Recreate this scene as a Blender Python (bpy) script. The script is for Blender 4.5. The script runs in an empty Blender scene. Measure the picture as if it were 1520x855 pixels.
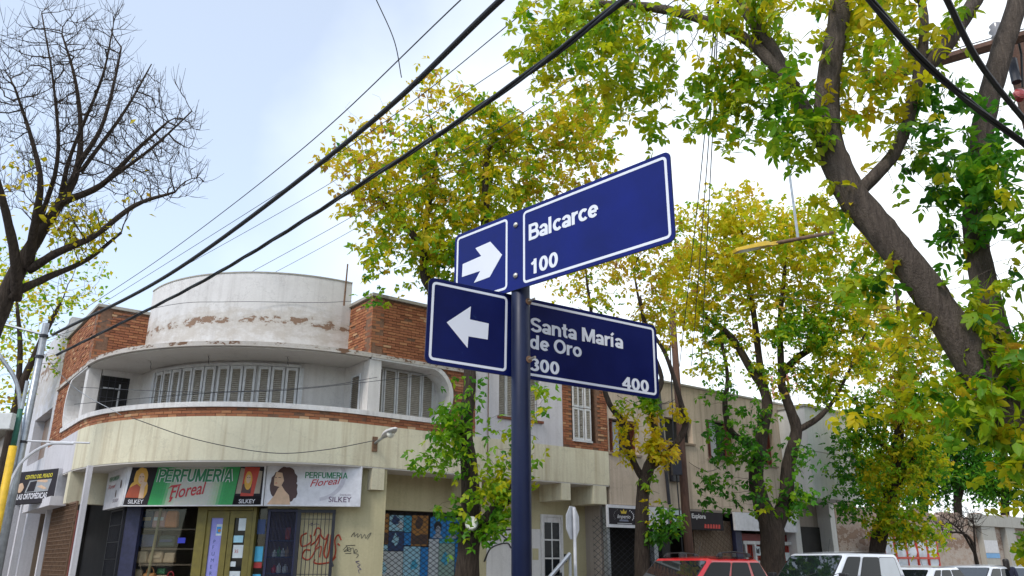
import bpy, bmesh, math, random
import numpy as np
from mathutils import Matrix, Vector
random.seed(7); rng = np.random.default_rng(11)
SC = bpy.context.scene; COL = SC.collection
R = math.radians
# ---------------------------------------------------------------- camera, sky, sun, exposure
F, TH, CZ = 1190.0, R(19.0), 1.5           # focal length in photo pixels, upward pitch, eye height
CT, ST = math.cos(TH), math.sin(TH)
cam_d = bpy.data.cameras.new('camera'); cam = bpy.data.objects.new('camera', cam_d); COL.objects.link(cam)
cam_d.sensor_width = 36.0; cam_d.lens = 36.0 * F / 1520.0; cam_d.clip_end = 2000; cam_d.clip_start = 0.05
cam.location = (0, 0, CZ); cam.rotation_euler = (R(90) + TH, 0, 0)
SC.camera = cam
SUN_AZ, SUN_EL = R(214), R(48)             # azimuth clockwise from +Y: high, behind the viewer
w = bpy.data.worlds.new('World'); SC.world = w; w.use_nodes = True
nt = w.node_tree; nt.nodes.clear()
def nd(t, typ, **kw):
    n = t.nodes.new(typ)
    for k, v in kw.items(): setattr(n, k, v)
    return n
sky = nd(nt, 'ShaderNodeTexSky', sky_type='NISHITA', sun_disc=False, sun_elevation=SUN_EL, sun_rotation=SUN_AZ, air_density=1.0, dust_density=0.5, ozone_density=1.2)
tc = nd(nt, 'ShaderNodeTexCoord'); ns = nd(nt, 'ShaderNodeTexNoise'); ns.inputs['Scale'].default_value = 1.6; ns.inputs['Detail'].default_value = 6; ns.inputs['Roughness'].default_value = .5
dt = nd(nt, 'ShaderNodeVectorMath', operation='DOT_PRODUCT'); dt.inputs[1].default_value = (.62, .22, -.22)     # thin cloud thickens towards the right-hand street
ad = nd(nt, 'ShaderNodeMath', operation='ADD'); rp = nd(nt, 'ShaderNodeValToRGB'); e_ = rp.color_ramp.elements
e_[0].position = .47; e_[0].color = (.31, .31, .31, 1); e_[1].position = .98; e_[1].color = (.97, .97, .97, 1)
mx = nd(nt, 'ShaderNodeMix', data_type='RGBA'); bg = nd(nt, 'ShaderNodeBackground'); wo = nd(nt, 'ShaderNodeOutputWorld')
mx.inputs[7].default_value = (6.55, 6.9, 7.15, 1)            # bright cloud veil over the clear sky
L = nt.links.new
L(tc.outputs['Generated'], ns.inputs['Vector']); L(tc.outputs['Generated'], dt.inputs[0]); L(ns.outputs['Fac'], ad.inputs[0]); L(dt.outputs['Value'], ad.inputs[1]); L(ad.outputs[0], rp.inputs[0])
L(rp.outputs[0], mx.inputs[0]); L(sky.outputs[0], mx.inputs[6]); L(mx.outputs[2], bg.inputs[0]); L(bg.outputs[0], wo.inputs[0])
bg.inputs[1].default_value = 0.15
sd = bpy.data.lights.new('sun', 'SUN'); sd.energy = 1.5; sd.angle = R(16); sd.color = (1.0, .96, .9)
sun = bpy.data.objects.new('sun', sd); COL.objects.link(sun)
sv = Vector((math.sin(SUN_AZ)*math.cos(SUN_EL), math.cos(SUN_AZ)*math.cos(SUN_EL), math.sin(SUN_EL)))
sun.rotation_euler = sv.to_track_quat('Z', 'Y').to_euler(); sun.location = sv * 40
SC.view_settings.view_transform = 'Standard'; SC.view_settings.look = 'None'; SC.view_settings.gamma = 1; SC.view_settings.use_curve_mapping = False
SC.view_settings.exposure = 0.68
SC.render.engine = 'CYCLES'; SC.cycles.use_denoising = True; SC.cycles.max_bounces = 5; SC.cycles.diffuse_bounces = 3; SC.cycles.glossy_bounces = 3; SC.cycles.transparent_max_bounces = 8; SC.cycles.sample_clamp_indirect = 6

# ---------------------------------------------------------------- helpers
def at(px, py, D):
    """photo pixel + depth along the lens axis -> world point (used to survey the place)"""
    u, v = (px-760)/F, (427.5-py)/F
    return Vector((u*D, (CT - v*ST)*D, CZ + (ST + v*CT)*D))
def tag(o, label=None, cat=None, group=None, kind=None):
    for k, v in (('label', label), ('category', cat), ('group', group), ('kind', kind)):
        if v: o[k] = v
    return o
def empty(name, loc, label=None, cat=None, group=None, kind=None, rz=0.0):
    o = bpy.data.objects.new(name, None); COL.objects.link(o); o.location = loc; o.rotation_euler = (0, 0, rz)
    o.empty_display_size = .2
    return tag(o, label, cat, group, kind)
def mworld(o):
    m = Matrix.LocRotScale(o.location, o.rotation_euler, None)
    return mworld(o.parent) @ o.matrix_parent_inverse @ m if o.parent else m
def link(name, me, m=None, parent=None, local=False):
    o = bpy.data.objects.new(name, me); COL.objects.link(o)
    if m is not None and len(me.materials) == 0: me.materials.append(m)
    if parent is not None:
        o.parent = parent
        if not local: o.matrix_parent_inverse = mworld(parent).inverted()
    return o
class Fr:
    """vertical wall frame: s along, n out of the wall, z up"""
    def __init__(s, o, d, flip=False):
        s.o = Vector((o[0], o[1], 0)); s.d = Vector((d[0], d[1], 0)).normalized()
        s.n = Vector((s.d.y, -s.d.x, 0)) * (-1 if flip else 1)
    def p(s, a, n, z): return s.o + s.d*a + s.n*n + Vector((0, 0, z))
    def mat(s, a=0, n=0, z=0):          # x right, y up, z out as the viewer sees the face
        x = s.d if s.d.x*s.n.y - s.d.y*s.n.x < 0 else -s.d
        q = s.p(a, n, z)
        return Matrix(((x.x, 0, s.n.x, q.x), (x.y, 0, s.n.y, q.y), (0, 1, 0, q.z), (0, 0, 0, 1)))
def between(p, q, flip=False):
    return Fr(p, (q[0]-p[0], q[1]-p[1]), flip), math.hypot(q[0]-p[0], q[1]-p[1])
WORLD = Fr((0, 0), (1, 0))
class MB:
    def __init__(s): s.v = []; s.f = []
    def add(s, vs, fs):
        b = len(s.v); s.v.extend([tuple(x) for x in vs]); s.f.extend([tuple(i+b for i in f) for f in fs])
    def box(s, fr, a0, a1, n0, n1, z0, z1):
        P = [fr.p(a, n, z) for z in (z0, z1) for n in (n0, n1) for a in (a0, a1)]
        s.add(P, [(0,2,3,1), (4,5,7,6), (0,1,5,4), (2,6,7,3), (0,4,6,2), (1,3,7,5)]); return s
    def bar(s, p, q, r, sides=4):
        return s.tube([p, q], [r, r], sides)
    def tube(s, pts, rad, sides=6, cap=True, jit=0.0):
        pts = [Vector(p) for p in pts]; n = len(pts); vs = []; up = None
        for i, p in enumerate(pts):
            t = (pts[min(i+1, n-1)] - pts[max(i-1, 0)])
            t = t.normalized() if t.length > 1e-9 else Vector((0, 0, 1))
            if up is None: up = t.orthogonal().normalized()
            up = (up - t*up.dot(t)); up = up.normalized() if up.length > 1e-6 else t.orthogonal().normalized()
            sd_ = t.cross(up)
            for k in range(sides):
                a = 2*math.pi*(k+.5)/sides; rr = rad[i]*(1 + (random.uniform(-jit, jit) if jit else 0))
                vs.append(p + (up*math.cos(a) + sd_*math.sin(a))*rr)
        fs = []
        for i in range(n-1):
            for k in range(sides):
                k2 = (k+1) % sides; fs.append((i*sides+k, i*sides+k2, (i+1)*sides+k2, (i+1)*sides+k))
        if cap: fs.append(tuple(range(sides-1, -1, -1))); fs.append(tuple((n-1)*sides+k for k in range(sides)))
        s.add(vs, fs); return s
    def plate(s, M, pts, z0=0.0, z1=.002):
        n = len(pts)
        vs = [M @ Vector((x, y, z1)) for x, y in pts] + [M @ Vector((x, y, z0)) for x, y in pts]
        s.add(vs, [tuple(range(n)), tuple(range(2*n-1, n-1, -1))] + [(i, n+i, n+(i+1) % n, (i+1) % n) for i in range(n)]); return s
    def lathe(s, M, prof, seg=16):
        vs = [M @ Vector((r*math.cos(2*math.pi*k/seg), r*math.sin(2*math.pi*k/seg), z)) for r, z in prof for k in range(seg)]
        fs = [(i*seg+k, i*seg+(k+1) % seg, (i+1)*seg+(k+1) % seg, (i+1)*seg+k) for i in range(len(prof)-1) for k in range(seg)]
        fs += [tuple(range(seg-1, -1, -1)), tuple((len(prof)-1)*seg+k for k in range(seg))]
        s.add(vs, fs); return s
    def mesh(s, name, smooth=False):
        me = bpy.data.meshes.new(name); me.from_pydata(s.v, [], s.f); me.update()
        bm = bmesh.new(); bm.from_mesh(me); bmesh.ops.recalc_face_normals(bm, faces=bm.faces); bm.to_mesh(me); bm.free()
        if smooth:
            for p in me.polygons: p.use_smooth = True
        return me
    def build(s, name, m, parent=None, bevel=0, smooth=False, local=False, seg=2, **kw):
        o = link(name, s.mesh(name, smooth), m, parent, local)
        if bevel:
            b = o.modifiers.new('bevel', 'BEVEL'); b.width = bevel; b.segments = seg; b.limit_method = 'ANGLE'; b.angle_limit = R(40)
        return tag(o, **kw)
def catmull(P, n=6):
    P = [Vector(p) for p in P]; out = []
    Q = [P[0]*2 - P[1]] + P + [P[-1]*2 - P[-2]]
    for i in range(1, len(Q)-2):
        for k in range(n):
            t = k/n; a, b, c, d = Q[i-1], Q[i], Q[i+1], Q[i+2]
            out.append(.5*((2*b) + (c-a)*t + (2*a-5*b+4*c-d)*t*t + (3*b-a-3*c+d)*t**3))
    return out + [P[-1]]
def circ(cx, cy, r, n=16, ry=None, a0=0):
    ry = ry or r
    return [(cx + r*math.cos(a0+2*math.pi*k/n), cy + ry*math.sin(a0+2*math.pi*k/n)) for k in range(n)]
def rrect(x0, y0, x1, y1, r, n=3):
    out = []
    for cx, cy, a in ((x1-r, y1-r, 0), (x0+r, y1-r, 90), (x0+r, y0+r, 180), (x1-r, y0+r, 270)):
        for k in range(n+1): t = R(a + 90*k/n); out.append((cx + r*math.cos(t), cy + r*math.sin(t)))
    return out
def ring(mb, M, outer, inner, z0, z1):
    n = len(outer)
    vs = [M @ Vector((x, y, z)) for z in (z1, z0) for pts in (outer, inner) for x, y in pts]
    fs = []
    for i in range(n):
        j = (i+1) % n
        fs += [(i, j, n+j, n+i), (2*n+i, 3*n+i, 3*n+j, 2*n+j), (i, 2*n+i, 2*n+j, j), (n+i, n+j, 3*n+j, 3*n+i)]
    mb.add(vs, fs)
def text(name, s, M, m, parent, x, y, w=None, h=None, bold=0.0, shear=0.0, align='LEFT', depth=.0015, sx=None):
    """flat lettering; x,y = left/baseline in frame M; scaled to width w and cap height h"""
    cu = bpy.data.curves.new(name, 'FONT'); cu.body = s; cu.size = 1; cu.offset = bold; cu.shear = shear; cu.extrude = 0; cu.resolution_u = 4
    tmp = bpy.data.objects.new('tmp', cu); COL.objects.link(tmp)
    dg = bpy.context.evaluated_depsgraph_get(); me = bpy.data.meshes.new_from_object(tmp.evaluated_get(dg))
    bpy.data.objects.remove(tmp); bpy.data.curves.remove(cu)
    co = np.zeros(len(me.vertices)*3, dtype=np.float32); me.vertices.foreach_get('co', co); co = co.reshape(-1, 3)
    x0, x1 = co[:, 0].min(), co[:, 0].max(); y1 = co[:, 1].max()
    ky = (h/0.73) if h else None
    kx = (w/(x1-x0)) if w else ky
    if ky is None: ky = kx
    out = np.zeros_like(co); out[:, 0] = x + (co[:, 0]-x0)*kx; out[:, 1] = y + co[:, 1]*ky; out[:, 2] = depth
    A = np.array(M); out = out @ A[:3, :3].T + A[:3, 3]
    me.vertices.foreach_set('co', out.astype(np.float32).ravel()); me.update(); me.name = name; me.materials.clear()
    return link(name, me, m, parent)
# ---------------------------------------------------------------- materials
def base_mat(name):
    m = bpy.data.materials.new(name); m.use_nodes = True; t = m.node_tree
    return m, t, t.nodes['Principled BSDF'], t.nodes['Material Output']
def noise(t, scale, detail=4, rough=.55, vec=None, stretch=None):
    n = nd(t, 'ShaderNodeTexNoise'); n.inputs['Scale'].default_value = scale; n.inputs['Detail'].default_value = detail; n.inputs['Roughness'].default_value = rough
    c = nd(t, 'ShaderNodeTexCoord'); src = c.outputs['Object']
    if stretch:
        mp_ = nd(t, 'ShaderNodeMapping'); mp_.inputs['Scale'].default_value = stretch; t.links.new(src, mp_.inputs[0]); src = mp_.outputs[0]
    t.links.new(src, n.inputs['Vector']); return n
def ramp(t, src, stops):
    r_ = nd(t, 'ShaderNodeValToRGB'); e = r_.color_ramp.elements
    while len(e) < len(stops): e.new(.5)
    for k, (p, c) in enumerate(stops):
        e[k].position = p; e[k].color = (c if hasattr(c, '__len__') else (c,)*3) + (1,) if not (hasattr(c, '__len__') and len(c) == 4) else c
    t.links.new(src, r_.inputs[0]); return r_
def mixc(t, fac, a, b, mode='MIX'):
    n = nd(t, 'ShaderNodeMix', data_type='RGBA', blend_type=mode)
    for i, x in ((0, fac), (6, a), (7, b)):
        if hasattr(x, 'is_linked') or hasattr(x, 'links'): t.links.new(x, n.inputs[i])
        else: n.inputs[i].default_value = (x if i == 0 else (tuple(x) + (1,) if len(x) == 3 else x))
    return n.outputs[2]
def bump(t, bsdf, src, strength, dist=.02):
    b = nd(t, 'ShaderNodeBump'); b.inputs['Strength'].default_value = strength; b.inputs['Distance'].default_value = dist
    t.links.new(src, b.inputs['Height']); t.links.new(b.outputs[0], bsdf.inputs['Normal'])
def pm(name, col, rough=.6, var=.18, scale=6, bmp=0.0, metal=0.0, coat=0.0, spec=.5, stretch=None):
    m, t, b, o = base_mat(name)
    n = noise(t, scale, 5, .6, stretch=stretch)
    r_ = ramp(t, n.outputs['Fac'], [(.3, tuple(c*(1-var) for c in col)), (.7, tuple(min(1, c*(1+var)) for c in col))])
    t.links.new(r_.outputs[0], b.inputs['Base Color'])
    b.inputs['Roughness'].default_value = rough; b.inputs['Metallic'].default_value = metal; b.inputs['Coat Weight'].default_value = coat; b.inputs['Specular IOR Level'].default_value = spec
    if bmp: n2 = noise(t, scale*6, 4); bump(t, b, n2.outputs['Fac'], bmp)
    return m
def plaster(name, col, dirt=(.16, .13, .10), amt=.45, streak=.5, peel=None, rough=.85, peelcol=(.20, .13, .09)):
    """painted render: blotches, rain streaks, fine grain; peel=(z0,z1,amount) adds a belt of flaked plaster"""
    m, t, b, o = base_mat(name); lk = t.links.new
    big = noise(t, .9, 6, .65); fine = noise(t, 22, 4, .6); st = noise(t, 1.0, 5, .6, stretch=(7, 7, .35))
    blot = ramp(t, big.outputs['Fac'], [(.40, 0.0), (.75, 1.0)])
    strk = ramp(t, st.outputs['Fac'], [(.47, 0.0), (.73, 1.0)])
    c = mixc(t, fine.outputs['Fac'], tuple(x*.86 for x in col), tuple(min(1, x*1.1) for x in col))
    f1 = nd(t, 'ShaderNodeMath', operation='MULTIPLY'); lk(blot.outputs[0], f1.inputs[0]); f1.inputs[1].default_value = amt
    c = mixc(t, f1.outputs[0], c, tuple(.55*x + .45*d for x, d in zip(col, dirt)))
    f2 = nd(t, 'ShaderNodeMath', operation='MULTIPLY'); lk(strk.outputs[0], f2.inputs[0]); f2.inputs[1].default_value = streak
    c = mixc(t, f2.outputs[0], c, tuple(.35*x + .65*d for x, d in zip(col, dirt)))
    crack = nd(t, 'ShaderNodeTexVoronoi', feature='DISTANCE_TO_EDGE'); crack.inputs['Scale'].default_value = .9
    cn = noise(t, 3, 5, .7); tcx = nd(t, 'ShaderNodeTexCoord')
    addv = nd(t, 'ShaderNodeVectorMath', operation='ADD'); scl = nd(t, 'ShaderNodeVectorMath', operation='SCALE'); scl.inputs['Scale'].default_value = .6
    lk(cn.outputs['Color'], scl.inputs[0]); lk(tcx.outputs['Object'], addv.inputs[0]); lk(scl.outputs[0], addv.inputs[1]); lk(addv.outputs[0], crack.inputs['Vector'])
    ck = ramp(t, crack.outputs['Distance'], [(0.0, 1.0), (.012, 0.0)])
    f3 = nd(t, 'ShaderNodeMath', operation='MULTIPLY'); lk(ck.outputs[0], f3.inputs[0]); f3.inputs[1].default_value = .38*amt
    c = mixc(t, f3.outputs[0], c, (.12, .11, .10))
    hsrc = fine.outputs['Fac']
    if peel:
        z0, z1, k = peel
        sep = nd(t, 'ShaderNodeSeparateXYZ'); lk(tcx.outputs['Object'], sep.inputs[0])
        mr = nd(t, 'ShaderNodeMapRange'); mr.inputs['From Min'].default_value = z0; mr.inputs['From Max'].default_value = z1; lk(sep.outputs['Z'], mr.inputs[0])
        band = ramp(t, mr.outputs[0], [(0, .0), (.35, .8), (.62, 1.0), (1, 0.0)])
        pn = noise(t, 2.6, 10, .74, stretch=(1, 1, 2.0)); sm = nd(t, 'ShaderNodeMath', operation='MULTIPLY_ADD')
        lk(band.outputs[0], sm.inputs[0]); sm.inputs[1].default_value = .3; lk(pn.outputs['Fac'], sm.inputs[2])
        band2 = ramp(t, mr.outputs[0], [(.40, .0), (.56, 1.0), (.66, 1.0), (.80, 0.0)]); sp_ = nd(t, 'ShaderNodeMath', operation='MULTIPLY_ADD'); lk(band2.outputs[0], sp_.inputs[0]); sp_.inputs[1].default_value = .26; lk(pn.outputs['Fac'], sp_.inputs[2])
        grime = ramp(t, sm.outputs[0], [(.62, 0.0), (.80, .65)])
        c = mixc(t, grime.outputs[0], c, (.46, .41, .35))
        pl = ramp(t, sp_.outputs[0], [(.815 - .1*k, 0.0), (.83 - .1*k, 1.0)])
        pcol = mixc(t, pn.outputs['Fac'], tuple(x*.6 for x in peelcol), tuple(min(1, x*1.7) for x in peelcol))
        c = mixc(t, pl.outputs[0], c, pcol)
        inv = nd(t, 'ShaderNodeMath', operation='MULTIPLY_ADD'); lk(pl.outputs[0], inv.inputs[0]); inv.inputs[1].default_value = -1.5; lk(fine.outputs['Fac'], inv.inputs[2]); hsrc = inv.outputs[0]
    lk(c, b.inputs['Base Color']); b.inputs['Roughness'].default_value = rough; b.inputs['Specular IOR Level'].default_value = .25
    bump(t, b, hsrc, .35, .012); return m
def worn(name, col, scuff, rough, spec, thr=.66):
    """painted metal with faded blotches, scuffs and specks"""
    m, t, b, o = base_mat(name); lk = t.links.new
    n1 = noise(t, 5, 5, .6); n2 = noise(t, 14, 8, .7); n3 = noise(t, 160, 3, .6); n4 = noise(t, 40, 6, .7, stretch=(.25, 1, 1))
    c = ramp(t, n1.outputs['Fac'], [(.3, tuple(x*.8 for x in col)), (.7, tuple(x*1.25 for x in col))]).outputs[0]
    for n_, t0, amt in ((n2, thr, .45), (n3, .72, .5), (n4, .73, .5)):
        r_ = ramp(t, n_.outputs['Fac'], [(t0, 0.0), (t0+.04, amt)]); c = mixc(t, r_.outputs[0], c, scuff)
    lk(c, b.inputs['Base Color']); b.inputs['Specular IOR Level'].default_value = spec
    rr = ramp(t, n1.outputs['Fac'], [(.3, rough*.8), (.7, min(1, rough*1.3))]); lk(rr.outputs[0], b.inputs['Roughness']); bump(t, b, n1.outputs['Fac'], .06, .02); return m
def barkmat(name, col):
    m, t, b, o = base_mat(name); lk = t.links.new
    n1 = noise(t, 5, 6, .65, stretch=(5, 5, .7)); n2 = noise(t, 1.6, 4, .6); n3 = noise(t, 60, 3, .6)
    r1 = ramp(t, n1.outputs['Fac'], [(.32, tuple(c*.35 for c in col)), (.52, col), (.72, tuple(c*1.9 for c in col))])
    c = mixc(t, n2.outputs['Fac'], r1.outputs[0], tuple(x*.8 for x in col)); lk(c, b.inputs['Base Color']); b.inputs['Roughness'].default_value = .95; b.inputs['Specular IOR Level'].default_value = .2
    s_ = nd(t, 'ShaderNodeMath', operation='MULTIPLY_ADD'); lk(n1.outputs['Fac'], s_.inputs[0]); s_.inputs[1].default_value = 4; lk(n3.outputs['Fac'], s_.inputs[2]); bump(t, b, s_.outputs[0], .8, .02); return m
def tonemat(name, stops, transl=.45, rough=.5, obj=False, trans_gain=1.0):
    """foliage / brick colours picked by a per-piece value"""
    m, t, b, o = base_mat(name); lk = t.links.new
    if obj:
        a = nd(t, 'ShaderNodeObjectInfo'); sp = nd(t, 'ShaderNodeSeparateColor'); lk(a.outputs['Color'], sp.inputs[0]); src = sp.outputs[0]
    else:
        a = nd(t, 'ShaderNodeAttribute', attribute_name='tone'); src = a.outputs['Fac']
    r_ = ramp(t, src, stops)
    n = noise(t, 30, 3); c = mixc(t, .35, r_.outputs[0], n.outputs['Color'], 'SOFT_LIGHT')
    lk(c, b.inputs['Base Color']); b.inputs['Roughness'].default_value = rough; b.inputs['Specular IOR Level'].default_value = .35
    if transl:
        tr = nd(t, 'ShaderNodeBsdfTranslucent'); ms = nd(t, 'ShaderNodeMixShader'); ms.inputs[0].default_value = transl
        lk(r_.outputs[0], tr.inputs['Color']); lk(b.outputs[0], ms.inputs[1]); lk(tr.outputs[0], ms.inputs[2]); lk(ms.outputs[0], o.inputs['Surface'])
    else:
        n2 = noise(t, 60, 4); bump(t, b, n2.outputs['Fac'], .5, .006)
    return m
def glassmat(name, tint=(.85, .88, .88), refl=.0, rough=.02):
    m, t, b, o = base_mat(name); lk = t.links.new
    tr = nd(t, 'ShaderNodeBsdfTransparent'); tr.inputs[0].default_value = tint + (1,)
    gl = nd(t, 'ShaderNodeBsdfGlossy'); gl.inputs['Roughness'].default_value = rough
    fr = nd(t, 'ShaderNodeFresnel'); fr.inputs['IOR'].default_value = 1.5
    ad = nd(t, 'ShaderNodeMath', operation='MULTIPLY_ADD'); lk(fr.outputs[0], ad.inputs[0]); ad.inputs[1].default_value = .4; ad.inputs[2].default_value = refl
    ms = nd(t, 'ShaderNodeMixShader'); lk(ad.outputs[0], ms.inputs[0]); lk(tr.outputs[0], ms.inputs[1]); lk(gl.outputs[0], ms.inputs[2]); lk(ms.outputs[0], o.inputs['Surface'])
    return m
LEAF = [(0, (.022, .09, .012)), (.22, (.065, .25, .012)), (.42, (.25, .43, .012)), (.58, (.56, .54, .012)), (.74, (.74, .55, .014)), (.87, (.60, .36, .04)), (1, (.34, .18, .07))]
BRICK = [(0, (.20, .072, .038)), (.35, (.30, .112, .055)), (.65, (.37, .148, .070)), (.88, (.44, .21, .10)), (1, (.52, .33, .19))]
M = dict(
    leaf=tonemat('leaves', LEAF, .58), leaf1=tonemat('leaf_single', LEAF, .55, obj=True),
    brick=tonemat('brick_clay', BRICK, 0, .9), brick1=tonemat('brick_clay_single', BRICK, 0, .9, obj=True),
    mortar=pm('mortar', (.19, .105, .065), .95, .3, 14, .5),
    bark=barkmat('bark', (.07, .052, .04)), barkg=barkmat('bark_grey', (.125, .098, .078)), twig=pm('twig', (.055, .04, .038), .9, .3, 5),
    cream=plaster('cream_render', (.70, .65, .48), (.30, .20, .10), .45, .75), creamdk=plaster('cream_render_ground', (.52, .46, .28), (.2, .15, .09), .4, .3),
    drum=plaster('white_render_flaking', (.70, .68, .66), (.22, .19, .17), .5, .35, peel=(6.05, 7.35, .30)), white=plaster('white_render', (.70, .67, .64), (.3, .26, .23), .4, .35),
    whitel=plaster('white_render_old', (.66, .65, .68), (.22, .19, .17), .5, .4, peel=(4.9, 8.2, .35)), ledge=plaster('ledge_concrete', (.60, .57, .54), (.2, .15, .11), .6, .45, peel=(5.5, 6.3, .30), peelcol=(.14, .08, .05)),
    soffit=plaster('soffit_render', (.62, .58, .53), (.3, .24, .18), .5, 0), rail=plaster('rail_white_paint', (.74, .72, .70), (.24, .19, .15), .55, .55), lil=plaster('lilac_white_render', (.63, .605, .62), (.28, .24, .24), .4, .4),
    beige=plaster('beige_render', (.60, .49, .38), (.17, .12, .09), .6, .75), grey=plaster('grey_render', (.36, .31, .27), (.14, .11, .09), .5, .4), brownw=plaster('brown_render', (.30, .23, .17), (.12, .09, .07), .5, .4),
    whiteb=plaster('white_building_render', (.74, .72, .70), (.34, .30, .27), .3, .4), ruin=plaster('ruin_wall', (.36, .255, .19), (.17, .11, .08), .7, .3, peel=(0, 4, .9)), concrete=plaster('concrete', (.40, .38, .33), (.2, .17, .14), .5, .4),
    shut=pm('shutter_paint', (.60, .60, .60), .6, .12, 9, .15), slat=pm('shutter_slats', (.40, .36, .30), .7, .2, 12), slatd=pm('shutter_slats_dark', (.26, .22, .17), .8, .25, 12),
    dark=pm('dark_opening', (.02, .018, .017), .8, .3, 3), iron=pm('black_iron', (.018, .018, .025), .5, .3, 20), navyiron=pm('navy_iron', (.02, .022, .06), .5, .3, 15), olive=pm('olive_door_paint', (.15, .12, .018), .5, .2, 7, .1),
    blue=worn('sign_blue', (.0026, .010, .135), (.02, .05, .16), .38, .2), polem=worn('post_navy', (.005, .010, .040), (.10, .09, .08), .42, .3, .70), navy=worn('sign_blue_shaded', (.0022, .0068, .078), (.02, .05, .14), .38, .2), signw=pm('sign_white', (.78, .80, .86), .4, .04, 5),  # navy entry: sign blue with the lower plate's shade painted into its colour
    signback=pm('sign_edge', (.02, .025, .07), .5, .2, 8), steel=pm('galvanised_steel', (.36, .38, .40), .4, .2, 8, metal=.6), rust=pm('rusty_steel', (.16, .09, .05), .8, .4, 12), bolt=pm('bolt_steel', (.62, .58, .50), .35, .2, 20, metal=.8),
    cable=pm('black_cable', (.012, .012, .014), .55, .2, 9), wire=pm('thin_wire', (.05, .05, .055), .6, .2, 9), wood=pm('old_pole_wood', (.10, .05, .032), .9, .35, 6, .4, stretch=(6, 6, .4)), yellow=pm('lamp_yellow', (.62, .40, .02), .5, .15, 8),
    polyel=pm('pole_yellow', (.68, .42, .02), .6, .2, 9), polgrn=pm('pole_green', (.03, .13, .09), .6, .25, 9), asphalt=pm('asphalt', (.05, .05, .052), .9, .3, 3, .4), pave=pm('pavement_tiles', (.27, .25, .22), .9, .2, 4, .3), kerb=pm('kerb_concrete', (.33, .32, .29), .9, .2, 5, .2), line=pm('road_paint', (.75, .75, .72), .7, .12, 8),
    glass=glassmat('shop_glass'), carglass=pm('car_glass', (.008, .010, .012), .03, .2, 1, spec=.14), rubber=pm('tyre_rubber', (.015, .015, .016), .85, .2, 12), hub=pm('wheel_alloy', (.42, .43, .44), .35, .1, 9, metal=.8), blackp=pm('black_plastic', (.02, .02, .022), .5, .2, 14),
    redcar=pm('red_car_paint', (.48, .012, .016), .28, .06, 3, coat=.8), whitecar=pm('white_car_paint', (.70, .72, .76), .28, .04, 3, coat=.7), silvercar=pm('silver_car_paint', (.52, .55, .58), .3, .05, 3, coat=.7), lampg=pm('lamp_glass', (.75, .72, .62), .15, .1, 6), tail=pm('tail_lamp', (.35, .01, .01), .2, .1, 5),
    skin=pm('skin', (.45, .27, .19), .6, .08, 9), hair=pm('dark_hair', (.018, .012, .010), .5, .3, 40), cloth=pm('navy_cloth', (.02, .022, .045), .9, .2, 25), jeans=pm('jeans', (.05, .07, .12), .9, .2, 25), redframe=pm('red_frame_paint', (.50, .045, .02), .55, .2, 9), tarp=pm('white_tarp', (.62, .66, .70), .6, .2, 2, .4),
)
M['screen'] = pm('windscreen_glass', (.012, .016, .018), .03, .2, 1); M['screen'].node_tree.nodes['Principled BSDF'].inputs['IOR'].default_value = 2.3
def col(name, c, rough=.5, var=.12, scale=8): 
    if name not in M: M[name] = pm(name, c, rough, var, scale)
    return M[name]
# ---------------------------------------------------------------- survey of the block: O = where the two street fronts would meet
r2 = Vector((math.sin(R(52)), math.cos(R(52)))); l2 = Vector((-math.sin(R(38)), math.cos(R(38)))); O2 = Vector((-6.98, 14.64))
def W(a, b, z=0.0): q = O2 + r2*a + l2*b; return Vector((q.x, q.y, z))
FR = Fr(O2, r2); FL = Fr(O2, l2, True)            # right street front, left street front (n points to the street)
def s_at(fr, px, z, n=0.0):
    u = (px-760)/F; q = fr.p(0, n, z); k = u*CT
    return (k*q.y + u*(z-CZ)*ST - q.x) / (fr.d.x - k*fr.d.y)
def z_at(fr, s, n, py):
    v = (427.5-py)/F; return CZ + fr.p(s, n, 0).y*(ST+v*CT)/(CT-v*ST)
CC = W(4.8, 4.8); CC2 = Vector((CC.x, CC.y))
def arc(Rr, deg, z=0.0):                          # 0 = right street end, 90 = left street end
    t = R(deg); q = CC2 - l2*(Rr*math.cos(t)) - r2*(Rr*math.sin(t)); return Vector((q.x, q.y, z))
def arcwall(mb, R0, R1, z0, z1, d0=0, d1=90, n=36):
    for k in range(n):
        a, b = d0+(d1-d0)*k/n, d0+(d1-d0)*(k+1)/n
        P = [arc(R0, a, z0), arc(R1, a, z0), arc(R1, b, z0), arc(R0, b, z0), arc(R0, a, z1), arc(R1, a, z1), arc(R1, b, z1), arc(R0, b, z1)]
        fs = [(0,3,2,1), (4,5,6,7), (1,2,6,5), (0,4,7,3)]
        if k == 0: fs.append((0,1,5,4))
        if k == n-1: fs.append((3,7,6,2))
        mb.add(P, fs)
    return mb
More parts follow.
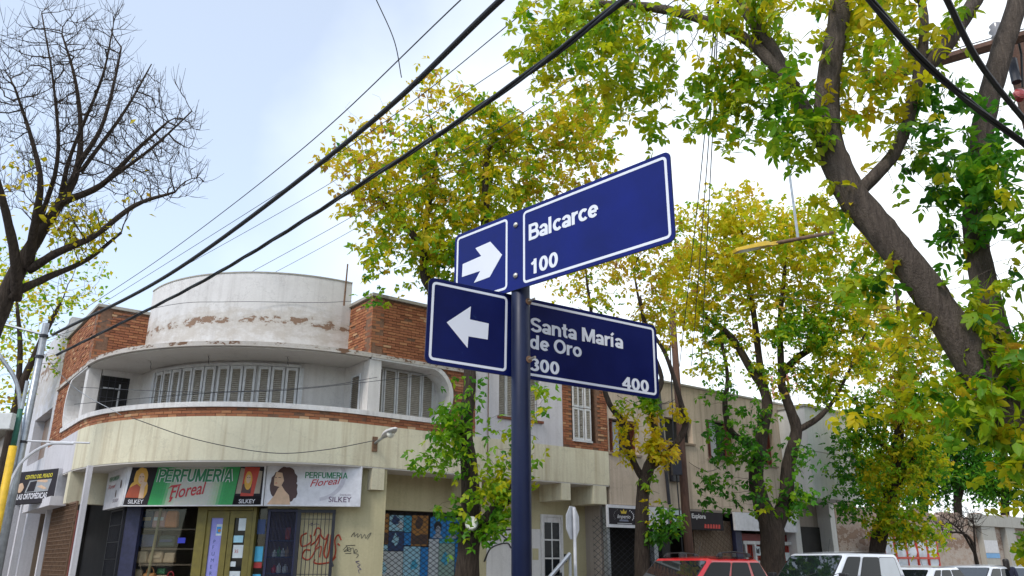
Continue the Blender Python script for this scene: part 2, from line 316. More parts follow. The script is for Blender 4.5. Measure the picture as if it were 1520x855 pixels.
# ---------------------------------------------------------------- ground
g = MB(); g.add([(-600, -600, 0), (600, -600, 0), (600, 600, 0), (-600, 600, 0)], [(0, 1, 2, 3)]); g.build('road', M['asphalt'], kind='structure')
def pavement(name, a0, a1, b0, b1, corner, rad=2.5):
    """raised pavement quarter with a rounded street corner and a kerb"""
    ca, cb = corner; pts = []
    sa, sb = (1 if ca == a0 else -1), (1 if cb == b0 else -1)
    oa, ob = (a1 if ca == a0 else a0), (b1 if cb == b0 else b0)
    for k in range(9):
        t = R(90*k/8); pts.append((ca + sa*rad*(1-math.sin(t)), cb + sb*rad*(1-math.cos(t))))
    outline = [(ca+sa*rad, cb), ] and pts
    poly = [(oa, cb)] + pts + [(ca, ob), (oa, ob)]
    mb = MB(); n = len(poly)
    mb.add([W(a, b, .15) for a, b in poly] + [W(a, b, -.05) for a, b in poly], [tuple(range(n))] + [(i, n+i, n+(i+1) % n, (i+1) % n) for i in range(n)])
    o = mb.build(name, M['pave'], kind='structure')
    kp = [(oa, cb)] + pts + [(ca, ob)]
    for i in range(len(kp)-1):
        pass
    kb = MB(); kb.tube([W(a, b, .092) for a, b in kp], [.085]*len(kp), 4); kb.build('kerb', M['kerb'], o)
    return o
pavement('pavement', -3.2, 60, -3.2, 60, (-3.2, -3.2))
pavement('pavement_near', -4.6, 60, -45, -13.1, (-4.6, -13.1))
pavement('pavement_far_left', -60, -12.6, -3.2, 60, (-12.6, -3.2))
for k in range(9):                                   # zebra bars across the right hand street
    b_ = -4.2 - k*.98; mk = MB(); mk.add([W(-1.6, b_, .006), W(1.4, b_, .006), W(1.4, b_-.5, .006), W(-1.6, b_-.5, .006)], [(0, 1, 2, 3)]); mk.build('crossing_stripe', M['line'], kind='structure')

# ---------------------------------------------------------------- corner building
BR = {}                                              # brick records per brick wall
def brick_rec(wall, c, d, n, L_, h=.052): BR.setdefault(wall, []).append((c, d, n, L_, h))
def lay(wall, fr, s0, s1, z0, z1, skip=None, nface=0.0):
    row = 0; z = z0
    while z + .05 < z1 + .012:
        s = s0 - (0 if row % 2 == 0 else .106)
        while s < s1:
            a, b = max(s, s0), min(s+.2, s1)
            if b-a > .03:
                m_ = (a+b)/2
                if not (skip and skip(m_, z+.026)) and random.random() > .006:
                    brick_rec(wall, fr.p(m_, nface, z+.026), fr.d, fr.n, b-a)
            s += .212
        z += .0655; row += 1
BLD = empty('corner_building', W(4.8, 4.8), 'two-storey corner building with rounded balcony, brick ends and flaking white drum', 'building')
ZS, ZB, ZR0, ZR1, ZL0, ZL1, ZT, ZD = 3.5, 4.40, 4.595, 4.70, 5.87, 6.0, 7.36, 7.98
HC, HZ, HR = 6.36, 5.285, .60                        # centre and radius of the round end of the side openings
def inhole(s, z, e=0.0):
    if z < ZR1-e or z > ZL0+e or s < 4.8: return False
    return s < HC or math.hypot(s-HC, z-HZ) < HR+e
cream = MB(); arcwall(cream, 4.5, 4.8, ZS, ZB); cream.box(FR, 4.8, 12.2, -.3, 0, ZS, ZB); cream.build('cream_fascia', M['cream'], BLD)
lilac = MB(); lilac.box(FL, 4.8, 8.6, -.3, 0, ZS, ZB); lilac.build('side_fascia', M['lil'], BLD)
bw = MB(); arcwall(bw, 4.5, 4.782, ZB, ZR0); W_arc = bw.build('brick_band', M['mortar'], BLD)
rl = MB(); arcwall(rl, 4.46, 4.84, ZR0, ZR1); rl.box(FR, 4.8, 7.0, -.3, .035, ZR0, ZR1); rl.build('balcony_rail', M['rail'], BLD)
r3 = MB(); r3.box(FL, 4.8, 7.0, -.3, .035, ZR0, ZR1); r3.build('balcony_rail', M['rail'], BLD)
for k_ in range(3):                                  # bricks of the curved band
    z = ZB + .003 + k_*.0655; dstep = math.degrees(.212/4.8); d0_ = (k_ % 2)*dstep/2
    while d0_ < 90 - dstep*.5:
        t_ = d0_ + dstep/2; c = arc(4.79, t_, z+.026); nrm = (c - Vector((CC.x, CC.y, c.z))).normalized()
        brick_rec('band', c - nrm*.0, Vector((-nrm.y, nrm.x, 0)), nrm, .2); d0_ += dstep
sl = MB(); arcwall(sl, 3.5, 4.86, ZL0+.03, ZL1); sl.build('ledge_slab', M['ledge'], BLD)
sf = MB(); arcwall(sf, 3.5, 4.78, ZL0, ZL0+.029); sf.build('balcony_soffit', M['soffit'], BLD)
fl_ = MB(); arcwall(fl_, 3.4, 4.5, 3.62, 3.7); fl_.build('balcony_floor', M['concrete'], BLD)
dr = MB(); arcwall(dr, 3.35, 3.6, 3.7, ZL0); dr.build('balcony_wall', M['white'], BLD)
dr = MB(); arcwall(dr, 3.35, 3.66, ZL1, ZD, n=48); dr.build('drum_parapet', M['drum'], BLD, smooth=False)
cp = MB(); arcwall(cp, 3.33, 3.675, ZD, ZD+.03, n=48); cp.build('drum_coping', M['concrete'], BLD)
so = MB(); arcwall(so, 1.5, 4.79, ZS-.03, ZS-.001); so.box(FR, 4.8, 12.19, -2.5, -.01, ZS-.03, ZS-.001); so.box(FL, 4.8, 8.6, -2.5, -.01, ZS-.03, ZS-.001); so.build('ground_soffit', M['soffit'], BLD)
WALLS = {'band': W_arc}
def side(fr, end, key, name):
    w_ = MB(); w_.box(fr, 4.8, end, -.3, -.018, ZL1, ZT)                                   # attic backing
    w_.box(fr, 4.8, end, -.3, -.018, ZB, ZR0-.004)
    nz = 16
    for k in range(nz):                                                                     # beside the round end
        z0, z1 = ZR0 + (ZL1-ZR0)*k/nz, ZR0 + (ZL1-ZR0)*(k+1)/nz; zm = (z0+z1)/2
        s0 = HC + math.sqrt(max(0, (HR+.05)**2 - (zm-HZ)**2)) if abs(zm-HZ) < HR+.05 else HC
        if zm > ZL0 or zm < ZR1: s0 = 7.0 if zm < ZR1 else 4.86
        w_.box(fr, s0, end, -.3, -.018, z0, z1-.0005)
    o = w_.build('brick_wall', M['mortar'], BLD); WALLS[key] = o
    lay(key, fr, 4.8, end, ZL1+.005, ZT-.01)
    lay(key, fr, HC, end, ZR1+.005, ZL1, skip=lambda s, z: inhole(s, z, .16) or s < HC+.1 or math.hypot(s-HC, z-HZ) < HR+.14)
    lay(key, fr, 4.8, end, ZB+.003, ZR0-.01); lay(key, fr, 7.02, end, ZR0, ZR1)
    # white rim round the opening
    inner, outer, M_ = [], [], None
    pth = [(5.05, ZR1), (HC, ZR1)] + [(HC+HR*math.sin(t), HZ-HR*math.cos(t)) for t in [math.pi*k/14 for k in range(1, 14)]] + [(HC, ZL0), (4.82, ZL0)]
    rim = MB()
    for k in range(len(pth)-1):
        (s0, z0), (s1, z1) = pth[k], pth[k+1]
        def out(s, z):
            v = Vector((s-min(s, HC), z-HZ)); v.normalize(); return s+v.x*.10, z+v.y*.10
        (u0, y0), (u1, y1) = out(s0, z0), out(s1, z1)
        rim.add([fr.p(s0, .03, z0), fr.p(s1, .03, z1), fr.p(u1, .03, y1), fr.p(u0, .03, y0), fr.p(s0, -.55, z0), fr.p(s1, -.55, z1), fr.p(u1, -.55, y1), fr.p(u0, -.55, y0)],
                [(0,1,2,3), (0,4,5,1), (3,2,6,7), (4,7,6,5)])
    rim.build('opening_rim', M['rail'], BLD)
    b_ = MB(); b_.box(fr, 4.82, 7.1, -.75, -.55, 3.7, ZL1); b_.build('window_wall', M['white'], BLD)
    p_ = MB(); p_.box(fr, 4.80, 5.10, -.28, -.004, ZR1, ZL0); p_.build('pier', M['white'], BLD)
    c_ = MB(); c_.box(fr, 4.77, end+.04, -.36, .05, ZT, ZT+.07); c_.build('coping', M['concrete'], BLD)
    s_ = MB(); s_.box(fr, 4.82, end, -.3, .05, ZL1-.09, ZL1-.002); s_.build('opening_lintel', M['ledge'], BLD)
    return o
BE = 7.73; BEL = 8.6
side(FR, BE, 'right', 'right'); side(FL, BEL, 'left', 'left')
FIR = Fr(W(4.8, 0), l2, True); FIL = Fr(W(0, 4.8), r2)      # return walls beside the drum, facing over the balcony
for fr, key in ((FIR, 'ret_right'), (FIL, 'ret_left')):
    w_ = MB(); w_.box(fr, .0, 1.32, -.3, -.018, ZL1, ZT); WALLS[key] = w_.build('brick_wall', M['mortar'], BLD)
    lay(key, fr, 0.0, 1.2, ZL1+.005, ZT-.01)
    w_ = MB(); w_.box(fr, .302, 1.3, -.28, 0, 3.7, ZL0); w_.build('balcony_wall', M['white'], BLD)
    c_ = MB(); c_.box(fr, -.05, 1.3, -.36, .05, ZT+.002, ZT+.072); c_.build('coping', M['concrete'], BLD)
def shutter(parent, fr, s0, s1, z0, z1, n, slatm=None, nslat=None, t=.035, fw=.035, broken=False):
    """louvred leaf: frame with real slats"""
    m = MB(); m.box(fr, s0, s0+fw, n, n+t, z0, z1); m.box(fr, s1-fw, s1, n, n+t, z0, z1); m.box(fr, s0+fw, s1-fw, n, n+t, z0, z0+fw*1.6); m.box(fr, s0+fw, s1-fw, n, n+t, z1-fw*1.3, z1)
    o = m.build('shutter', M['shut'], parent)
    k = MB(); z = z0+fw*1.6+.012; step = .044
    while z < z1-fw*1.3-.02:
        if not (broken and .35 < (z-z0)/(z1-z0) < .62 and random.random() < .55):
            a, b = s0+fw, s1-fw; tilt = random.uniform(-.02, .02) if broken else 0
            k.add([fr.p(a, n+.004, z+.032), fr.p(b, n+.004, z+.032+tilt), fr.p(b, n+.028, z+tilt), fr.p(a, n+.028, z), fr.p(a, n+.008, z+.036), fr.p(b, n+.008, z+.036+tilt), fr.p(b, n+.032, z+.004+tilt), fr.p(a, n+.032, z+.004)],
                  [(0,1,2,3), (4,7,6,5), (0,4,5,1), (3,2,6,7)])
        z += step
    k.build('slats', slatm or M['slat'], o, kind='stuff')
    bk = MB(); bk.box(fr, s0+fw*.5, s1-fw*.5, n-.012, n-.006, z0+.02, z1-.02); bk.build('backing', M['slatd'], o)
    return o
def drum_window():
    d_at = lambda px: min((abs((760+F*(arc(3.6, d).x/(arc(3.6, d).y*CT+3.6*ST)))-px), d) for d in [k*.25 for k in range(361)])[1]
    dl, dr_ = d_at(229), d_at(441)
    n = 12; step = (dl-dr_)/n
    for k in range(n):
        a, b = dl-step*k, dl-step*(k+1); P, Q = arc(3.63, a), arc(3.63, b); fr, ln = between(P, Q); gap = .012 if k % 3 else .03
        shutter(BLD, fr, gap, ln-(.03 if k % 3 == 2 else .012), 3.75, 5.74, 0, fw=.05)
    fm = MB(); arcwall(fm, 3.6, 3.66, 5.75, 5.82, dr_-.6, dl+.6, 14); fm.build('window_head', M['shut'], BLD)
    for d in (dl+.7, dr_-.7):
        P, Q = arc(3.6, d-.8), arc(3.6, d+.8); fr, ln = between(Q, P); f = MB(); f.box(fr, 0, ln, 0, .08, 3.7, 5.75); f.build('window_jamb', M['shut'], BLD)
drum_window()
wn = (HC+HR*.8 - 5.12)/5
for k in range(5): shutter(BLD, FR, 5.12+wn*k+.012, 5.12+wn*(k+1)-.012, ZR1+.005, ZL0-.02, -.54, M['slat'])
for k in range(5): shutter(BLD, FL, 5.6+.3*k+.012, 5.6+.3*(k+1)-.012, ZR1+.005, ZL0-.02, -.54, M['slat'])
shutter(BLD, FIR, .36, .78, 3.9, 5.6, .01, M['slatd'])
w_ = MB(); w_.box(FIL, .30, .92, .004, .02, 3.9, 5.72); gb = w_.build('window', M['dark'], BLD)
w_ = MB()
for k in range(5): w_.box(FIL, .32+k*.14, .335+k*.14, .03, .045, 3.9, 5.7)
for k in range(9): w_.box(FIL, .30, .92, .045, .058, 4.0+k*.2, 4.014+k*.2)
w_.build('window_bars', M['iron'], gb, kind='stuff')
w_ = MB(); w_.box(FIL, .70, .735, .021, .029, 4.5, 5.55); w_.box(FIL, .36, .70, .021, .028, 5.42, 5.45); w_.build('sash', M['shut'], gb)
for d, nme in ((46, 'x'), (68, 'y'), (22, 'z')):      # bare lamp wires from the balcony soffit
    q = arc(4.15, d, ZL0); k = MB(); k.lathe(Matrix.Translation(q - Vector((0, 0, .012))), [(.05, 0), (.05, .011)], 10); rs = k.build('ceiling_rose', M['soffit'], BLD)
    k = MB(); k.tube([q, q+Vector((.03, 0, -.07)), q+Vector((.02, .01, -.14)), q+Vector((.045, 0, -.2))], [.006]*4, 5); k.build('loose_wire', M['cable'], rs)
# white rendered stretch and brick panel of the right front
ZP = 7.0; A1, A2 = 10.56, 12.2
wl = MB(); wn0, wn1 = s_at(FR, 741, 5.4), s_at(FR, 803, 5.4); wz0, wz1 = 4.98, 6.25
wl.box(FR, BE, wn0, -.3, -.01, ZB, ZP); wl.box(FR, wn1, A1, -.3, -.01, ZB, ZP); wl.box(FR, wn0, wn1, -.3, -.011, ZB, wz0); wl.box(FR, wn0, wn1, -.3, -.011, wz1, ZP)
wl.box(FR, wn0, wn1, -.3, -.24, wz0, wz1); wl.build('rendered_wall', M['lil'], BLD)
k = MB(); k.box(FR, wn0-.05, wn1+.05, -.23, .05, wz0-.06, wz0); k.build('window_sill', M['brick'], BLD)
nn = 4; wq = (wn1-wn0-.03)/nn
for i in range(nn): shutter(BLD, FR, wn0+.015+wq*i, wn0+.015+wq*(i+1)-.01, wz0+.005, wz1-.01, -.2, M['slat'])
k = MB(); k.box(FR, BE-.03, A2+.02, -.34, .04, ZP+.0, ZP+.07); k.build('coping', M['concrete'], BLD)
k = MB(); k.tube([FR.p(8.1, .02, ZP), FR.p(8.1, .02, ZS)], [.012]*2, 6); k.build('drain_pipe', M['rust'], BLD)
sw0, sw1, sz0, sz1 = s_at(FR, 850, 5.3), s_at(FR, 877, 5.3), 4.62, 6.3
w_ = MB(); w_.box(FR, A1+.01, A2, -.3, -.018, ZB, sz0-.05); w_.box(FR, A1+.01, sw0-.03, -.3, -.018, sz0-.05, ZP); w_.box(FR, sw1+.2, A2, -.3, -.018, sz0-.05, ZP); w_.box(FR, sw0-.03, sw1+.2, -.3, -.018, sz1+.05, ZP); w_.box(FR, sw0-.03, sw1+.2, -.3, -.22, sz0-.05, sz1+.05)
WALLS['panel'] = w_.build('brick_wall', M['mortar'], BLD)
lay('panel', FR, A1+.01, A2, ZB+.005, ZP-.01, skip=lambda s, z: sw0-.10 < s < sw1+.26 and sz0-.05 < z < sz1+.05)
wf = MB(); wf.box(FR, sw0-.0, sw1+.02, -.2, .03, sz0-.045, sz0-.0); wf.build('window_sill', M['shut'], BLD)
half = (sw1-sw0)/3
for i in range(3):
    shutter(BLD, FR, sw0+half*i+.008, sw0+half*(i+1)-.008, sz0+.01, sz0+.86, -.02-(.04*(i == 1)), M['slat'], broken=(i == 1))
    shutter(BLD, FR, sw0+half*i+.008, sw0+half*(i+1)-.008, sz0+.88, sz1, -.02-(.04*(i == 1)), M['slat'], broken=(i == 1))
# bricks: the largest 300 singly, the rest as one mesh per wall
unit = MB(); unit.box(WORLD, -.5, .5, -.5, .5, -.5, .5); unit_me = unit.mesh('brick'); unit_me.materials.append(M['brick1'])
allb = []
camv = Vector((0, 0, CZ))
for wname, lst in BR.items():
    for (c, d, n, L_, h) in lst:
        v = camv-c; allb.append((n.dot(v)/v.length**3 * L_ * (1 if wname not in ('panel', 'left') else .5), wname, c, d, n, L_, h))
allb.sort(key=lambda t: -t[0])
rest = {}
for i, (sc_, wname, c, d, n, L_, h) in enumerate(allb):
    tone = min(1, max(0, random.gauss(.5 if wname != 'band' else .62, .22))); pr = random.gauss(0, .0035)
    if random.random() < .04: pr -= .02
    if i < 300:
        o = link('brick', unit_me, None, WALLS[wname], True); o.color = (tone, tone, tone, 1)
        ang = random.gauss(0, .004)
        o.matrix_parent_inverse = mworld(WALLS[wname]).inverted()
        o.matrix_basis = Matrix(((d.x*L_, n.x*.05, 0, c.x-n.x*(.025-pr)), (d.y*L_, n.y*.05, 0, c.y-n.y*(.025-pr)), (0, 0, h, c.z), (0, 0, 0, 1)))
    else: rest.setdefault(wname, []).append((c-n*(.025-pr), d, n, L_, h, tone))
for wname, lst in rest.items():
    mb = MB(); tn = []
    for c, d, n, L_, h, tone in lst:
        mb.box(Fr((c.x, c.y), (d.x, d.y), Fr((0, 0), (d.x, d.y)).n.dot(n) < 0), -L_/2, L_/2, -.025, .025, c.z-h/2, c.z+h/2); tn += [tone]*6
    me = bpy.data.meshes.new('bricks'); me.from_pydata(mb.v, [], mb.f); me.update()
    at_ = me.attributes.new('tone', 'FLOAT', 'FACE'); at_.data.foreach_set('value', np.array(tn, dtype=np.float32))
    tag(link('bricks', me, M['brick'], WALLS[wname]), kind='stuff')
# roof body so that the place is closed
k = MB()
k.add([W(4.9, 5.1, 6.6), W(12.1, .35, 6.6), W(12.1, 9, 6.6), W(.4, 9, 6.6), W(.4, 5.1, 6.6), W(4.9, .35, 6.6)], [(0, 5, 1, 2), (0, 2, 3, 4)]); k.build('roof', M['concrete'], BLD)
k = MB(); k.box(FR, 12.1, 12.19, -9, -.31, 0, 7.0); k.build('party_wall', M['grey'], BLD)
k = MB(); q = W(4.5, .9, 0); k.tube([(q.x, q.y, 7.3), (q.x+.02, q.y, 8.35)], [.022, .018], 6); k.build('vent_pipe', M['rust'], BLD)
# ---- ground floor
S0, S1, S2 = Vector((-8.24, 17.48)), Vector((-5.21, 17.33)), Vector((-3.22, 17.58))
W0, W1, W2 = Vector((-8.32, 17.86)), Vector((-5.2, 17.66)), Vector((-2.93, 17.92))
FA, LA = between(W0, W1); FB, LB = between(W1, W2)
FC = FR
RB = -.9                                               # recessed right front
k = MB(); ps = s_at(FB, 440, 2.3)
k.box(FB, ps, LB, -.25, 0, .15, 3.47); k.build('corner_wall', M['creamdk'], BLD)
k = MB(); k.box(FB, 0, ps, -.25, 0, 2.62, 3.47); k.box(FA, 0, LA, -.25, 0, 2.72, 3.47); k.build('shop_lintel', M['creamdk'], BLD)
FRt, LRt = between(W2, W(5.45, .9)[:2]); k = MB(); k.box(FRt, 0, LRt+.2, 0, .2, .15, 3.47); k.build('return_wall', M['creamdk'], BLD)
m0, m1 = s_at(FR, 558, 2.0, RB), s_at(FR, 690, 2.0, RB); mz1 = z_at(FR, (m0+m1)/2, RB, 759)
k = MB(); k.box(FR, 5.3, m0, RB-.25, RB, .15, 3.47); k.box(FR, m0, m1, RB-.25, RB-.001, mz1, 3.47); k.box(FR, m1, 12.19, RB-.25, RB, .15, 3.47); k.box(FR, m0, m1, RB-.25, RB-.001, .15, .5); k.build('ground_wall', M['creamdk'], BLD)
k = MB(); d0, d1 = s_at(FR, 786, 1.6, RB), s_at(FR, 806, 1.6, RB)
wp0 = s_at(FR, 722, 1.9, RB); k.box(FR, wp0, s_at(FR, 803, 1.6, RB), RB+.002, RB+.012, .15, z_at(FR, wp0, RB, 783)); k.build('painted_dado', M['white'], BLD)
beams = [(5.02, 5.32, 3.02), (s_at(FR, 702, 3.3), s_at(FR, 715, 3.3), 3.05), (s_at(FR, 834, 3.3), s_at(FR, 847, 3.3), 3.05), (s_at(FR, 881, 3.3), s_at(FR, 901, 3.3)-.02, 3.0)]
for a0, a1, zb in beams:
    k = MB(); k.box(FR, a0, a1, RB, -.003, zb, ZS-.031); k.build('beam', M['cream'], BLD)
k = MB(); k.box(FIL, .0, 2.2, -.3, 0, 2.78, ZS-.03); k.build('beam', M['cream'], BLD)
# mural window: painted panels behind a diamond mesh
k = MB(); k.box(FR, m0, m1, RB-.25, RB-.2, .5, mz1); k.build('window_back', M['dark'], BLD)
MWt = FR.mat(m0, RB-.18, 0); mw = m1-m0
PC = dict(oc=col('print_ochre', (.42, .19, .04)), bl=col('print_blue', (.02, .24, .62)), pb=col('print_pale_blue', (.34, .60, .72)), tq=col('print_turquoise', (.06, .38, .58)), nv=col('print_navy', (.03, .06, .16)), gr=col('print_greenish', (.28, .42, .36)), wh=col('print_white', (.55, .60, .62)), br=col('print_brown', (.09, .05, .035)), sk=col('print_pale_face', (.34, .38, .43)), bk=col('print_black', (.012, .012, .014)))
def panel(x0, x1, z0, z1, c, dz=.0):
    k = MB(); k.plate(MWt, [(x0*mw+.008, z0), (x1*mw-.008, z0), (x1*mw-.008, z1), (x0*mw+.008, z1)], dz, dz+.012); return k.build('mural_panel', PC[c], BLD)
zt = mz1-.07; zz = lambda f: zt - f*1.6
P_ = [(.02, .17, zz(.0), zz(.42), 'oc'), (.17, .33, zz(.02), zz(.24), 'pb'), (.33, .42, zz(.02), zz(.25), 'tq'), (.42, .61, zz(.01), zz(.44), 'oc'), (.17, .34, zz(.25), zz(.51), 'nv'), (.34, .42, zz(.26), zz(.43), 'bl'),
      (.63, .82, zz(.02), zz(.33), 'bl'), (.82, 1.0, zz(.02), zz(.33), 'bl'), (.02, .17, zz(.43), zz(.51), 'pb'), (.02, .34, zz(.52), zz(1.3), 'wh'), (.34, .53, zz(.45), zz(1.3), 'pb'), (.53, .62, zz(.46), zz(1.3), 'bl'),
      (.62, .74, zz(.34), zz(1.3), 'wh'), (.74, .93, zz(.40), zz(1.3), 'gr'), (.93, 1.0, zz(.34), zz(1.3), 'bl'), (.74, .93, zz(.335), zz(.395), 'tq')]
for x0, x1, z1_, z0_, c in P_: panel(x0, x1, z0_, z1_, c)
def pr(parent, name, mat_, MM, *polys, z=.014):
    k = MB()
    for i, pts in enumerate(polys): k.plate(MM, pts, 0.012 if z > .012 else 0, z + .0006*i)
    return k.build(name, mat_, parent)
for fx in (.72, .90):                                   # two plain printed portraits
    x = fx*mw; zc = zz(.2)
    pr(BLD, 'printed_hair', PC['bk'], MWt, circ(x, zc+.06, .11, 14, .13), z=.016); pr(BLD, 'printed_face', PC['sk'], MWt, circ(x+.01, zc-.03, .075, 14, .115), [(x-.14, zc-.2), (x+.14, zc-.2), (x+.07, zc-.11), (x-.06, zc-.11)], z=.018)
    pr(BLD, 'printed_features', PC['bk'], MWt, [(x-.045, zc), (x-.005, zc), (x-.005, zc+.014), (x-.045, zc+.014)], [(x+.025, zc), (x+.06, zc), (x+.06, zc+.014), (x+.025, zc+.014)], [(x-.02, zc-.085), (x+.035, zc-.085), (x+.03, zc-.073), (x-.015, zc-.073)], z=.021)
for x0, x1, f0 in ((.02, .17, .26), (.42, .61, .27)): pr(BLD, 'printed_figures', PC['br'], MWt, [(x0*mw+.015, zz(f0+.15)), (x1*mw-.015, zz(f0+.15)), (x1*mw-.015, zz(f0+.02)), (x1*mw-.1, zz(f0)), (x0*mw+.12, zz(f0+.03)), (x0*mw+.015, zz(f0-.02))], z=.0135)
for x0, z0, sx, c in ((.07, .13, .05, 'br'), (.24, .1, .05, 'nv'), (.29, .16, .04, 'wh'), (.5, .13, .06, 'br'), (.25, .36, .05, 'pb'), (.46, .7, .05, 'tq'), (.82, .62, .06, 'tq'), (.12, .75, .06, 'pb')):
    pts = [(x0*mw + sx*2.2*math.cos(t)*random.uniform(.5, 1.1), zz(z0) + sx*3*math.sin(t)*random.uniform(.5, 1.1)) for t in [6.283*q/11 for q in range(11)]]; pr(BLD, 'printed_patch', PC[c], MWt, pts, z=.0145)
def diamond(parent, fr, s0, s1, z0, z1, n, step=.17, rad=.006, m=None, name='diamond_mesh', slope=.62):
    k = MB(); h = z1-z0; q = s0-h/slope
    while q < s1:
        for sg in (1, -1):
            a, za, b, zb = (q, z0, q+h/slope, z1) if sg == 1 else (q+h/slope, z0, q, z1)
            def clip(sx): return za + (zb-za)*(sx-a)/(b-a)
            lo, hi = min(a, b), max(a, b); c0, c1 = max(lo, s0), min(hi, s1)
            if c1-c0 > .02: k.bar(fr.p(c0, n, clip(c0)), fr.p(c1, n, clip(c1)), rad)
        q += step/slope
    return k.build(name, m or M['iron'], parent, kind='stuff')
diamond(BLD, FR, m0+.01, m1-.01, .5, mz1-.02, RB-.10, .115, .0065)
k = MB(); k.box(FR, m1-.045, m1-.005, RB-.13, RB-.07, .5, mz1); k.box(FR, m0, m0+.04, RB-.13, RB-.07, .5, mz1); k.build('mesh_frame', M['iron'], BLD)
# white door with panes
dd0, dd1 = s_at(FR, 805, 1.6, RB), s_at(FR, 832, 1.6, RB); dz1 = z_at(FR, dd0, RB, 767)
k = MB(); k.box(FR, dd0-.06, dd0, RB+.003, RB+.06, .15, dz1+.06); k.box(FR, dd1, dd1+.06, RB+.003, RB+.06, .15, dz1+.06); k.box(FR, dd0, dd1, RB+.003, RB+.06, dz1, dz1+.06); k.build('door_frame', M['rail'], BLD)
k = MB(); k.box(FR, dd0, dd1, RB+.003, RB+.03, .17, dz1); door = k.build('door', M['rail'], BLD)
cw = (dd1-dd0-.16)/2
for i in range(2):
    for j in range(4):
        k = MB(); x0 = dd0+.06+i*(cw+.04); z0 = .75 + j*(dz1-.85)/4; k.box(FR, x0, x0+cw, RB+.03, RB+.034, z0, z0+(dz1-.85)/4-.04); k.build('pane', M['carglass'], door)
k = MB(); k.box(FR, dd1-.05, dd1-.02, RB+.03, RB+.07, 1.15, 1.29); k.build('handle', M['iron'], door)
k = MB(); k.box(FR, dd0-.34, dd0-.14, RB+.002, RB+.018, 1.6, 1.75+.13); k.build('meter_box', M['creamdk'], BLD)
k = MB(); k.box(FR, dd1+.12, dd1+.2, RB+.002, RB+.03, 1.55, 1.75); k.build('doorbell_panel', M['iron'], BLD)
for a_, b_ in ((dd0-.55, dd0-.07), (dd1+.07, 12.15)):
    k = MB(); k.box(FR, a_, b_, RB+.013, RB+.02, .15, 1.18); k.build('brown_plinth', M['brownw'], BLD)
# ---------------------------------------------------------------- grotesque bold lettering drawn as strokes (cap height 1)
def E_(cx, cy, rx, ry, a0, a1, n=14): return [(cx+rx*math.cos(R(a0+(a1-a0)*i/n)), cy+ry*math.sin(R(a0+(a1-a0)*i/n))) for i in range(n+1)]
def GL():
    O = lambda cx, cy, rx, ry: ('o', E_(cx, cy, rx, ry, 0, 360, 26)[:-1])
    s = lambda *p: ('s', list(p)); b = lambda *p: ('b', list(p)); c = lambda p: ('s', p)
    return {'B': (.74, [s((.1, 0), (.1, 1)), c([(.1, .91)] + E_(.40, .72, .18, .19, 90, -90) + [(.1, .53)]), c([(.1, .50)] + E_(.43, .295, .21, .205, 90, -90) + [(.1, .09)])]),
     'a': (.64, [c(E_(.29, .46, .20, .19, 165, 0) + [(.49, 0)]), O(.28, .205, .18, .12)]), 'l': (.30, [s((.1, 0), (.1, 1))]), 'c': (.60, [c(E_(.32, .365, .225, .275, 42, 318, 20))]),
     'r': (.44, [s((.1, 0), (.1, .73)), c(E_(.36, .38, .26, .26, 175, 78))]), 'e': (.64, [c([(.10, .36), (.54, .36)]), c(E_(.32, .365, .225, .275, 0, 318, 22))]),
     '1': (.60, [s((.34, 0), (.34, 1)), c([(.34, .86), (.24, .76), (.09, .69)])]), '0': (.64, [O(.30, .5, .20, .41)]), 'S': (.76, [c(E_(.37, .71, .26, .20, 20, 262, 16) + E_(.37, .285, .27, .195, 82, -162, 16))]),
     'n': (.68, [s((.1, 0), (.1, .73)), c([(.1, .36)] + E_(.315, .42, .215, .215, 180, 0) + [(.53, 0)])]), 't': (.42, [c([(.19, .95), (.19, .22)] + E_(.30, .21, .11, .12, 180, 270, 5) + [(.38, .09)]), b((0, .64), (.38, .64))]),
     'M': (.96, [s((.1, 0), (.1, 1)), s((.82, 0), (.82, 1)), c([(.13, .98), (.46, .06)]), c([(.79, .98), (.46, .06)])]), 'í': (.32, [s((.1, 0), (.1, .73)), b((.05, .83), (.22, 1.02))]), 'd': (.70, [s((.53, 0), (.53, 1)), O(.30, .365, .21, .275)]),
     'O': (.92, [O(.44, .5, .34, .41)]), 'o': (.70, [O(.33, .365, .23, .275)]), '3': (.64, [c(E_(.29, .73, .20, .185, 160, -80, 14)), c(E_(.30, .285, .21, .195, 82, -160, 14))]), '4': (.66, [c([(.45, .93), (.07, .30)]), b((.02, .28), (.64, .28)), s((.46, 0), (.46, 1))]),
     'P': (.70, [s((.1, 0), (.1, 1)), c([(.1, .91)] + E_(.40, .69, .20, .22, 90, -90) + [(.1, .47)])]), 'E': (.68, [s((.1, 0), (.1, 1)), b((.1, .91), (.62, .91)), b((.1, .51), (.57, .51)), b((.1, .09), (.64, .09))]),
     'R': (.76, [s((.1, 0), (.1, 1)), c([(.1, .91)] + E_(.42, .70, .20, .21, 90, -90) + [(.1, .49)]), c([(.36, .49), (.62, .0)])]), 'F': (.64, [s((.1, 0), (.1, 1)), b((.1, .91), (.60, .91)), b((.1, .50), (.54, .50))]),
     'U': (.78, [c([(.1, 1), (.1, .36)] + E_(.36, .36, .26, .27, 180, 360) + [(.62, 1)])]), 'I': (.32, [s((.1, 0), (.1, 1))]), 'A': (.80, [c([(.06, 0), (.37, .96)]), c([(.70, 0), (.39, .96)]), b((.16, .28), (.60, .28))]), ' ': (.32, [])}
GLY = GL()
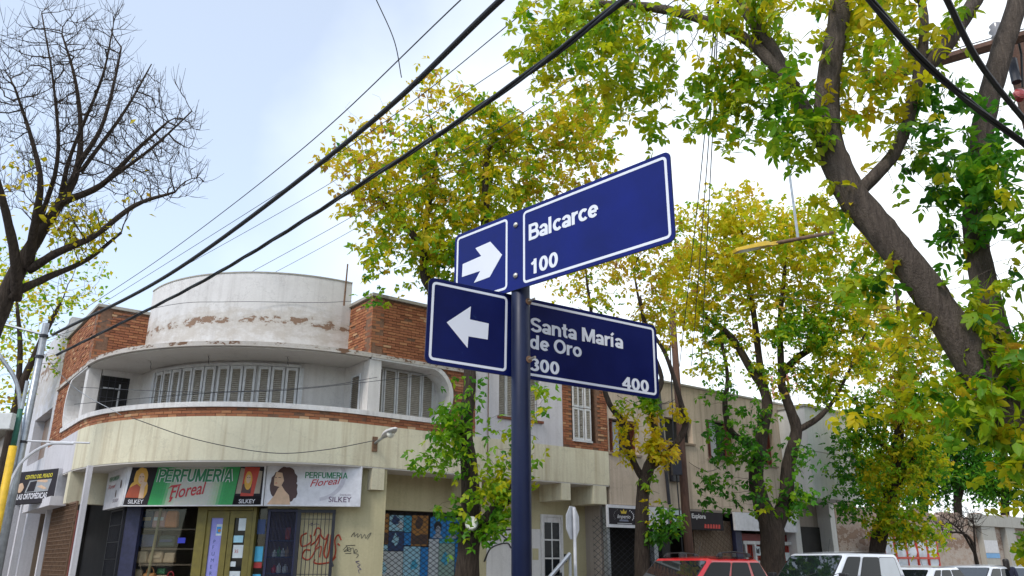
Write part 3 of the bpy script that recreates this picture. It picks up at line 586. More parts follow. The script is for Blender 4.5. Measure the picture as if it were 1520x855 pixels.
def letters(name, s, Mx, m, parent, x, y, w, h, t=.195, shear=0.0, depth=.001):
    adv = 0; strokes = []
    for ch in s:
        a, st = GLY[ch]; strokes += [(k_, [(px+adv, py) for px, py in P]) for k_, P in st]; adv += a
    x1 = max(px for _, P in strokes for px, _ in P) + .1; kx = w/x1; mb = MB()
    for i, (kind, P) in enumerate(strokes):
        n = len(P); hw = (t*.82 if kind == 'b' else t)/2; z = depth + i*.00004; closed = kind == 'o'; Lp, Rp = [], []
        for j in range(n):
            p0 = P[j-1] if (j or closed) else P[j]; p2 = P[(j+1) % n] if (j < n-1 or closed) else P[j]
            dx, dy = p2[0]-p0[0], p2[1]-p0[1]; d = math.hypot(dx, dy) or 1; nx, ny = -dy/d, dx/d
            e1 = (P[j][0]-p0[0], P[j][1]-p0[1]); e2 = (p2[0]-P[j][0], p2[1]-P[j][1]); l1, l2_ = math.hypot(*e1), math.hypot(*e2)
            f = 1.0
            if l1 > 1e-6 and l2_ > 1e-6: cs = (e1[0]*e2[0]+e1[1]*e2[1])/l1/l2_; f = min(1.5, 1/max(.5, math.sqrt((1+max(-.9, cs))/2)))
            hh = hw*f*(.90 if abs(nx) < .5 and kind != 'b' else 1)
            for lst, sg in ((Lp, 1), (Rp, -1)): X_, Y_ = P[j][0]+nx*hh*sg, P[j][1]+ny*hh*sg; lst.append(Mx @ Vector((x+X_*kx+shear*Y_*h, y+Y_*h, z)))
        mb.add(Lp+Rp, [(j, (j+1) % n, n+(j+1) % n, n+j) for j in range(n if closed else n-1)])
    return mb.build(name, m, parent)
def sz(fr, px, py, n=0.0):
    z = 2.0
    for _ in range(4): s = s_at(fr, px, z, n); z = z_at(fr, s, n, py)
    return s, z
# ---------------------------------------------------------------- perfume shop front (part of the corner building)
def strip(fr, px0, px1, n0, n1, z0, z1, name, m, parent=BLD):
    a, b = s_at(fr, px0, 2.0, n1), s_at(fr, px1, 2.0, n1); k = MB(); k.box(fr, a, b, n0, n1, z0, z1); return k.build(name, m, parent)
def grid(parent, fr, s0, s1, z0, z1, n, ds, dz, rad=.006, m=None, name='grille', frame=.03):
    k = MB(); x = s0
    while x <= s1+1e-6: k.box(fr, x-rad, x+rad, n-rad, n+rad, z0, z1); x += ds
    z = z0
    while dz and z <= z1+1e-6: k.box(fr, s0, s1, n+rad, n+rad*2.4, z-rad, z+rad); z += dz
    if frame:
        for a, b, c, d in ((s0-frame, s0, z0, z1), (s1, s1+frame, z0, z1), (s0-frame, s1+frame, z1, z1+frame), (s0-frame, s1+frame, z0-frame, z0)): k.box(fr, a, b, n-.02, n+.02, c, d)
    return k.build(name, m or M['iron'], parent, kind='stuff')
ZW = 2.68
room = MB(); room.box(FA, -.05, LA+1.2, -2.0, -1.9, .15, 3.4); room.box(FA, -.12, -.06, -2.0, -.3, .15, 3.4); room.box(FA, -.05, LA+1.2, -1.9, -.26, 2.9, 2.96); room.build('shop_back_wall', M['brownw'], BLD)
k = MB(); k.box(FA, -.05, LA+1.2, -1.9, -.02, .12, .17); k.build('shop_floor', M['concrete'], BLD)
strip(FA, 182, 203, -.12, .02, .15, ZW, 'corner_post', M['navyiron'])
a0, a1 = s_at(FA, 203, 2), s_at(FA, 289, 2)
k = MB(); k.box(FA, a0, a1, -.10, -.09, .6, ZW); k.build('display_pane', M['glass'], BLD)
k = MB(); k.box(FA, a0+.0, a1, -.12, .0, .15, .6); k.build('stall_riser', M['navyiron'], BLD)
k = MB(); k.tube([FA.p(a0+.22, -.2, .6), FA.p(a0+.34, -.2, ZW-.03)], [.03, .03], 8); k.build('display_pole', col('bamboo', (.36, .28, .14)), BLD)
for z in (1.02, 1.5, 1.82, 2.22):
    k = MB(); k.box(FA, a0+.02, a1, -.75, -.2, z-.03, z); k.build('shelf', col('shelf_wood', (.16, .10, .06)), BLD)
strip(FA, 289, 303, -.12, .03, .15, ZW, 'door_jamb', M['olive']); strip(FA, 372, 377, -.12, .03, .15, ZW, 'door_jamb', M['olive'])
c0, c1 = s_at(FA, 303, 2), s_at(FA, 372, 2); k = MB(); k.box(FA, c0, c1, -.12, .03, ZW-.1, ZW); k.build('door_head', M['olive'], BLD)
cm = (c0+c1)/2; doors = []
for x0, x1 in ((c0+.005, cm-.008), (cm+.008, c1-.005)):
    k = MB(); fw = .13; z1 = ZW-.11
    k.box(FA, x0, x0+fw*.8, -.06, 0, .17, z1); k.box(FA, x1-fw, x1, -.06, 0, .17, z1); k.box(FA, x0+fw*.8, x1-fw, -.06, 0, z1-.14, z1); k.box(FA, x0+fw*.8, x1-fw, -.06, 0, .17, .6)
    o = k.build('door', M['olive'], BLD); doors.append((o, x0+fw*.8, x1-fw, .6, z1-.14))
    k = MB(); k.box(FA, x0+fw*.8, x1-fw, -.04, -.034, .6, z1-.14); k.build('pane', M['carglass'], o)
(o, x0, x1, z0, z1) = doors[0]
k = MB(); k.box(FA, x0, x1, -.033, -.028, z0, z1); k.build('lilac_banner', col('banner_lilac', (.24, .24, .58)), o)
Md = FA.mat(0, -.026, 0)
text('banner_letters', 'P', Md, PC['nv'], o, x0+.09, 1.92, h=.07)
for i, ch in enumerate('FUMERI'): text('banner_letters', ch, Md, PC['nv'], o, x0+.08, 1.80-i*.13, h=.075)
pr(o, 'poster', PC['wh'], Md, [(x0+.12, 2.07), (x1-.01, 2.07), (x1-.01, 2.3), (x0+.12, 2.3)], z=.002); pr(o, 'poster_picture', PC['bl'], Md, [(x0+.13, 2.11), (x1-.03, 2.11), (x1-.03, 2.25), (x0+.13, 2.25)], z=.004); pr(o, 'poster_picture', PC['oc'], Md, circ(x0+.19, 2.17, .035), z=.006)
(o, x0, x1, z0, z1) = doors[1]
for (fx0, fx1, za, zb, c) in ((.35, 1, 2.17, 2.42, 'wh'), (.05, .85, 1.93, 2.07, 'pb'), (.1, .95, 1.62, 1.88, 'wh'), (.0, .45, 1.45, 1.55, 'wh'), (.0, .9, .92, 1.36, 'wh'), (.0, .9, .7, .9, 'bl')):
    wv = x1-x0; pr(o, 'notice', PC[c], Md, [(x0+fx0*wv, za), (x0+fx1*wv, za), (x0+fx1*wv, zb), (x0+fx0*wv, zb)], z=.003)
text('notice_figures', '35', Md, col('print_red', (.4, .03, .03)), o, x0+.06, 1.72, h=.07, depth=.006)
pr(o, 'notice_drawing', PC['nv'], Md, circ(x0+.1, 1.22, .05, 9), circ(x0+.1, 1.1, .035, 9, .09), z=.006)
e0, e1 = s_at(FA, 377, 2), LA-.02
k = MB(); k.box(FA, e0, e1, -.09, -.08, .15, ZW); k.build('side_pane', M['glass'], BLD)
Me = FA.mat(0, -.078, 0)
for za, zb, c in ((2.1, 2.4, 'nv'), (1.55, 1.85, 'tq'), (1.42, 1.53, 'print_red'), (.9, 1.3, 'tq')): pr(BLD, 'window_poster', PC.get(c) or M[c], Me, [(e0+.02, za), (e1-.02, za), (e1-.02, zb), (e0+.02, zb)], z=.003)
pr(BLD, 'window_sticker', PC['wh'], Me, circ(e0+.08, 1.0, .06, 16, .09), z=.006)
# right hand shop window with its grille, and the grille leaf folded open against the wall
g0, g1 = .03, ps
k = MB(); k.box(FB, g0, g1, -.12, -.11, .15, 2.62); k.build('display_pane', M['glass'], BLD)
for z in (1.0, 1.32, 1.65, 1.98):
    k = MB(); k.box(FB, g0, g1, -.6, -.2, z-.02, z); k.build('shelf', PC['nv'], BLD)
grid(BLD, FB, g0+.05, g1-.02, .2, 2.55, .03, .028, .5, .005, M['navyiron'], 'window_grille', .05)
gl0, gl1 = s_at(FB, 444, 2, .12), s_at(FB, 491, 2, .12)
grid(BLD, FB, gl0, gl1, .2, 2.53, .12, .085, 1.1, .0065, M['iron'], 'folded_grille', .065)
def ribbon(parent, fr, pts, n, w_, m, name='graffiti', px=True):
    P = [sz(fr, x, y, n) if px else (x, y) for x, y in pts]
    P = catmull([Vector((s, z, 0)) for s, z in P], 5); k = MB()
    k.tube([fr.p(q.x, n, q.y) for q in P], [w_]*len(P), 4); k.v = [tuple(v) for v in k.v]
    return k.build(name, m, parent)
RG = col('graffiti_red', (.42, .055, .02)); BG_ = col('graffiti_black', (.03, .03, .03)); VG = col('graffiti_violet', (.07, .045, .14))
g_ = lambda pts: [(380+x/7.433, 740+y/7.433) for x, y in pts]
for pts in ([(560, 380), (500, 420), (500, 520), (560, 515), (610, 470), (600, 400)], [(640, 410), (670, 330), (710, 340), (715, 400), (760, 450), (800, 390)], [(600, 520), (660, 470), (700, 400), (690, 480), (650, 560), (720, 530), (700, 650)], [(600, 570), (540, 570), (510, 640), (560, 675), (610, 650), (660, 560)],
            [(800, 390), (750, 600), (790, 640), (830, 400)], [(940, 460), (910, 400), (870, 460), (880, 570), (860, 650), (820, 670)], [(650, 670), (640, 705), (700, 720), (820, 700), (880, 640)], [(900, 495), (925, 520)]):
    ribbon(BLD, FB, g_(pts), .004, .017, RG)
for pts in ([(1050, 420), (1085, 375), (1085, 420), (1125, 385), (1120, 430), (1160, 390), (1165, 440), (1200, 395), (1210, 440), (1240, 400), (1270, 380), (1230, 450)],
            [(960, 570), (1000, 530), (1010, 570), (970, 585), (1030, 540), (1045, 580), (1010, 575), (1070, 545), (1080, 590), (1100, 560), (1120, 585), (1075, 600), (1130, 620), (1105, 655)], [(990, 520), (1095, 515)], [(985, 608), (1050, 605)]): ribbon(BLD, FB, g_(pts), .004, .006, BG_)
ribbon(BLD, FB, g_([(1140, 690), (1100, 700), (1150, 730), (1120, 750), (1160, 780), (1130, 790), (1140, 825)]), .004, .007, VG)
ribbon(BLD, FB, g_([(590, 290), (620, 270), (610, 300), (660, 280), (700, 290)]), .004, .006, VG)
k = MB(); k.tube([FB.p(*(sz(FB, 493, 832)[0], .13, 1.56)), FB.p(sz(FB, 495, 842)[0], .15, 1.45)], [.02, .025], 6); k.build('padlock', M['iron'], BLD)
def gm(pts): return [(480+x/3.977, 640+y/3.977) for x, y in pts]
for pts in ([(1105, 580), (1040, 590), (1090, 640), (1110, 600)], [(1010, 600), (980, 630), (1030, 640), (1000, 600)], [(950, 770), (990, 690), (1080, 660), (1108, 690)]): ribbon(BLD, FR, gm(pts), RB+.016, .02, BG_)
# shop side towards the left street
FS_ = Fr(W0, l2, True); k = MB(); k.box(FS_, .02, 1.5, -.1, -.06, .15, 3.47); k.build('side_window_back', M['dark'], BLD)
grid(BLD, FS_, .08, 1.1, .2, 2.6, .0, .07, .35, .006, M['iron'], 'side_grille', .04)
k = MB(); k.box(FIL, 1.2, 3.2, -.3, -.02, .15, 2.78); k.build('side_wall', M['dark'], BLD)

# goods in the shop window
def bag(name, label, cat, fr, s, z, n, w_, h, d, m, handle=True, flap=None):
    o = empty(name, fr.p(s, n, z), label, cat); k = MB(); t = .86
    vs = [fr.p(s+sx*w_/2*(1 if zz_ == 0 else t), n+sn*d/2*(1 if zz_ == 0 else .7), z+zz_*h) for zz_ in (0, 1) for sn in (-1, 1) for sx in (-1, 1)]
    k.add(vs, [(0,2,3,1), (4,5,7,6), (0,1,5,4), (2,6,7,3), (0,4,6,2), (1,3,7,5)]); k.build('body', m, o, bevel=min(w_, h)*.16, seg=3)
    if handle:
        k = MB(); k.tube([fr.p(s+w_*.28*math.cos(q), n, z+h*.96+h*.45*math.sin(q)) for q in [math.pi*i/8 for i in range(9)]], [.011]*9, 6); k.build('handle', m, o)
    if flap:
        k = MB(); k.box(fr, s-w_*.34, s+w_*.34, n+d*.45, n+d*.5+.012, z+h*.42, z+h*.62); k.build('pocket', flap, o, bevel=.008)
    return o
BC = dict(or_=col('bag_orange', (0.765, 0.255, 0.085)), pk=col('bag_pink', (0.68, 0.374, 0.34)), nv=col('bag_navy', (0.051, 0.068, 0.153)), br=col('bag_brown', (0.68, 0.255, 0.0595)), be=col('bag_beige', (0.612, 0.425, 0.255)), tn=col('bag_tan', (0.476, 0.306, 0.17)), rd=col('bag_red', (0.612, 0.034, 0.0425)), wt=col('bag_white', (0.85, 0.85, 0.85)), gn=col('bag_green', (0.085, 0.306, 0.102)))
x_ = lambda px: s_at(FA, px, 2.0, -.3)
bag('backpack', 'grey and pink backpack on the top shelf of the perfume shop window', 'backpack', FA, x_(234), 2.24, -.3, .32, .36, .15, BC['pk'], False, BC['wt'])
bag('backpack', 'plain orange backpack on the top shelf of the perfume shop window', 'backpack', FA, x_(252), 2.24, -.3, .30, .36, .15, BC['or_'], False)
bag('backpack', 'dark navy backpack in the top left of the perfume shop window', 'backpack', FA, x_(216), 2.24, -.3, .28, .36, .15, BC['nv'], False, BC['be'])
bag('handbag', 'dark blue holdall on the second shelf of the perfume shop window', 'bag', FA, x_(220), 1.84, -.3, .42, .27, .2, BC['nv'], False)
bag('handbag', 'dark green holdall on the second shelf of the perfume shop window', 'bag', FA, x_(250), 1.84, -.3, .40, .25, .2, col('bag_darkgreen', (.03, .05, .035)), False, BC['nv'])
bag('handbag', 'beige satchel at the left of the third shelf behind the shop pane', 'bag', FA, x_(212), 1.52, -.3, .36, .24, .15, BC['be'], False)
bag('handbag', 'tan satchel with pale clasp in the middle of the third shelf', 'bag', FA, x_(236), 1.52, -.3, .34, .24, .15, BC['tn'], False, BC['be'])
bag('handbag', 'small tan purse at the right of the third shelf', 'purse', FA, x_(256), 1.52, -.3, .26, .22, .14, BC['tn'], False)
bag('handbag', 'large beige tote at the left of the bottom shelf in the shop window', 'bag', FA, x_(209), 1.04, -.3, .34, .36, .15, BC['be'])
bag('handbag', 'rust-orange rounded handbag in the middle of the bottom shelf', 'bag', FA, x_(231), 1.04, -.26, .30, .28, .2, BC['br'])
bag('handbag', 'pale beige clutch beside the rust-orange handbag', 'bag', FA, x_(248), 1.04, -.3, .28, .24, .14, BC['be'], False)
bag('handbag', 'bright red handbag at the right of the bottom shelf', 'bag', FA, x_(262), 1.04, -.24, .24, .22, .18, BC['rd'])
bag('handbag', 'small green purse above the beige clutch on the bottom shelf', 'purse', FA, x_(243), 1.30, -.4, .2, .12, .1, BC['gn'], False)
k = MB(); k.box(FA, x_(271), x_(282), -.085, -.08, 1.92, 2.03); tag(k.build('blue_sticker', col('sticker_blue', (.02, .03, .40))), 'small square blue sticker on the perfume shop display pane', 'sticker')
fbx = lambda f: g0 + .08 + f*(g1-g0-.16)
for i, (f, z, h, c, t_) in enumerate(((.15, 1.65, .14, 'wt', 'white bottle at the left of'), (.36, 1.65, .2, 'gn', 'green bottle on'), (.55, 1.65, .17, 'wt', 'stout white bottle in the middle of'), (.75, 1.65, .2, 'be', 'beige bottle at the right of'))):
    k = MB(); k.lathe(Matrix.Translation(FB.p(fbx(f), -.3, z)), [(.045, 0), (.05, .02), (.048, h*.65), (.02, h*.75), (.02, h), (.0, h)], 10); tag(k.build('perfume_bottle', BC[c]), t_ + ' the upper shelf behind the barred shop window', 'bottle', 'bottles behind the barred shop window')
for i, (f, z, h, c, t_) in enumerate(((.2, 1.32, .16, 'rd', 'red bottle at the left of'), (.42, 1.32, .2, 'wt', 'tall white bottle on'), (.72, 1.32, .18, 'wt', 'round white bottle at the right of'))):
    k = MB(); k.lathe(Matrix.Translation(FB.p(fbx(f), -.3, z)), [(.04, 0), (.055, .03), (.05, h*.7), (.018, h*.8), (.018, h), (.0, h)], 10); tag(k.build('perfume_bottle', BC[c]), t_ + ' the lower shelf behind the barred shop window', 'bottle', 'bottles behind the barred shop window')
k = MB(); k.box(FB, fbx(.62), fbx(.85), -.35, -.25, 1.99, 2.24); tag(k.build('gift_box', col('bag_scarlet', (.5, .05, .02)), bevel=.01), 'bright red box on the top shelf behind the barred shop window', 'box')

# ---------------------------------------------------------------- shop signs
SW_ = col('signboard_white', (.66, .65, .68), .35); SFRM = col('sign_trim', (.62, .61, .62), .4)
GT = col('print_dark_green', (.02, .20, .08)); RT = col('print_crimson', (.45, .025, .035)); HB = col('print_blond', (.62, .33, .04)); HD = col('print_brunette', (.07, .03, .025)); SKN = col('print_skin', (.60, .40, .26)); DK = col('print_dark_panel', (.018, .014, .018), .85); PU = col('print_purple', (.10, .04, .10))
grad = tonemat('print_green_fade', [(0, (.03, .30, .08)), (.28, (.05, .34, .11)), (.5, (.34, .46, .30)), (1, (.50, .50, .44))], 0, .4)
def signbox(name, label, P, Q, z0, z1, face, depth=.12):
    fr, ln = between(P, Q); o = empty(name, fr.p(ln/2, -depth/2, z0), label, 'sign'); k = MB(); k.box(fr, 0, ln, -depth, -.004, z0, z1); k.build('box', SFRM, o)
    t = .022; k = MB(); k.box(fr, 0, ln, -.003, .012, z1-t, z1); k.box(fr, 0, ln, -.003, .012, z0, z0+t); k.box(fr, 0, t, -.003, .0118, z0+t, z1-t); k.box(fr, ln-t, ln, -.003, .0118, z0+t, z1-t); k.build('trim', SFRM, o)
    Mx = fr.mat(0, 0, z0); k = MB(); k.plate(Mx, [(t, t), (ln-t, t), (ln-t, z1-z0-t), (t, z1-z0-t)], -.003, .002); k.build('face', face, o)
    return o, fr, ln, Mx
def blob(cx, cy, rx, ry, n=18, jag=.08, seed=1):
    q = random.Random(seed); return [(cx+rx*math.cos(t)*(1+q.uniform(-jag, jag)), cy+ry*math.sin(t)*(1+q.uniform(-jag, jag))) for t in [6.2832*i/n for i in range(n)]]
o, fr, ln, Mx = signbox('shop_sign', 'green, cream and black perfume shop sign with a blonde woman, above the olive doors', S0, S1, 2.65, 3.48, SW_)
H = .83
k = MB(); tn = []; NS = 30
for i in range(NS):
    f0, f1 = i/NS, (i+1)/NS; sl_ = .06
    xb = lambda f: (.185+.60*f)*ln; xt = lambda f: (.225+.59*f)*ln
    k.add([Mx @ Vector((xb(f0), .024, .004)), Mx @ Vector((xb(f1), .024, .004)), Mx @ Vector((xt(f1), H-.024, .004)), Mx @ Vector((xt(f0), H-.024, .004))], [(0, 1, 2, 3)])
    c = (f0+f1)/2; e = min(c, 1-c)*2; tn.append(0 if e < .22 else min(1, (e-.22)/.42))
me = bpy.data.meshes.new('print'); me.from_pydata(k.v, [], k.f); a_ = me.attributes.new('tone', 'FLOAT', 'FACE'); a_.data.foreach_set('value', np.array(tn, dtype=np.float32)); link('green_print', me, grad, o)
X = lambda f: f*ln
pr(o, 'dark_print', DK, Mx, [(X(.012), .024), (X(.185), .024), (X(.225), H-.024), (X(.04), H-.024)], z=.006); pr(o, 'dark_print', DK, Mx, [(X(.785), .024), (X(.985), .024), (X(.985), H-.024), (X(.815), H-.024)], z=.006)
pr(o, 'beige_print', col('print_taupe', (.30, .25, .19)), Mx, [(X(.80), .25), (X(.97), .25), (X(.975), H-.12), (X(.82), H-.05)], z=.008)
pr(o, 'printed_hair', HB, Mx, blob(X(.115), .58, .15, .23, 20, .12, 3), blob(X(.14), .36, .10, .2, 16, .12, 4), blob(X(.07), .36, .09, .14, 14, .1, 5), z=.0075)
pr(o, 'printed_dress', col('print_redbrown', (.35, .06, .02)), Mx, [(X(.02), .18), (X(.13), .17), (X(.125), .38), (X(.09), .46), (X(.04), .38)], z=.010)
pr(o, 'printed_skin', SKN, Mx, blob(X(.118), .57, .066, .115, 16, .03, 6), [(X(.115), .16), (X(.15), .16), (X(.15), .40), (X(.165), .48), (X(.13), .52), (X(.12), .42)], z=.013)
pr(o, 'printed_features', HD, Mx, [(X(.103), .60), (X(.113), .60), (X(.113), .612), (X(.103), .612)], [(X(.123), .60), (X(.134), .60), (X(.134), .612), (X(.123), .612)], z=.0165)
pr(o, 'printed_lips', RT, Mx, [(X(.111), .51), (X(.127), .51), (X(.119), .522)], z=.0165)
pr(o, 'red_pack_print', col('print_packred', (.45, .04, .02)), Mx, [(X(.835), .20), (X(.925), .17), (X(.955), .79), (X(.85), .80)], z=.0095)
pr(o, 'pack_shade_print', HD, Mx, [(X(.838), .27), (X(.905), .25), (X(.91), .45), (X(.845), .45)], z=.012)
pr(o, 'printed_hair', HB, Mx, blob(X(.882), .52, .085, .19, 18, .06, 8), z=.0135)
pr(o, 'printed_skin', SKN, Mx, blob(X(.882), .55, .05, .09, 14, .03, 9), z=.0155); pr(o, 'printed_features', HD, Mx, [(X(.871), .575), (X(.879), .575), (X(.879), .586), (X(.871), .586)], [(X(.886), .575), (X(.894), .575), (X(.894), .586), (X(.886), .586)], z=.0175)
letters('letter_outline', 'PERFUMERIA', Mx, SW_, o, X(.232), .497, X(.535), .265, .33, .12, .008)
letters('letters', 'PERFUMERIA', Mx, GT, o, X(.232), .497, X(.535), .265, .20, .12, .012)
Mt = Mx @ Matrix.Translation((X(.335), .15, 0)) @ Matrix.Rotation(R(8), 4, 'Z')
text('script_letters', 'Floreal', Mt, RT, o, 0, 0, w=X(.265), h=.27, bold=.012, shear=.42, depth=.011)
k = MB(); k.plate(Mt, [(-.03, .21), (.05, .27), (.26, .27), (.26, .245), (.06, .24)], .009, .0115); k.plate(Mt, [(-.02, -.07), (.03, -.06), (.085, .03), (.05, .03)], .009, .0116); k.build('script_flourish', RT, o)
for x0, x1 in ((.045, .155), (.83, .945)): text('maker_name', 'SILKEY', Mx, SW_, o, X(x0), .055, w=X(x1-x0), h=.085, bold=.012, depth=.0125); pr(o, 'dark_print', DK, Mx, [(X(.79), .026), (X(.98), .026), (X(.98), .2), (X(.795), .2)], z=.0098)
o, fr, ln, Mx = signbox('shop_sign', 'pale lilac perfume shop sign with a brunette, right of the green sign', S1 + Vector((.02, .0)), S2, 2.65, 3.48, SW_)
k = MB(); pts = []
for i in range(13): t = R(-80+i*9); pts.append((X(.52)+.62*math.cos(t), .62+.52*math.sin(t)))
k.plate(Mx, pts + [(X(.52)+(x-X(.52))*.86, .62+(y-.62)*.86) for x, y in reversed(pts)], .002, .005); k.build('swoosh_print', col('print_swoosh', (.52, .50, .55)), o)
pr(o, 'printed_hair', HD, Mx, blob(X(.2), .56, .24, .24, 24, .12, 12), blob(X(.265), .34, .13, .26, 20, .16, 13), blob(X(.1), .42, .11, .26, 18, .14, 14), z=.005)
pr(o, 'printed_skin', SKN, Mx, [(X(.03), .03), (X(.27), .03), (X(.25), .22), (X(.2), .32), (X(.165), .42), (X(.13), .36), (X(.1), .22)], [(X(.085), .42), (X(.155), .38), (X(.185), .52), (X(.16), .68), (X(.10), .70), (X(.082), .56)], z=.0085)
pr(o, 'printed_features', HD, Mx, [(X(.088), .57), (X(.107), .575), (X(.107), .588), (X(.088), .583)], [(X(.125), .578), (X(.15), .575), (X(.15), .588), (X(.125), .591)], z=.0115); pr(o, 'printed_lips', RT, Mx, [(X(.092), .46), (X(.122), .462), (X(.107), .48)], z=.0115)
letters('letters', 'PERFUMERIA', Mx, GT, o, X(.40), .575, X(.45), .13, .17, 0, .007)
Mt = Mx @ Matrix.Translation((X(.46), .40, 0)) @ Matrix.Rotation(R(6), 4, 'Z'); text('script_letters', 'Floreal', Mt, RT, o, 0, 0, w=X(.33), h=.15, bold=.008, shear=.42, depth=.008)
text('maker_name', 'SILKEY', Mx, PU, o, X(.665), .09, w=X(.24), h=.115, bold=.006, depth=.007); text('small_letters', 'Distribuidor', Mx, PU, o, X(.78), .225, w=X(.12), h=.035, depth=.007)
FSl = Fr(S0, l2, True); Ls = s_at(FSl, 157, 3.0); Pl = FSl.p(Ls, 0, 0)
o, fr, ln, Mx = signbox('shop_sign', 'small pale side panel sign at the left end of the green perfume sign', Pl[:2], S0 - Vector((.0, .0)), 2.65, 3.48, SW_)
X = lambda f: f*ln
text('letters', 'PERFUMERIA', Mx, GT, o, X(.12), .60, w=X(.55), h=.1, bold=.01, depth=.007); text('script_letters', 'Floreal', Mx, RT, o, X(.12), .44, w=X(.4), h=.09, shear=.4, depth=.007); text('maker_name', 'SILKEY', Mx, PU, o, X(.5), .12, w=X(.3), h=.07, depth=.007)
pr(o, 'printed_hair', HD, Mx, blob(X(.82), .48, .06, .09, 14, .1, 3), blob(X(.6), .30, .04, .08, 12, .1, 6), z=.006)
# orthopaedic shop sign on the left street
zt_ = at(88, 695, 18.8).z; zb_ = at(86, 746, 18.8).z
def at_z(px, py, z): u, v = (px-760)/F, (427.5-py)/F; return at(px, py, (z-CZ)/(ST+v*CT))
Pr, Pq = at(88, 695, 18.8), at_z(12, 703, zt_)
fr, ln = between(Pq[:2], Pr[:2]); o = empty('shop_sign', fr.p(ln/2, 0, zb_), 'black orthopaedic insole shop sign with yellow and white lettering, left of the rounded fascia', 'sign')
k = MB(); k.box(fr, 0, ln, -.14, 0, zb_, zt_); k.build('box', DK, o); k = MB(); k.box(fr, ln, ln+.012, -.3, .003, zb_, zt_); k.build('white_end', SFRM, o)
Mx = fr.mat(0, 0, zb_); H = zt_-zb_; X = lambda f: f*ln
text('letters', 'CENTRO DEL PISADO', Mx, col('print_yellow', (.65, .55, .03)), o, X(.38), H*.76, w=X(.52), h=H*.12, bold=.02, shear=.15, depth=.004)
text('letters', 'PLANTILLAS ORTOPÉDICAS', Mx, SW_, o, X(.02), H*.14, w=X(.84), h=H*.17, bold=.03, shear=.15, depth=.004)
pr(o, 'photo_print', col('print_photo_grey', (.32, .33, .34)), Mx, [(X(.42), H*.34), (X(.86), H*.34), (X(.90), H*.70), (X(.48), H*.70)], z=.005); pr(o, 'photo_print', DK, Mx, [(X(.45), H*.36), (X(.6), H*.36), (X(.63), H*.68), (X(.5), H*.66)], z=.007)
pr(o, 'hand_print', SKN, Mx, [(X(.62), H*.66), (X(.8), H*.6), (X(.84), H*.64), (X(.8), H*.69), (X(.64), H*.7)], z=.008); pr(o, 'hand_print', SKN, Mx, [(X(.64), H*.5), (X(.72), H*.54), (X(.84), H*.42), (X(.78), H*.4)], z=.008); pr(o, 'hand_print', SKN, Mx, blob(X(.32), H*.5, X(.06), H*.15, 10, .1, 2), z=.008)

# ---------------------------------------------------------------- lower left street front: posts, grilles, neighbours
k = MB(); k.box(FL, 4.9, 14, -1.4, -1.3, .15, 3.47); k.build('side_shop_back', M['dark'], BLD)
for px0, px1 in ((99, 110), (46, 59)):
    a0, a1 = s_at(FL, px0, 1.9, .0), s_at(FL, px1, 1.9, .0); k = MB(); k.box(FL, min(a0, a1), min(a0, a1)+.16, -.12, -.02, .15, 3.46); k.build('post', M['lil'], BLD)
a0, a1 = s_at(FL, 98, 1.9), s_at(FL, 62, 1.9)
grid(BLD, FL, a0+.1, a1-.1, .2, 2.75, -.1, .07, .09, .006, M['rust'], 'side_grille', .04)
k = MB(); k.box(FL, 5.2, 9.0, -.3, .25, 2.75, 2.95); k.build('side_awning', M['lil'], BLD)
k = MB(); k.box(FL, a0+.12, a0+.2, -.2, -.14, .2, 2.6); k.build('red_strip', col('red_strip', (.36, .09, .07)), BLD)
LB_ = empty('white_neighbour_building', FL.p(11, -3, 0), 'narrow old white building with flaking render on the left street, behind the silver pole', 'building')
b0, b1 = BEL+.02, 13.4; zt1 = z_at(FL, b0, 0, 470)
wa, wb, wz0_, wz1_ = s_at(FL, 73, 5), s_at(FL, 47, 5), 4.2, 5.55
k = MB(); k.box(FL, b0, wa, -5, 0, 3.2, zt1); k.box(FL, wb, b1, -5, 0, 3.2, zt1-.3); k.box(FL, wa, wb, -5, -.001, 3.2, wz0_); k.box(FL, wa, wb, -5, -.001, wz1_, zt1-.1); k.box(FL, wa, wb, -5, -.35, wz0_, wz1_); k.build('wall', M['whitel'], LB_)
sh_ = MB(); sh_.box(FL, wa+.1, (wa+wb)/2-.03, -.34, -.25, wz0_+.02, wz1_-.02); sh_.box(FL, (wa+wb)/2+.03, wb-.1, -.34, -.25, wz0_+.02, wz1_-.02); sh_.build('shutter', col('shutter_brown', (.20, .13, .09)), LB_)
k = MB(); k.box(FL, b0+.2, b1, -3, -1.2, .15, 3.2); k.build('shop_back', M['dark'], LB_)
for s_ in (b0+1.2, b0+2.6, b0+3.9):
    k = MB(); k.box(FL, s_, s_+.25, -.3, 0, .15, 3.2); k.build('post', M['lil'], LB_)
for i, s_ in enumerate((b0+1.6, b0+1.9, b0+2.2)):
    k = MB(); k.box(FL, s_, s_+.22, -.9, -.86, .4, 2.9); k.build('curtain', col('curtain_teal', (.30, .48, .46)) if i == 1 else col('curtain_grey', (.42, .44, .46)), LB_)
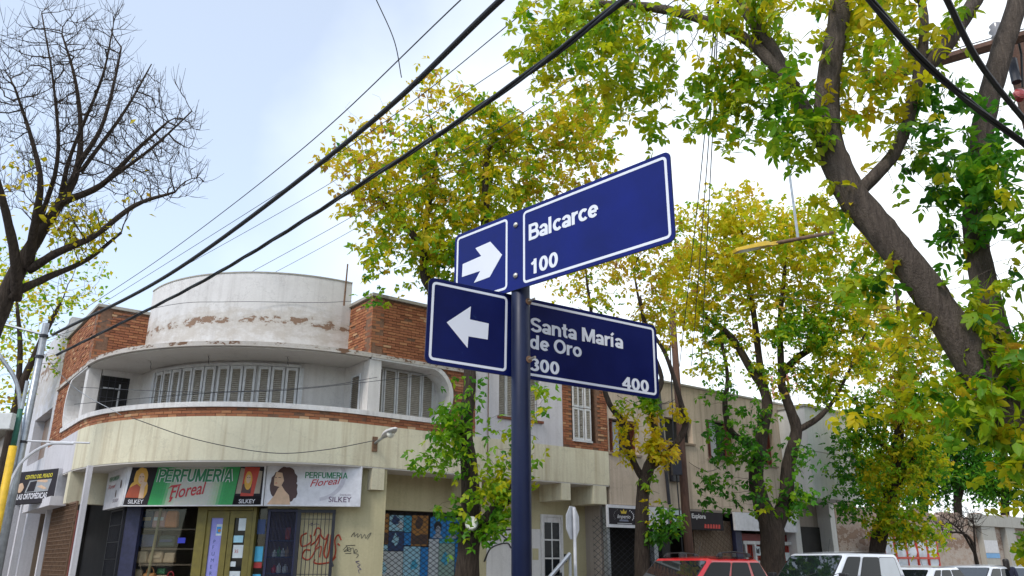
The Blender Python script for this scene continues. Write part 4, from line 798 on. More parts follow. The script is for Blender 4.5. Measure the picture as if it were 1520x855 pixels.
for j, (s0_, s1_, h_, mm, lab) in enumerate(((13.6, 19, 5.0, 'brownw', 'low brown building on the left street behind the bare tree'), (19.2, 27, 6.2, 'grey', 'grey two-storey building far down the left street'))):
    o = empty('street_building', FL.p((s0_+s1_)/2, -3, 0), lab, 'building'); k = MB(); k.box(FL, s0_, s1_, -6, -.2, 0, h_); k.build('wall', M[mm], o)
    k = MB(); k.box(FL, s0_-.1, s1_+.1, -6, .15, h_, h_+.16); k.build('roof', M['concrete'], o)
    for q in range(3):
        s_ = s0_+.7+q*(s1_-s0_)/3; k = MB(); k.box(FL, s_, s_+.9, -.21, -.15, 3.4, 4.7); f_ = k.build('window', M['slatd'], o); k = MB(); k.box(FL, s_+.08, s_+.82, -.15, -.14, 3.5, 4.6); k.build('pane', M['carglass'], f_)
        k = MB(); k.box(FL, s_-.1, s_+1.0, -.21, -.14, .15, 2.6); k.build('shop_door', M['dark'], o)

# ---------------------------------------------------------------- street name signs on the navy post (foreground)
PX, PY = .0300, 2.6547
post = empty('street_sign_post', (PX, PY, .15), 'navy blue round steel post carrying the two street name signs', 'post')
k = MB(); k.lathe(Matrix.Translation((PX, PY, .15)), [(.0325, 0), (.0325, 2.47), (.028, 2.475)], 24); k.build('pole', M['polem'], post, smooth=False)
for p in post.children[0].data.polygons: p.use_smooth = len(p.vertices) == 4
k = MB(); k.lathe(Matrix.Translation((PX, PY, .15)), [(.10, 0), (.10, .012), (.05, .02)], 20); k.build('base_plate', M['polem'], post)
def street_sign(label, az, off, rot, x0, xa, xb, x1, zb, zt, arrow, words, face='blue', nm='street_sign'):
    d = (math.sin(R(az)), math.cos(R(az))); fr = Fr((PX, PY), d); Ms = fr.mat(0, off, 0) @ Matrix.Translation((0, zt, 0)) @ Matrix.Rotation(R(rot), 4, 'Z') @ Matrix.Translation((0, -zt, 0))
    o = empty(nm, fr.p(0, off, zb), label, 'street sign')
    k = MB(); k.plate(Ms, rrect(x0-.013, zb-.013, x1+.013, zt+.013, .022, 4), -.004, -.0006); k.build('plate_edge', M['signback'], o)
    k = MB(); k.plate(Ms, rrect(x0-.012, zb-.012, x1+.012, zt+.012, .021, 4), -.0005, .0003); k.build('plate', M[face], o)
    for a, b in ((x0, xa), (xb, x1)):
        k = MB(); t = .0088; ring(k, Ms, rrect(a, zb, b, zt, .016, 4), rrect(a+t, zb+t, b-t, zt-t, .008, 4), .0003, .0009); k.build('border', M['signw'], o)
    P = []
    for x, y in arrow: P.append(sz(fr, x, y, off))
    k = MB(); k.plate(Ms, P, .0003, .001); k.build('arrow', M['signw'], o)
    for s, xl, xr, yb, yt, nm_ in words:
        s0, z0 = sz(fr, xl, yb, off); s1, zt1_ = sz(fr, xl, yt, off); s2 = s_at(fr, xr, z0, off)
        letters(nm_, s, Ms, M['signw'], o, s0, z0, s2-s0, zt1_-z0)
    return o, fr, Ms
c1 = lambda P: [(620+x/6.106, 300+y/6.106) for x, y in P]; c2 = lambda P: [(620+x/5.028, 400+y/5.028) for x, y in P]
s1o, f1, Ms1 = street_sign('upper blue street sign reading Balcarce 100 with an arrow pointing right', 134.406, .036, -.25, -.2994, -.0283, .0488, .6500, 2.4086, 2.6776,
    c1([(767, 478), (660, 360), (525, 420), (578, 490), (410, 565), (404, 682), (570, 625), (513, 733), (655, 680)][::-1]), [('Balcarce', 785.3, 889, 357.5, 333.5, 'street_name'), ('100', 787.5, 829, 408, 386, 'house_number')])
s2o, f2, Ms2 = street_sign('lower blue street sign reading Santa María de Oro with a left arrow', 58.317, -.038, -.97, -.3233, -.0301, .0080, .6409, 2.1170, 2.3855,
    c2([(220, 405), (378, 594), (383, 507), (527, 528), (533, 408), (392, 380), (398, 282)]), [('Santa María', 787.6, 925, 491.5, 470, 'street_name'), ('de Oro', 787.2, 864.3, 516.9, 495.5, 'street_name'), ('300', 787.2, 831.5, 549.5, 530, 'house_number'), ('400', 924.6, 964.4, 573.5, 555.5, 'house_number')], 'navy')  # darker blue stands in for shade on this plate
for py in (334, 409):
    s, z = sz(f1, 766, py, .037); Mb = Ms1 @ Matrix.Translation((s, z, 0)); k = MB(); k.lathe(Mb, [(.009, 0), (.0105, .002), (.009, .0055), (.005, .0085), (.001, .0095)], 14); k.build('bolt', M['bolt'], s1o, smooth=True)
for py in (447, 533):
    s, z = sz(f2, 783, py, .033); q = f2.p(.012, .030, z)
    k = MB(); k.tube([q - f2.n*.01, q + f2.n*.004], [.012, .012], 12); wsh = k.build('washer', M['rust'], s2o)
    k = MB(); k.tube([q, q + f2.n*.04], [.0042, .0042], 10); k.build('bolt', M['bolt'], s2o)
# ---------------------------------------------------------------- beige neighbour building, right of the corner building
NB = empty('beige_building', W(17, 4), 'stained beige two-storey building with shops, right of the corner building', 'building')
N0, N1, NZ0, NZ1 = 12.22, 21.2, 3.02, 6.65
def hole(px0, px1, py0, py1):
    s0, z1 = sz(FR, px0, py0); s1, z0 = sz(FR, px1, py1); return s0, s1, z0, z1
HL = [hole(904, 950, 620, 676), (s_at(FR, 988, 5.2), s_at(FR, 1029, 5.2), 4.92, 5.62), (s_at(FR, 1050, 5.2), s_at(FR, 1092, 5.2), 4.55, 5.75), (s_at(FR, 1122, 5.2), s_at(FR, 1150, 5.2), 4.55, 5.75)]
k = MB(); s = N0
for s0, s1, z0, z1 in HL:
    k.box(FR, s, s0, -.3, -.02, NZ0, NZ1); k.box(FR, s0, s1, -.3, -.021, NZ0, z0); k.box(FR, s0, s1, -.3, -.021, z1, NZ1); k.box(FR, s0, s1, -.3, -.26, z0, z1); s = s1
k.box(FR, s, N1, -.3, -.02, NZ0, NZ1); k.build('wall', M['beige'], NB)
k = MB(); k.box(FR, N0, N1, -.36, .03, NZ1, NZ1+.06); k.build('coping', M['concrete'], NB)
k = MB(); k.box(FR, N0, N1, -6, -.31, 6.2, 6.26); k.build('roof', M['concrete'], NB)
RW = col('window_redwood', (.16, .035, .018))
for i, (s0, s1, z0, z1) in enumerate(HL):
    k = MB(); k.box(FR, s0, s1, -.255, -.22, z0, z1); wnd = k.build('window', M['dark'], NB)
    k = MB(); k.box(FR, s0-.05, s1+.05, -.2, .04, z0-.06, z0-.002); k.build('sill', M['brownw'], wnd)
    if i != 1:
        w3 = (s1-s0)/4
        for j in (0, 3): shutter(NB, FR, s0+w3*j+.01, s0+w3*(j+1)-.01, z0+.01, z1-.01, -.2, RW, fw=.05).data.materials[0] = RW
        k = MB(); k.box(FR, s0+w3*1.1, s0+w3*1.9, -.215, -.21, z0+.05, z1-.05); k.build('curtain', col('net_curtain', (.42, .44, .47)), wnd)
k = MB(); q = s_at(FR, 981, 5.2); k.tube([FR.p(q-.05, .06, 6.3), FR.p(q-.02, .06, 5.2), FR.p(q+.1, .06, 3.1)], [.05]*3, 8); k.build('downpipe', M['iron'], NB)
k = MB(); k.box(FR, s_at(FR, 993, 5.2)-.1, s_at(FR, 993, 5.2)+.3, .0, .14, 3.75, 4.35); k.build('meter_cabinet', M['iron'], NB)
for a, b, c in ((14.0, 15.2, 6.2), (15.5, 17.2, 4.35), (12.6, 14.8, 6.0)):   # slack service wires on the wall
    P = [FR.p(a + (b-a)*t, .03, c - .25*math.sin(math.pi*t) + .1*t) for t in [i/10 for i in range(11)]]; k = MB(); k.tube(P, [.008]*11, 4); k.build('service_wire', M['cable'], NB)
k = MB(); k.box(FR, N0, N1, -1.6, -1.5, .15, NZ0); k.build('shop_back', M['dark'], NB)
k = MB(); k.box(FR, N0, N1, -1.5, -.03, NZ0-.06, NZ0-.002); k.build('shop_soffit', M['grey'], NB)
for px0, px1, mm in ((902, 906, 'steel'), (971, 977, 'steel'), (983, 995, 'dark'), (1094, 1103, 'navyiron'), (1184, 1190, 'rail')):
    a, b = s_at(FR, px0, 1.9, -.1), s_at(FR, px1, 1.9, -.1); k = MB(); k.box(FR, a, b, -.25, -.1, .15, NZ0-.06); k.build('post', M[mm], NB)
diamond(NB, FR, s_at(FR, 866, 1.9, -.06)+.35, s_at(FR, 984, 1.9), .2, 2.7, -.06, .15, .005, M['iron'])
diamond(NB, FR, s_at(FR, 1028, 1.9), s_at(FR, 1092, 1.9), .2, 2.7, -.1, .15, .006, M['rust'])
a, b = s_at(FR, 1032, 1.9, -.3), s_at(FR, 1090, 1.9, -.3); k = MB()
for i in range(26): k.box(FR, a+(b-a)*i/26, a+(b-a)*(i+.7)/26, -.34, -.3, .2, 2.75)
k.build('roller_slats', M['brownw'], NB, kind='stuff')
# red grille door with white frames at the far end
a, b = s_at(FR, 1106, 1.9, -.2), s_at(FR, 1180, 1.9, -.2)
k = MB(); k.box(FR, a, b, -.4, -.35, .15, 2.4); k.build('red_door_back', col('door_crimson', (.22, .02, .02)), NB)
k = MB(); n_ = 22
for i in range(n_+1): k.box(FR, a+(b-a)*i/n_-.012, a+(b-a)*i/n_+.012, -.3, -.27, .2, 2.05)
for z in (.5, 1.1, 1.7): k.box(FR, a, b, -.269, -.25, z-.012, z+.012)
k.build('red_bars', M['redframe'], NB, kind='stuff')
k = MB(); k.box(FR, a-.05, b+.05, -.3, -.2, 2.08, 2.18); k.box(FR, a-.05, b+.05, -.3, -.2, 2.5, 2.56)
for f in (0, .18, .5, .97): k.box(FR, a+(b-a)*f, a+(b-a)*f+.09, -.28, -.18, .15, 2.079)
k.build('white_frame', M['rail'], NB)
Mx = FR.mat(0, -.17, 0)
for px_, z0, z1, w_ in ((1121, 1.75, 2.02, .3), (1122, 1.35, 1.6, .26), (1165, 1.6, 1.85, .25)): q = s_at(FR, px_, 1.9, -.17); pr(NB, 'notice', PC['wh'], Mx, [(q, z0), (q+w_, z0), (q+w_, z1), (q, z1)], z=.004)
q = s_at(FR, 1121, 1.9, -.17); pr(NB, 'notice_figure', PC['bk'], Mx, [(q+.05, 1.82), (q+.2, 1.8), (q+.22, 1.98), (q+.12, 1.93), (q+.05, 1.98)], z=.007)
# sign boards over the shops
def board(label, px0, px1, z0, z1, m, n=.06):
    a, b = s_at(FR, px0, 3.0, n), s_at(FR, px1, 3.0, n); o = empty('shop_sign', FR.p((a+b)/2, n, z0), label, 'sign'); k = MB(); k.box(FR, a, b, -.018, n, z0, z1); k.build('board', m, o); return o, FR.mat(a, n, z0), b-a
zz0, zz1 = 2.42, 3.0
o, Mx, ln = board('white fascia board with a black panel and gold crown, over the dark mesh shop', 902, 990, zz0, zz1, SW_)
pr(o, 'black_panel', DK, Mx, [(.03, .08), (ln*.52, .08), (ln*.52, .50), (.03, .50)], z=.004)
cx, cy = ln*.25, .30
cr = col('print_gold', (.55, .40, .03)); pr(o, 'crown', cr, Mx, [(cx-.09, cy+.06), (cx+.09, cy+.06), (cx+.12, cy+.15), (cx+.05, cy+.11), (cx, cy+.18), (cx-.05, cy+.11), (cx-.12, cy+.15)], z=.007)
text('letters', 'Imperio', Mx, SW_, o, cx-.25, cy-.06, w=.5, h=.10, bold=.01, shear=.3, depth=.007)
for i in range(9):
    for sg in (-1, 1):
        t = R(-28+i*13); x, y = cx+sg*.38*math.cos(t), cy+.19*math.sin(t)
        if i < 7: pr(o, 'laurel_leaf', SW_, Mx, [(x-.02, y-.018), (x+.012*sg, y-.01), (x+.02, y+.022), (x-.01*sg, y+.014)], z=.006)
pr(o, 'ribbon', col('print_slate', (.16, .17, .24)), Mx, [(cx-.18, cy-.14), (cx+.18, cy-.14), (cx+.15, cy-.09), (cx-.15, cy-.09)], z=.007)
pr(o, 'white_bars', SW_, Mx, [(cx-.25, cy-.2), (cx+.3, cy-.2), (cx+.3, cy-.185), (cx-.25, cy-.185)], z=.007)
o, Mx, ln = board('pale city-picture board with a red-lettered strip, behind the wooden pole', 992, 1022, zz0+.06, zz1-.05, col('print_sky', (.45, .55, .58)))
pr(o, 'strip', DK, Mx, [(.0, .0), (.16, .0), (.16, .47), (0, .47)], z=.004); [pr(o, 'red_mark', col('print_signred', (.55, .04, .03)), Mx, [(.03, .05+q*.085), (.13, .04+q*.085), (.12, .10+q*.085), (.05, .105+q*.085)], z=.007) for q in range(5)]
pr(o, 'skyline', PC['br'], Mx, [(.2, .02), (ln-.02, .02), (ln-.02, .22), (ln*.8, .2), (ln*.78, .38), (ln*.74, .38), (ln*.7, .2), (ln*.55, .13), (ln*.5, .24), (.24, .12)], z=.005); pr(o, 'dark_house', DK, Mx, [(.24, .24), (.42, .24), (.42, .34), (.24, .34)], z=.005)
o, Mx, ln = board('black board with white and red lettering, right of the wooden pole', 1024, 1072, zz0+.02, zz1-.06, DK)
text('letters', 'Explora', Mx, SW_, o, .06, .32, w=ln*.42, h=.13, bold=.02, depth=.005); [pr(o, 'red_mark', col('print_signred', (.55, .04, .03)), Mx, [(ln*(.4+.085*q), .05), (ln*(.46+.085*q), .05), (ln*(.465+.085*q), .16), (ln*(.42+.085*q), .17)], z=.007) for q in range(6)]
o, Mx, ln = board('plain white fascia board behind the forked tree', 1090, 1182, zz0+.05, zz1, SW_)
# ---------------------------------------------------------------- white building beyond, upper floor jutting out
WB = empty('white_building', W(22.5, 2), 'plain white two-storey building with overhanging upper floor, behind the trees', 'building')
c0, c1 = s_at(FR, 1201, 5.0, 1.0), s_at(FR, 1268, 5.0, 1.0); zt2 = z_at(FR, c0, 1.0, 603)
k = MB(); k.box(FR, c0, c1, -6, 1.0, 3.5, zt2); k.build('upper_floor', M['whiteb'], WB); k = MB(); k.box(FR, c0+.2, c1, -6, -.5, 0, 3.499); k.build('ground_floor', M['grey'], WB)
k = MB(); k.box(FR, c0-.05, c1+.05, -6, 1.05, zt2, zt2+.08); k.build('coping', M['concrete'], WB)
for s_ in (c0+.25, c0+2.4):
    k = MB(); k.box(FR, s_, s_+.3, -.49, .0, .15, 3.49); k.build('pillar', M['whiteb'], WB)
for z in (4.6, 5.8):
    k = MB(); k.box(FR, c1-.28, c1-.02, 1.0, 1.03, z, z+.55); wn_ = k.build('window', M['grey'], WB); k = MB(); k.box(FR, c1-.25, c1-.05, 1.03, 1.036, z+.04, z+.5); k.build('pane', M['carglass'], wn_)
k = MB(); k.box(FR, c0+.5, c1-.2, -.49, -.45, .15, 2.7); k.build('shop_opening', M['dark'], WB)
k = MB(); k.box(FR, c0+.01, c1-.01, 1.0, 1.006, 4.98, 5.0); k.build('joint', M['grey'], WB)
# ---------------------------------------------------------------- ruined brick wall and red framed hoarding
RW_ = empty('ruined_wall', W(33, 0), 'broken adobe and brick wall with concrete pillars at the far right of the street', 'wall')
fz = 3.55; a0, a1 = 24.4, 44
k = MB(); n_ = 48; top = [fz + .10*math.sin(i*.9) + random.uniform(-.10, .10) for i in range(n_+1)]
for i in range(n_):
    s0, s1 = a0+(a1-a0)*i/n_, a0+(a1-a0)*(i+1)/n_
    k.add([FR.p(s0, -.8, 0), FR.p(s1, -.8, 0), FR.p(s1, -.8, top[i+1]), FR.p(s0, -.8, top[i]), FR.p(s0, -1.2, 0), FR.p(s1, -1.2, 0), FR.p(s1, -1.2, top[i+1]), FR.p(s0, -1.2, top[i])], [(0,1,2,3), (4,7,6,5), (3,2,6,7)])
k.build('rubble_wall', M['ruin'], RW_)
for px0, px1 in ((1456, 1476), (1492, 1506)):
    s0, s1 = s_at(FR, px0, 2.0, -.75), s_at(FR, px1, 2.0, -.75); k = MB(); k.box(FR, s0, s1, -.79, -.55, 0, 3.3); p_ = k.build('pillar', M['concrete'], RW_)
    if px0 < 1480:
        k = MB(); k.box(FR, s0+.005, s1-.005, -.549, -.54, 1.75, 1.95); k.build('blue_paint', col('wall_blue', (.12, .30, .52)), p_); k = MB(); k.box(FR, s0+.005, s1-.005, -.549, -.54, 1.97, 2.5); k.build('white_paint', col('wall_white', (.55, .53, .52)), p_)
s0 = s_at(FR, 1440, 3.3, -.7); k = MB(); k.box(FR, s0, a1, -.79, -.5, 3.1, 3.6); k.build('ring_beam', M['concrete'], RW_)
for i in range(60):                                   # tumbled stones along the foot of the wall
    q = FR.p(random.uniform(28, 38), random.uniform(-.7, -.35), random.uniform(.1, .5)); k = MB(); k.lathe(Matrix.Translation(q), [(.0, -.12), (random.uniform(.1, .2), -.05), (random.uniform(.1, .22), .05), (0.02, .13)], 6); k.build('stone', M['ruin'], RW_)
HO = empty('hoarding', W(27, .5), 'white tarpaulin hoarding in a red steel frame, behind the parked white cars', 'fence')
h0, h1 = s_at(FR, 1296, 2, -.3), s_at(FR, 1392, 2, -.3); cols_ = 6
xs = [h0+(h1-h0)*i/cols_ for i in range(cols_+1)]
for x in xs: k = MB(); k.box(FR, x-.035, x+.035, -.35, -.28, 0, 2.58); k.build('frame_post', M['redframe'], HO)
for z in (.9, 1.72, 2.55): k = MB(); k.box(FR, h0, h1, -.278, -.25, z-.035, z+.035); k.build('frame_rail', M['redframe'], HO)
for i in range(cols_):
    for j, (z0, z1) in enumerate(((.94, 1.68), (1.76, 2.51))):
        k = MB(); vs = []; nn_ = 5
        for q in range(nn_+1):
            for p in range(nn_+1): vs.append(FR.p(xs[i]+.04+(xs[i+1]-xs[i]-.08)*p/nn_, -.33+random.uniform(-.035, .03), z0+(z1-z0)*q/nn_))
        k.add(vs, [(q*(nn_+1)+p, q*(nn_+1)+p+1, (q+1)*(nn_+1)+p+1, (q+1)*(nn_+1)+p) for q in range(nn_) for p in range(nn_)]); k.build('tarp_panel', M['tarp'], HO, smooth=True)
# red lattice radio masts far behind
for px, D, py in ((1198, 90, 520), (1172, 110, 535)):
    b_ = at(px+6, 837, D); b_.z = 0; t_ = at(px, py, D); o = empty('radio_mast', b_, 'red and white lattice radio mast far behind, ' + ('nearer and wider one' if D == 90 else 'fainter one to the left'), 'mast')
    for j in range(8):
        k = MB(); z0, z1 = t_.z*j/8, t_.z*(j+1)/8; w0 = .55
        for sx, sy in ((-1, -1), (1, -1), (0, 1)): k.bar((b_.x+sx*w0, b_.y+sy*w0, z0), (b_.x+sx*w0, b_.y+sy*w0, z1), .06)
        for q in range(3):
            za, zb = z0+(z1-z0)*q/3, z0+(z1-z0)*(q+1)/3; k.bar((b_.x-w0, b_.y-w0, za), (b_.x+w0, b_.y-w0, zb), .035); k.bar((b_.x+w0, b_.y-w0, za), (b_.x, b_.y+w0, zb), .035); k.bar((b_.x, b_.y+w0, za), (b_.x-w0, b_.y-w0, zb), .035)
        k.build('lattice_section', M['redframe'] if j % 2 else col('mast_white', (.6, .55, .55)), o)

# ---------------------------------------------------------------- unseen buildings added around the viewer to dim fill light and glass reflections
def unseen_building(label, fr, s0, s1, depth, h, m, nwin, two=True):
    o = empty('street_building', fr.p((s0+s1)/2, -depth/2, 0), label, 'building'); k = MB(); k.box(fr, s0, s1, -depth, 0, 0, h); k.build('wall', M[m], o); k = MB(); k.box(fr, s0-.1, s1+.1, -depth-.1, .2, h, h+.18); k.build('roof', M['concrete'], o)
    for i in range(nwin):
        s_ = s0 + (s1-s0)*(i+.5)/nwin
        for z0, z1, w_ in (((.15, 2.7, 1.3), (3.9, 5.3, .7)) if two else ((.15, 2.7, 1.3),)):
            k = MB(); k.box(fr, s_-w_, s_+w_, .002, .05, z0, z1); f_ = k.build('window', M['slatd'], o); k = MB(); k.box(fr, s_-w_+.1, s_+w_-.1, .05, .056, z0+.1, z1-.1); k.build('pane', M['carglass'], f_)
unseen_building('unseen brown shop building added behind the viewer on the near pavement to dim reflections', Fr(W(0, -18.2)[:2], r2, True), .5, 26, 9, 6.4, 'brownw', 6)
unseen_building('unseen beige building added across the left street to dim reflections, facing the corner building', Fr(W(-16.6, 0)[:2], l2), 1.5, 30, 9, 6.8, 'beige', 7)
unseen_building('unseen grey building added diagonally behind the viewer to dim reflections', Fr(W(-16.6, -18.2)[:2], l2), -24, 0, 9, 7.2, 'grey', 5)
# ---------------------------------------------------------------- poles, lamps
def pole(name, label, pts, rad, m, cat='pole', sides=12): o = empty(name, Vector(pts[0]), label, cat); k = MB(); k.tube(pts, rad, sides); k.build('shaft', m, o, smooth=True); return o
wp = [at(1026, 856, 20.4), at(1018, 760, 20.9), at(998, 462, 23.2)]; wp[0] = Vector((wp[0].x+.03, wp[0].y, .1))
o = pole('utility_pole', 'leaning reddish-brown wooden utility pole in front of the beige building', wp, [.13, .115, .085], M['wood'])
k = MB(); k.box(Fr((wp[1].x-.2, wp[1].y-.25), (1, 0)), -.14, .1, -.1, .12, 3.7, 4.4); k.build('junction_box', M['iron'], o)
k = MB(); k.tube([wp[0]+Vector((-.2, -.1, 0)), wp[1]+Vector((-.22, -.12, 2)), wp[2]+Vector((-.12, -.1, -.3))], [.018]*3, 5); k.build('riser_cable', M['cable'], o)
# silver lamp pole at the left, with arm
base = at(-2, 842, 15.6); tp = at(68, 482, 17.2); tp = Vector((base.x, base.y, 0)) + Vector((0, 0, at(68, 482, 17.0).z))
qx = at(45, 600, 16.4); bx, by = qx.x, qx.y; ztop = CZ + by*(ST+((427.5-480)/F)*CT)/(CT-((427.5-480)/F)*ST)
o = pole('lamp_pole', 'tall galvanised steel pole with cable brackets on the left pavement', [(bx, by, .15), (bx, by, 3), (bx, by, ztop)], [.085, .08, .065], M['steel'])
k = MB(); k.tube([(bx, by, ztop-.25), (bx-1.0, by-.2, ztop-.02)], [.028]*2, 6); k.build('top_arm', M['steel'], o)
k = MB(); k.tube(catmull([(bx-.02, by-.1, 3.2), (bx-.05, by-.14, 4.2), (bx-.25, by-.2, 5.0), (bx-.7, by-.3, 5.6)], 6), [.04]*19, 8); k.build('curved_arm', M['steel'], o, smooth=True)
k = MB(); k.tube(catmull([(bx-.05, by-.16, 2.6), (bx+.12, by-.16, 3.35), (bx+.55, by-.1, 3.75), (bx+1.0, by+.05, 3.8)], 5), [.028]*16, 6); k.tube([(bx, by, 3.85), (bx+1.3, by+.1, 3.82)], [.02]*2, 6); k.build('bracket', col('bracket_white', (.6, .6, .62)), o)
for z in (ztop-.3, ztop-.75, 3.8):
    k = MB(); k.lathe(Matrix.Translation((bx, by, z)), [(.085, 0), (.085, .05)], 14); k.build('clamp', M['iron'], o)
qx = at(12, 700, 13.2); cx, cy = qx.x, qx.y
o = empty('signal_pole', (cx, cy, .15), 'thin pole painted yellow below and green above, with a white box', 'pole')
zy = z_at(Fr((cx, cy), (1, 0)), 0, 0, 662)
k = MB(); k.tube([(cx, cy, .15), (cx, cy, zy)], [.062, .062], 12); k.build('yellow_shaft', M['polyel'], o, smooth=True); k = MB(); k.tube([(cx, cy, zy), (cx, cy, zy+.62)], [.045, .04], 12); k.build('green_shaft', M['polgrn'], o, smooth=True)
k = MB(); k.tube([(cx+.02, cy, zy+.62), (cx+.02, cy, zy+1.1)], [.03, .03], 8); k.build('cap_pipe', M['steel'], o)
k = MB(); k.box(Fr((cx-.1, cy-.12), (1, 0)), -.12, .1, -.05, .08, zy+.25, zy+.52); k.build('box', col('box_white', (.6, .6, .58)), o, bevel=.01)
# wall lamp on the fascia
o = empty('wall_lamp', FR.p(5.35, .0, 3.9), 'white street lamp on a bracket on the cream fascia', 'lamp'); s_, z_ = sz(FR, 556, 658, .0)
k = MB(); k.box(FR, s_-.06, s_+.06, .0, .03, z_-.18, z_+.14); k.build('bracket', M['rust'], o)
p0 = FR.p(s_, .02, z_); p1 = at(586, 637, (p0.y*CT)-.15)
k = MB(); k.tube([p0, p0+(p1-p0)*.5], [.03, .03], 8); k.build('arm', M['steel'], o)
d_ = (p1-p0).normalized(); u_ = Vector((0, 0, 1)); sd_ = d_.cross(u_).normalized(); u_ = sd_.cross(d_)
k = MB(); pts = []; n_ = 9
for i in range(n_):
    t = i/(n_-1); c = p0+(p1-p0)*(.42+.62*t); w_ = .025+.085*math.sin(math.pi*min(1, t*.85+.08))
    pts.append([c+u_*w_*.75+sd_*0, c+u_*w_*.45+sd_*w_*.9, c-u_*.01+sd_*w_, c-u_*.01-sd_*w_, c+u_*w_*.45-sd_*w_*.9])
k.add([q for r_ in pts for q in r_], [(i*5+j, i*5+(j+1) % 5, (i+1)*5+(j+1) % 5, (i+1)*5+j) for i in range(n_-1) for j in range(5)] + [(4, 3, 2, 1, 0), tuple((n_-1)*5+j for j in range(5))]); k.build('housing', M['rail'], o, smooth=True)
k = MB(); c = p0+(p1-p0)*.80; k.lathe(Matrix.Translation(c-u_*.02) @ Matrix.Rotation(math.pi, 4, 'X'), [(.085, 0), (.08, .05), (.05, .09), (.01, .105)], 12); k.build('lens', M['lampg'], o, smooth=True)
# yellow lamp hung from wires over the street
LP0, LP1, LP2 = at(1090, 372, 12.2), at(1146, 362, 12.5), at(1236, 345, 13.0)
o = empty('street_lamp', LP0, 'yellow street lamp on a rusty pipe arm hung from wires over the street', 'lamp')
d_ = (LP1-LP0).normalized(); sd_ = d_.cross(Vector((0, 0, 1))).normalized(); u_ = sd_.cross(d_)
k = MB(); rr = []
for t, w_, h in ((0, .05, .015), (.06, .09, .03), (.4, .11, .04), (.75, .10, .055), (.88, .07, .05), (.95, .035, .03), (1.12, .03, .03)):
    c = LP0+(LP1-LP0)*t; rr.append([c-sd_*w_-u_*.03, c+sd_*w_-u_*.03, c+sd_*w_*.85+u_*h*.7, c+sd_*w_*.4+u_*h, c-sd_*w_*.4+u_*h, c-sd_*w_*.85+u_*h*.7])
k.add([q for r_ in rr for q in r_], [(i*6+j, i*6+(j+1) % 6, (i+1)*6+(j+1) % 6, (i+1)*6+j) for i in range(len(rr)-1) for j in range(6)] + [(5, 4, 3, 2, 1, 0), tuple((len(rr)-1)*6+j for j in range(6))]); k.build('housing', M['yellow'], o)
k = MB(); k.add([LP0+(LP1-LP0)*t+sd_*s_*.08-u_*.034 for t, s_ in ((.08, -1), (.62, -1), (.62, 1), (.08, 1))] + [LP0+(LP1-LP0)*t+sd_*s_*.08-u_*.029 for t, s_ in ((.08, -1), (.62, -1), (.62, 1), (.08, 1))], [(0,1,2,3), (4,5,6,7), (0,1,5,4), (1,2,6,5), (2,3,7,6), (3,0,4,7)]); k.build('lens', M['lampg'], o)
k = MB(); k.tube([LP1, LP2], [.03, .03], 8); k.build('arm', M['rust'], o, smooth=True)
hg = LP1+(LP2-LP1)*.42; k = MB(); k.tube([hg, hg+Vector((-.02, 0, 3.2))], [.022, .022], 6); k.build('hanger_rod', M['steel'], o)
# stop sign seen from behind, post and rail on the kerb
q = at(850, 776, 15.2); o = empty('stop_sign', (q.x, q.y, .15), 'pale octagonal stop sign seen edge-on from behind on a white post', 'sign')
Ms = Fr((q.x, q.y), (math.cos(R(62)), math.sin(R(62)))).mat(0, 0, 0); k = MB(); k.plate(Ms, circ(0, q.z, .325, 8, a0=R(22.5)), -.003, .003); k.build('plate', col('sign_back_grey', (.52, .53, .55), .4), o)
k = MB(); k.plate(Ms, circ(0, q.z, .315, 8, a0=R(22.5)), -.006, -.0031); k.build('red_face', col('stop_red', (.45, .02, .02)), o)
k = MB(); k.tube([(q.x+.03, q.y-.03, .15), (q.x+.03, q.y-.03, q.z+.28)], [.03, .03], 10); k.build('post', col('post_white', (.62, .62, .64)), o)
o = empty('hand_rail', at(820, 856, 14.4), 'sloping grey steel hand rail beside the stop sign post', 'rail'); A, B = at(812, 862, 14.4), at(846, 822, 14.8); A2_ = A + (A-B)*.8
k = MB(); k.tube([Vector(A2_), B], [.04, .04], 8); k.build('rail', M['steel'], o)
for p_ in (Vector(A2_), B): k = MB(); k.tube([(p_.x, p_.y, .1), p_], [.03, .03], 8); k.build('leg', M['steel'], o)

# ---------------------------------------------------------------- overhead cables
def cable(label, P, rad, m='cable', twist=False, ext=6.0, name='overhead_cable', sides=6, ext0=0.0):
    Q = [at(*p) for p in P]; C = catmull(Q, 14)
    if ext: C.append(C[-1] + (C[-1]-C[-3]).normalized()*ext)
    if ext0: C.insert(0, C[0] + (C[0]-C[2]).normalized()*ext0)
    k = MB(); 
    if twist:
        for ph in (0, 2.1, 4.2):
            D_ = []; L_ = 0
            fine = [C[i] + (C[i+1]-C[i])*(j/6) for i in range(len(C)-1) for j in range(6)] + [C[-1]]
            for i, c in enumerate(fine):
                if i: L_ += (c-fine[i-1]).length
                t = (fine[min(i+1, len(fine)-1)]-fine[max(0, i-1)]).normalized(); s_ = t.cross(Vector((0, 0, 1))).normalized(); u = s_.cross(t); a = L_*2.2+ph
                D_.append(c + (s_*math.cos(a)+u*math.sin(a))*rad*.55)
            k.tube(D_, [rad*.56]*len(D_), 5)
    else: k.tube(C, [rad]*len(C), sides)
    return tag(k.build(name, M[m], smooth=True), label, 'cable', 'overhead cables')
cable('upper thick black cable slanting from the silver pole to the top of the photo', [(78, 497, 17.0), (250, 408, 13.2), (520, 207, 9.2), (747, -4, 6.9)], .030, twist=False)
cable('lower thick twisted black cable passing just above the street signs', [(84, 527, 17.0), (300, 418, 12.8), (560, 258, 9.0), (760, 126, 6.9), (934, -6, 5.6)], .026, twist=True)
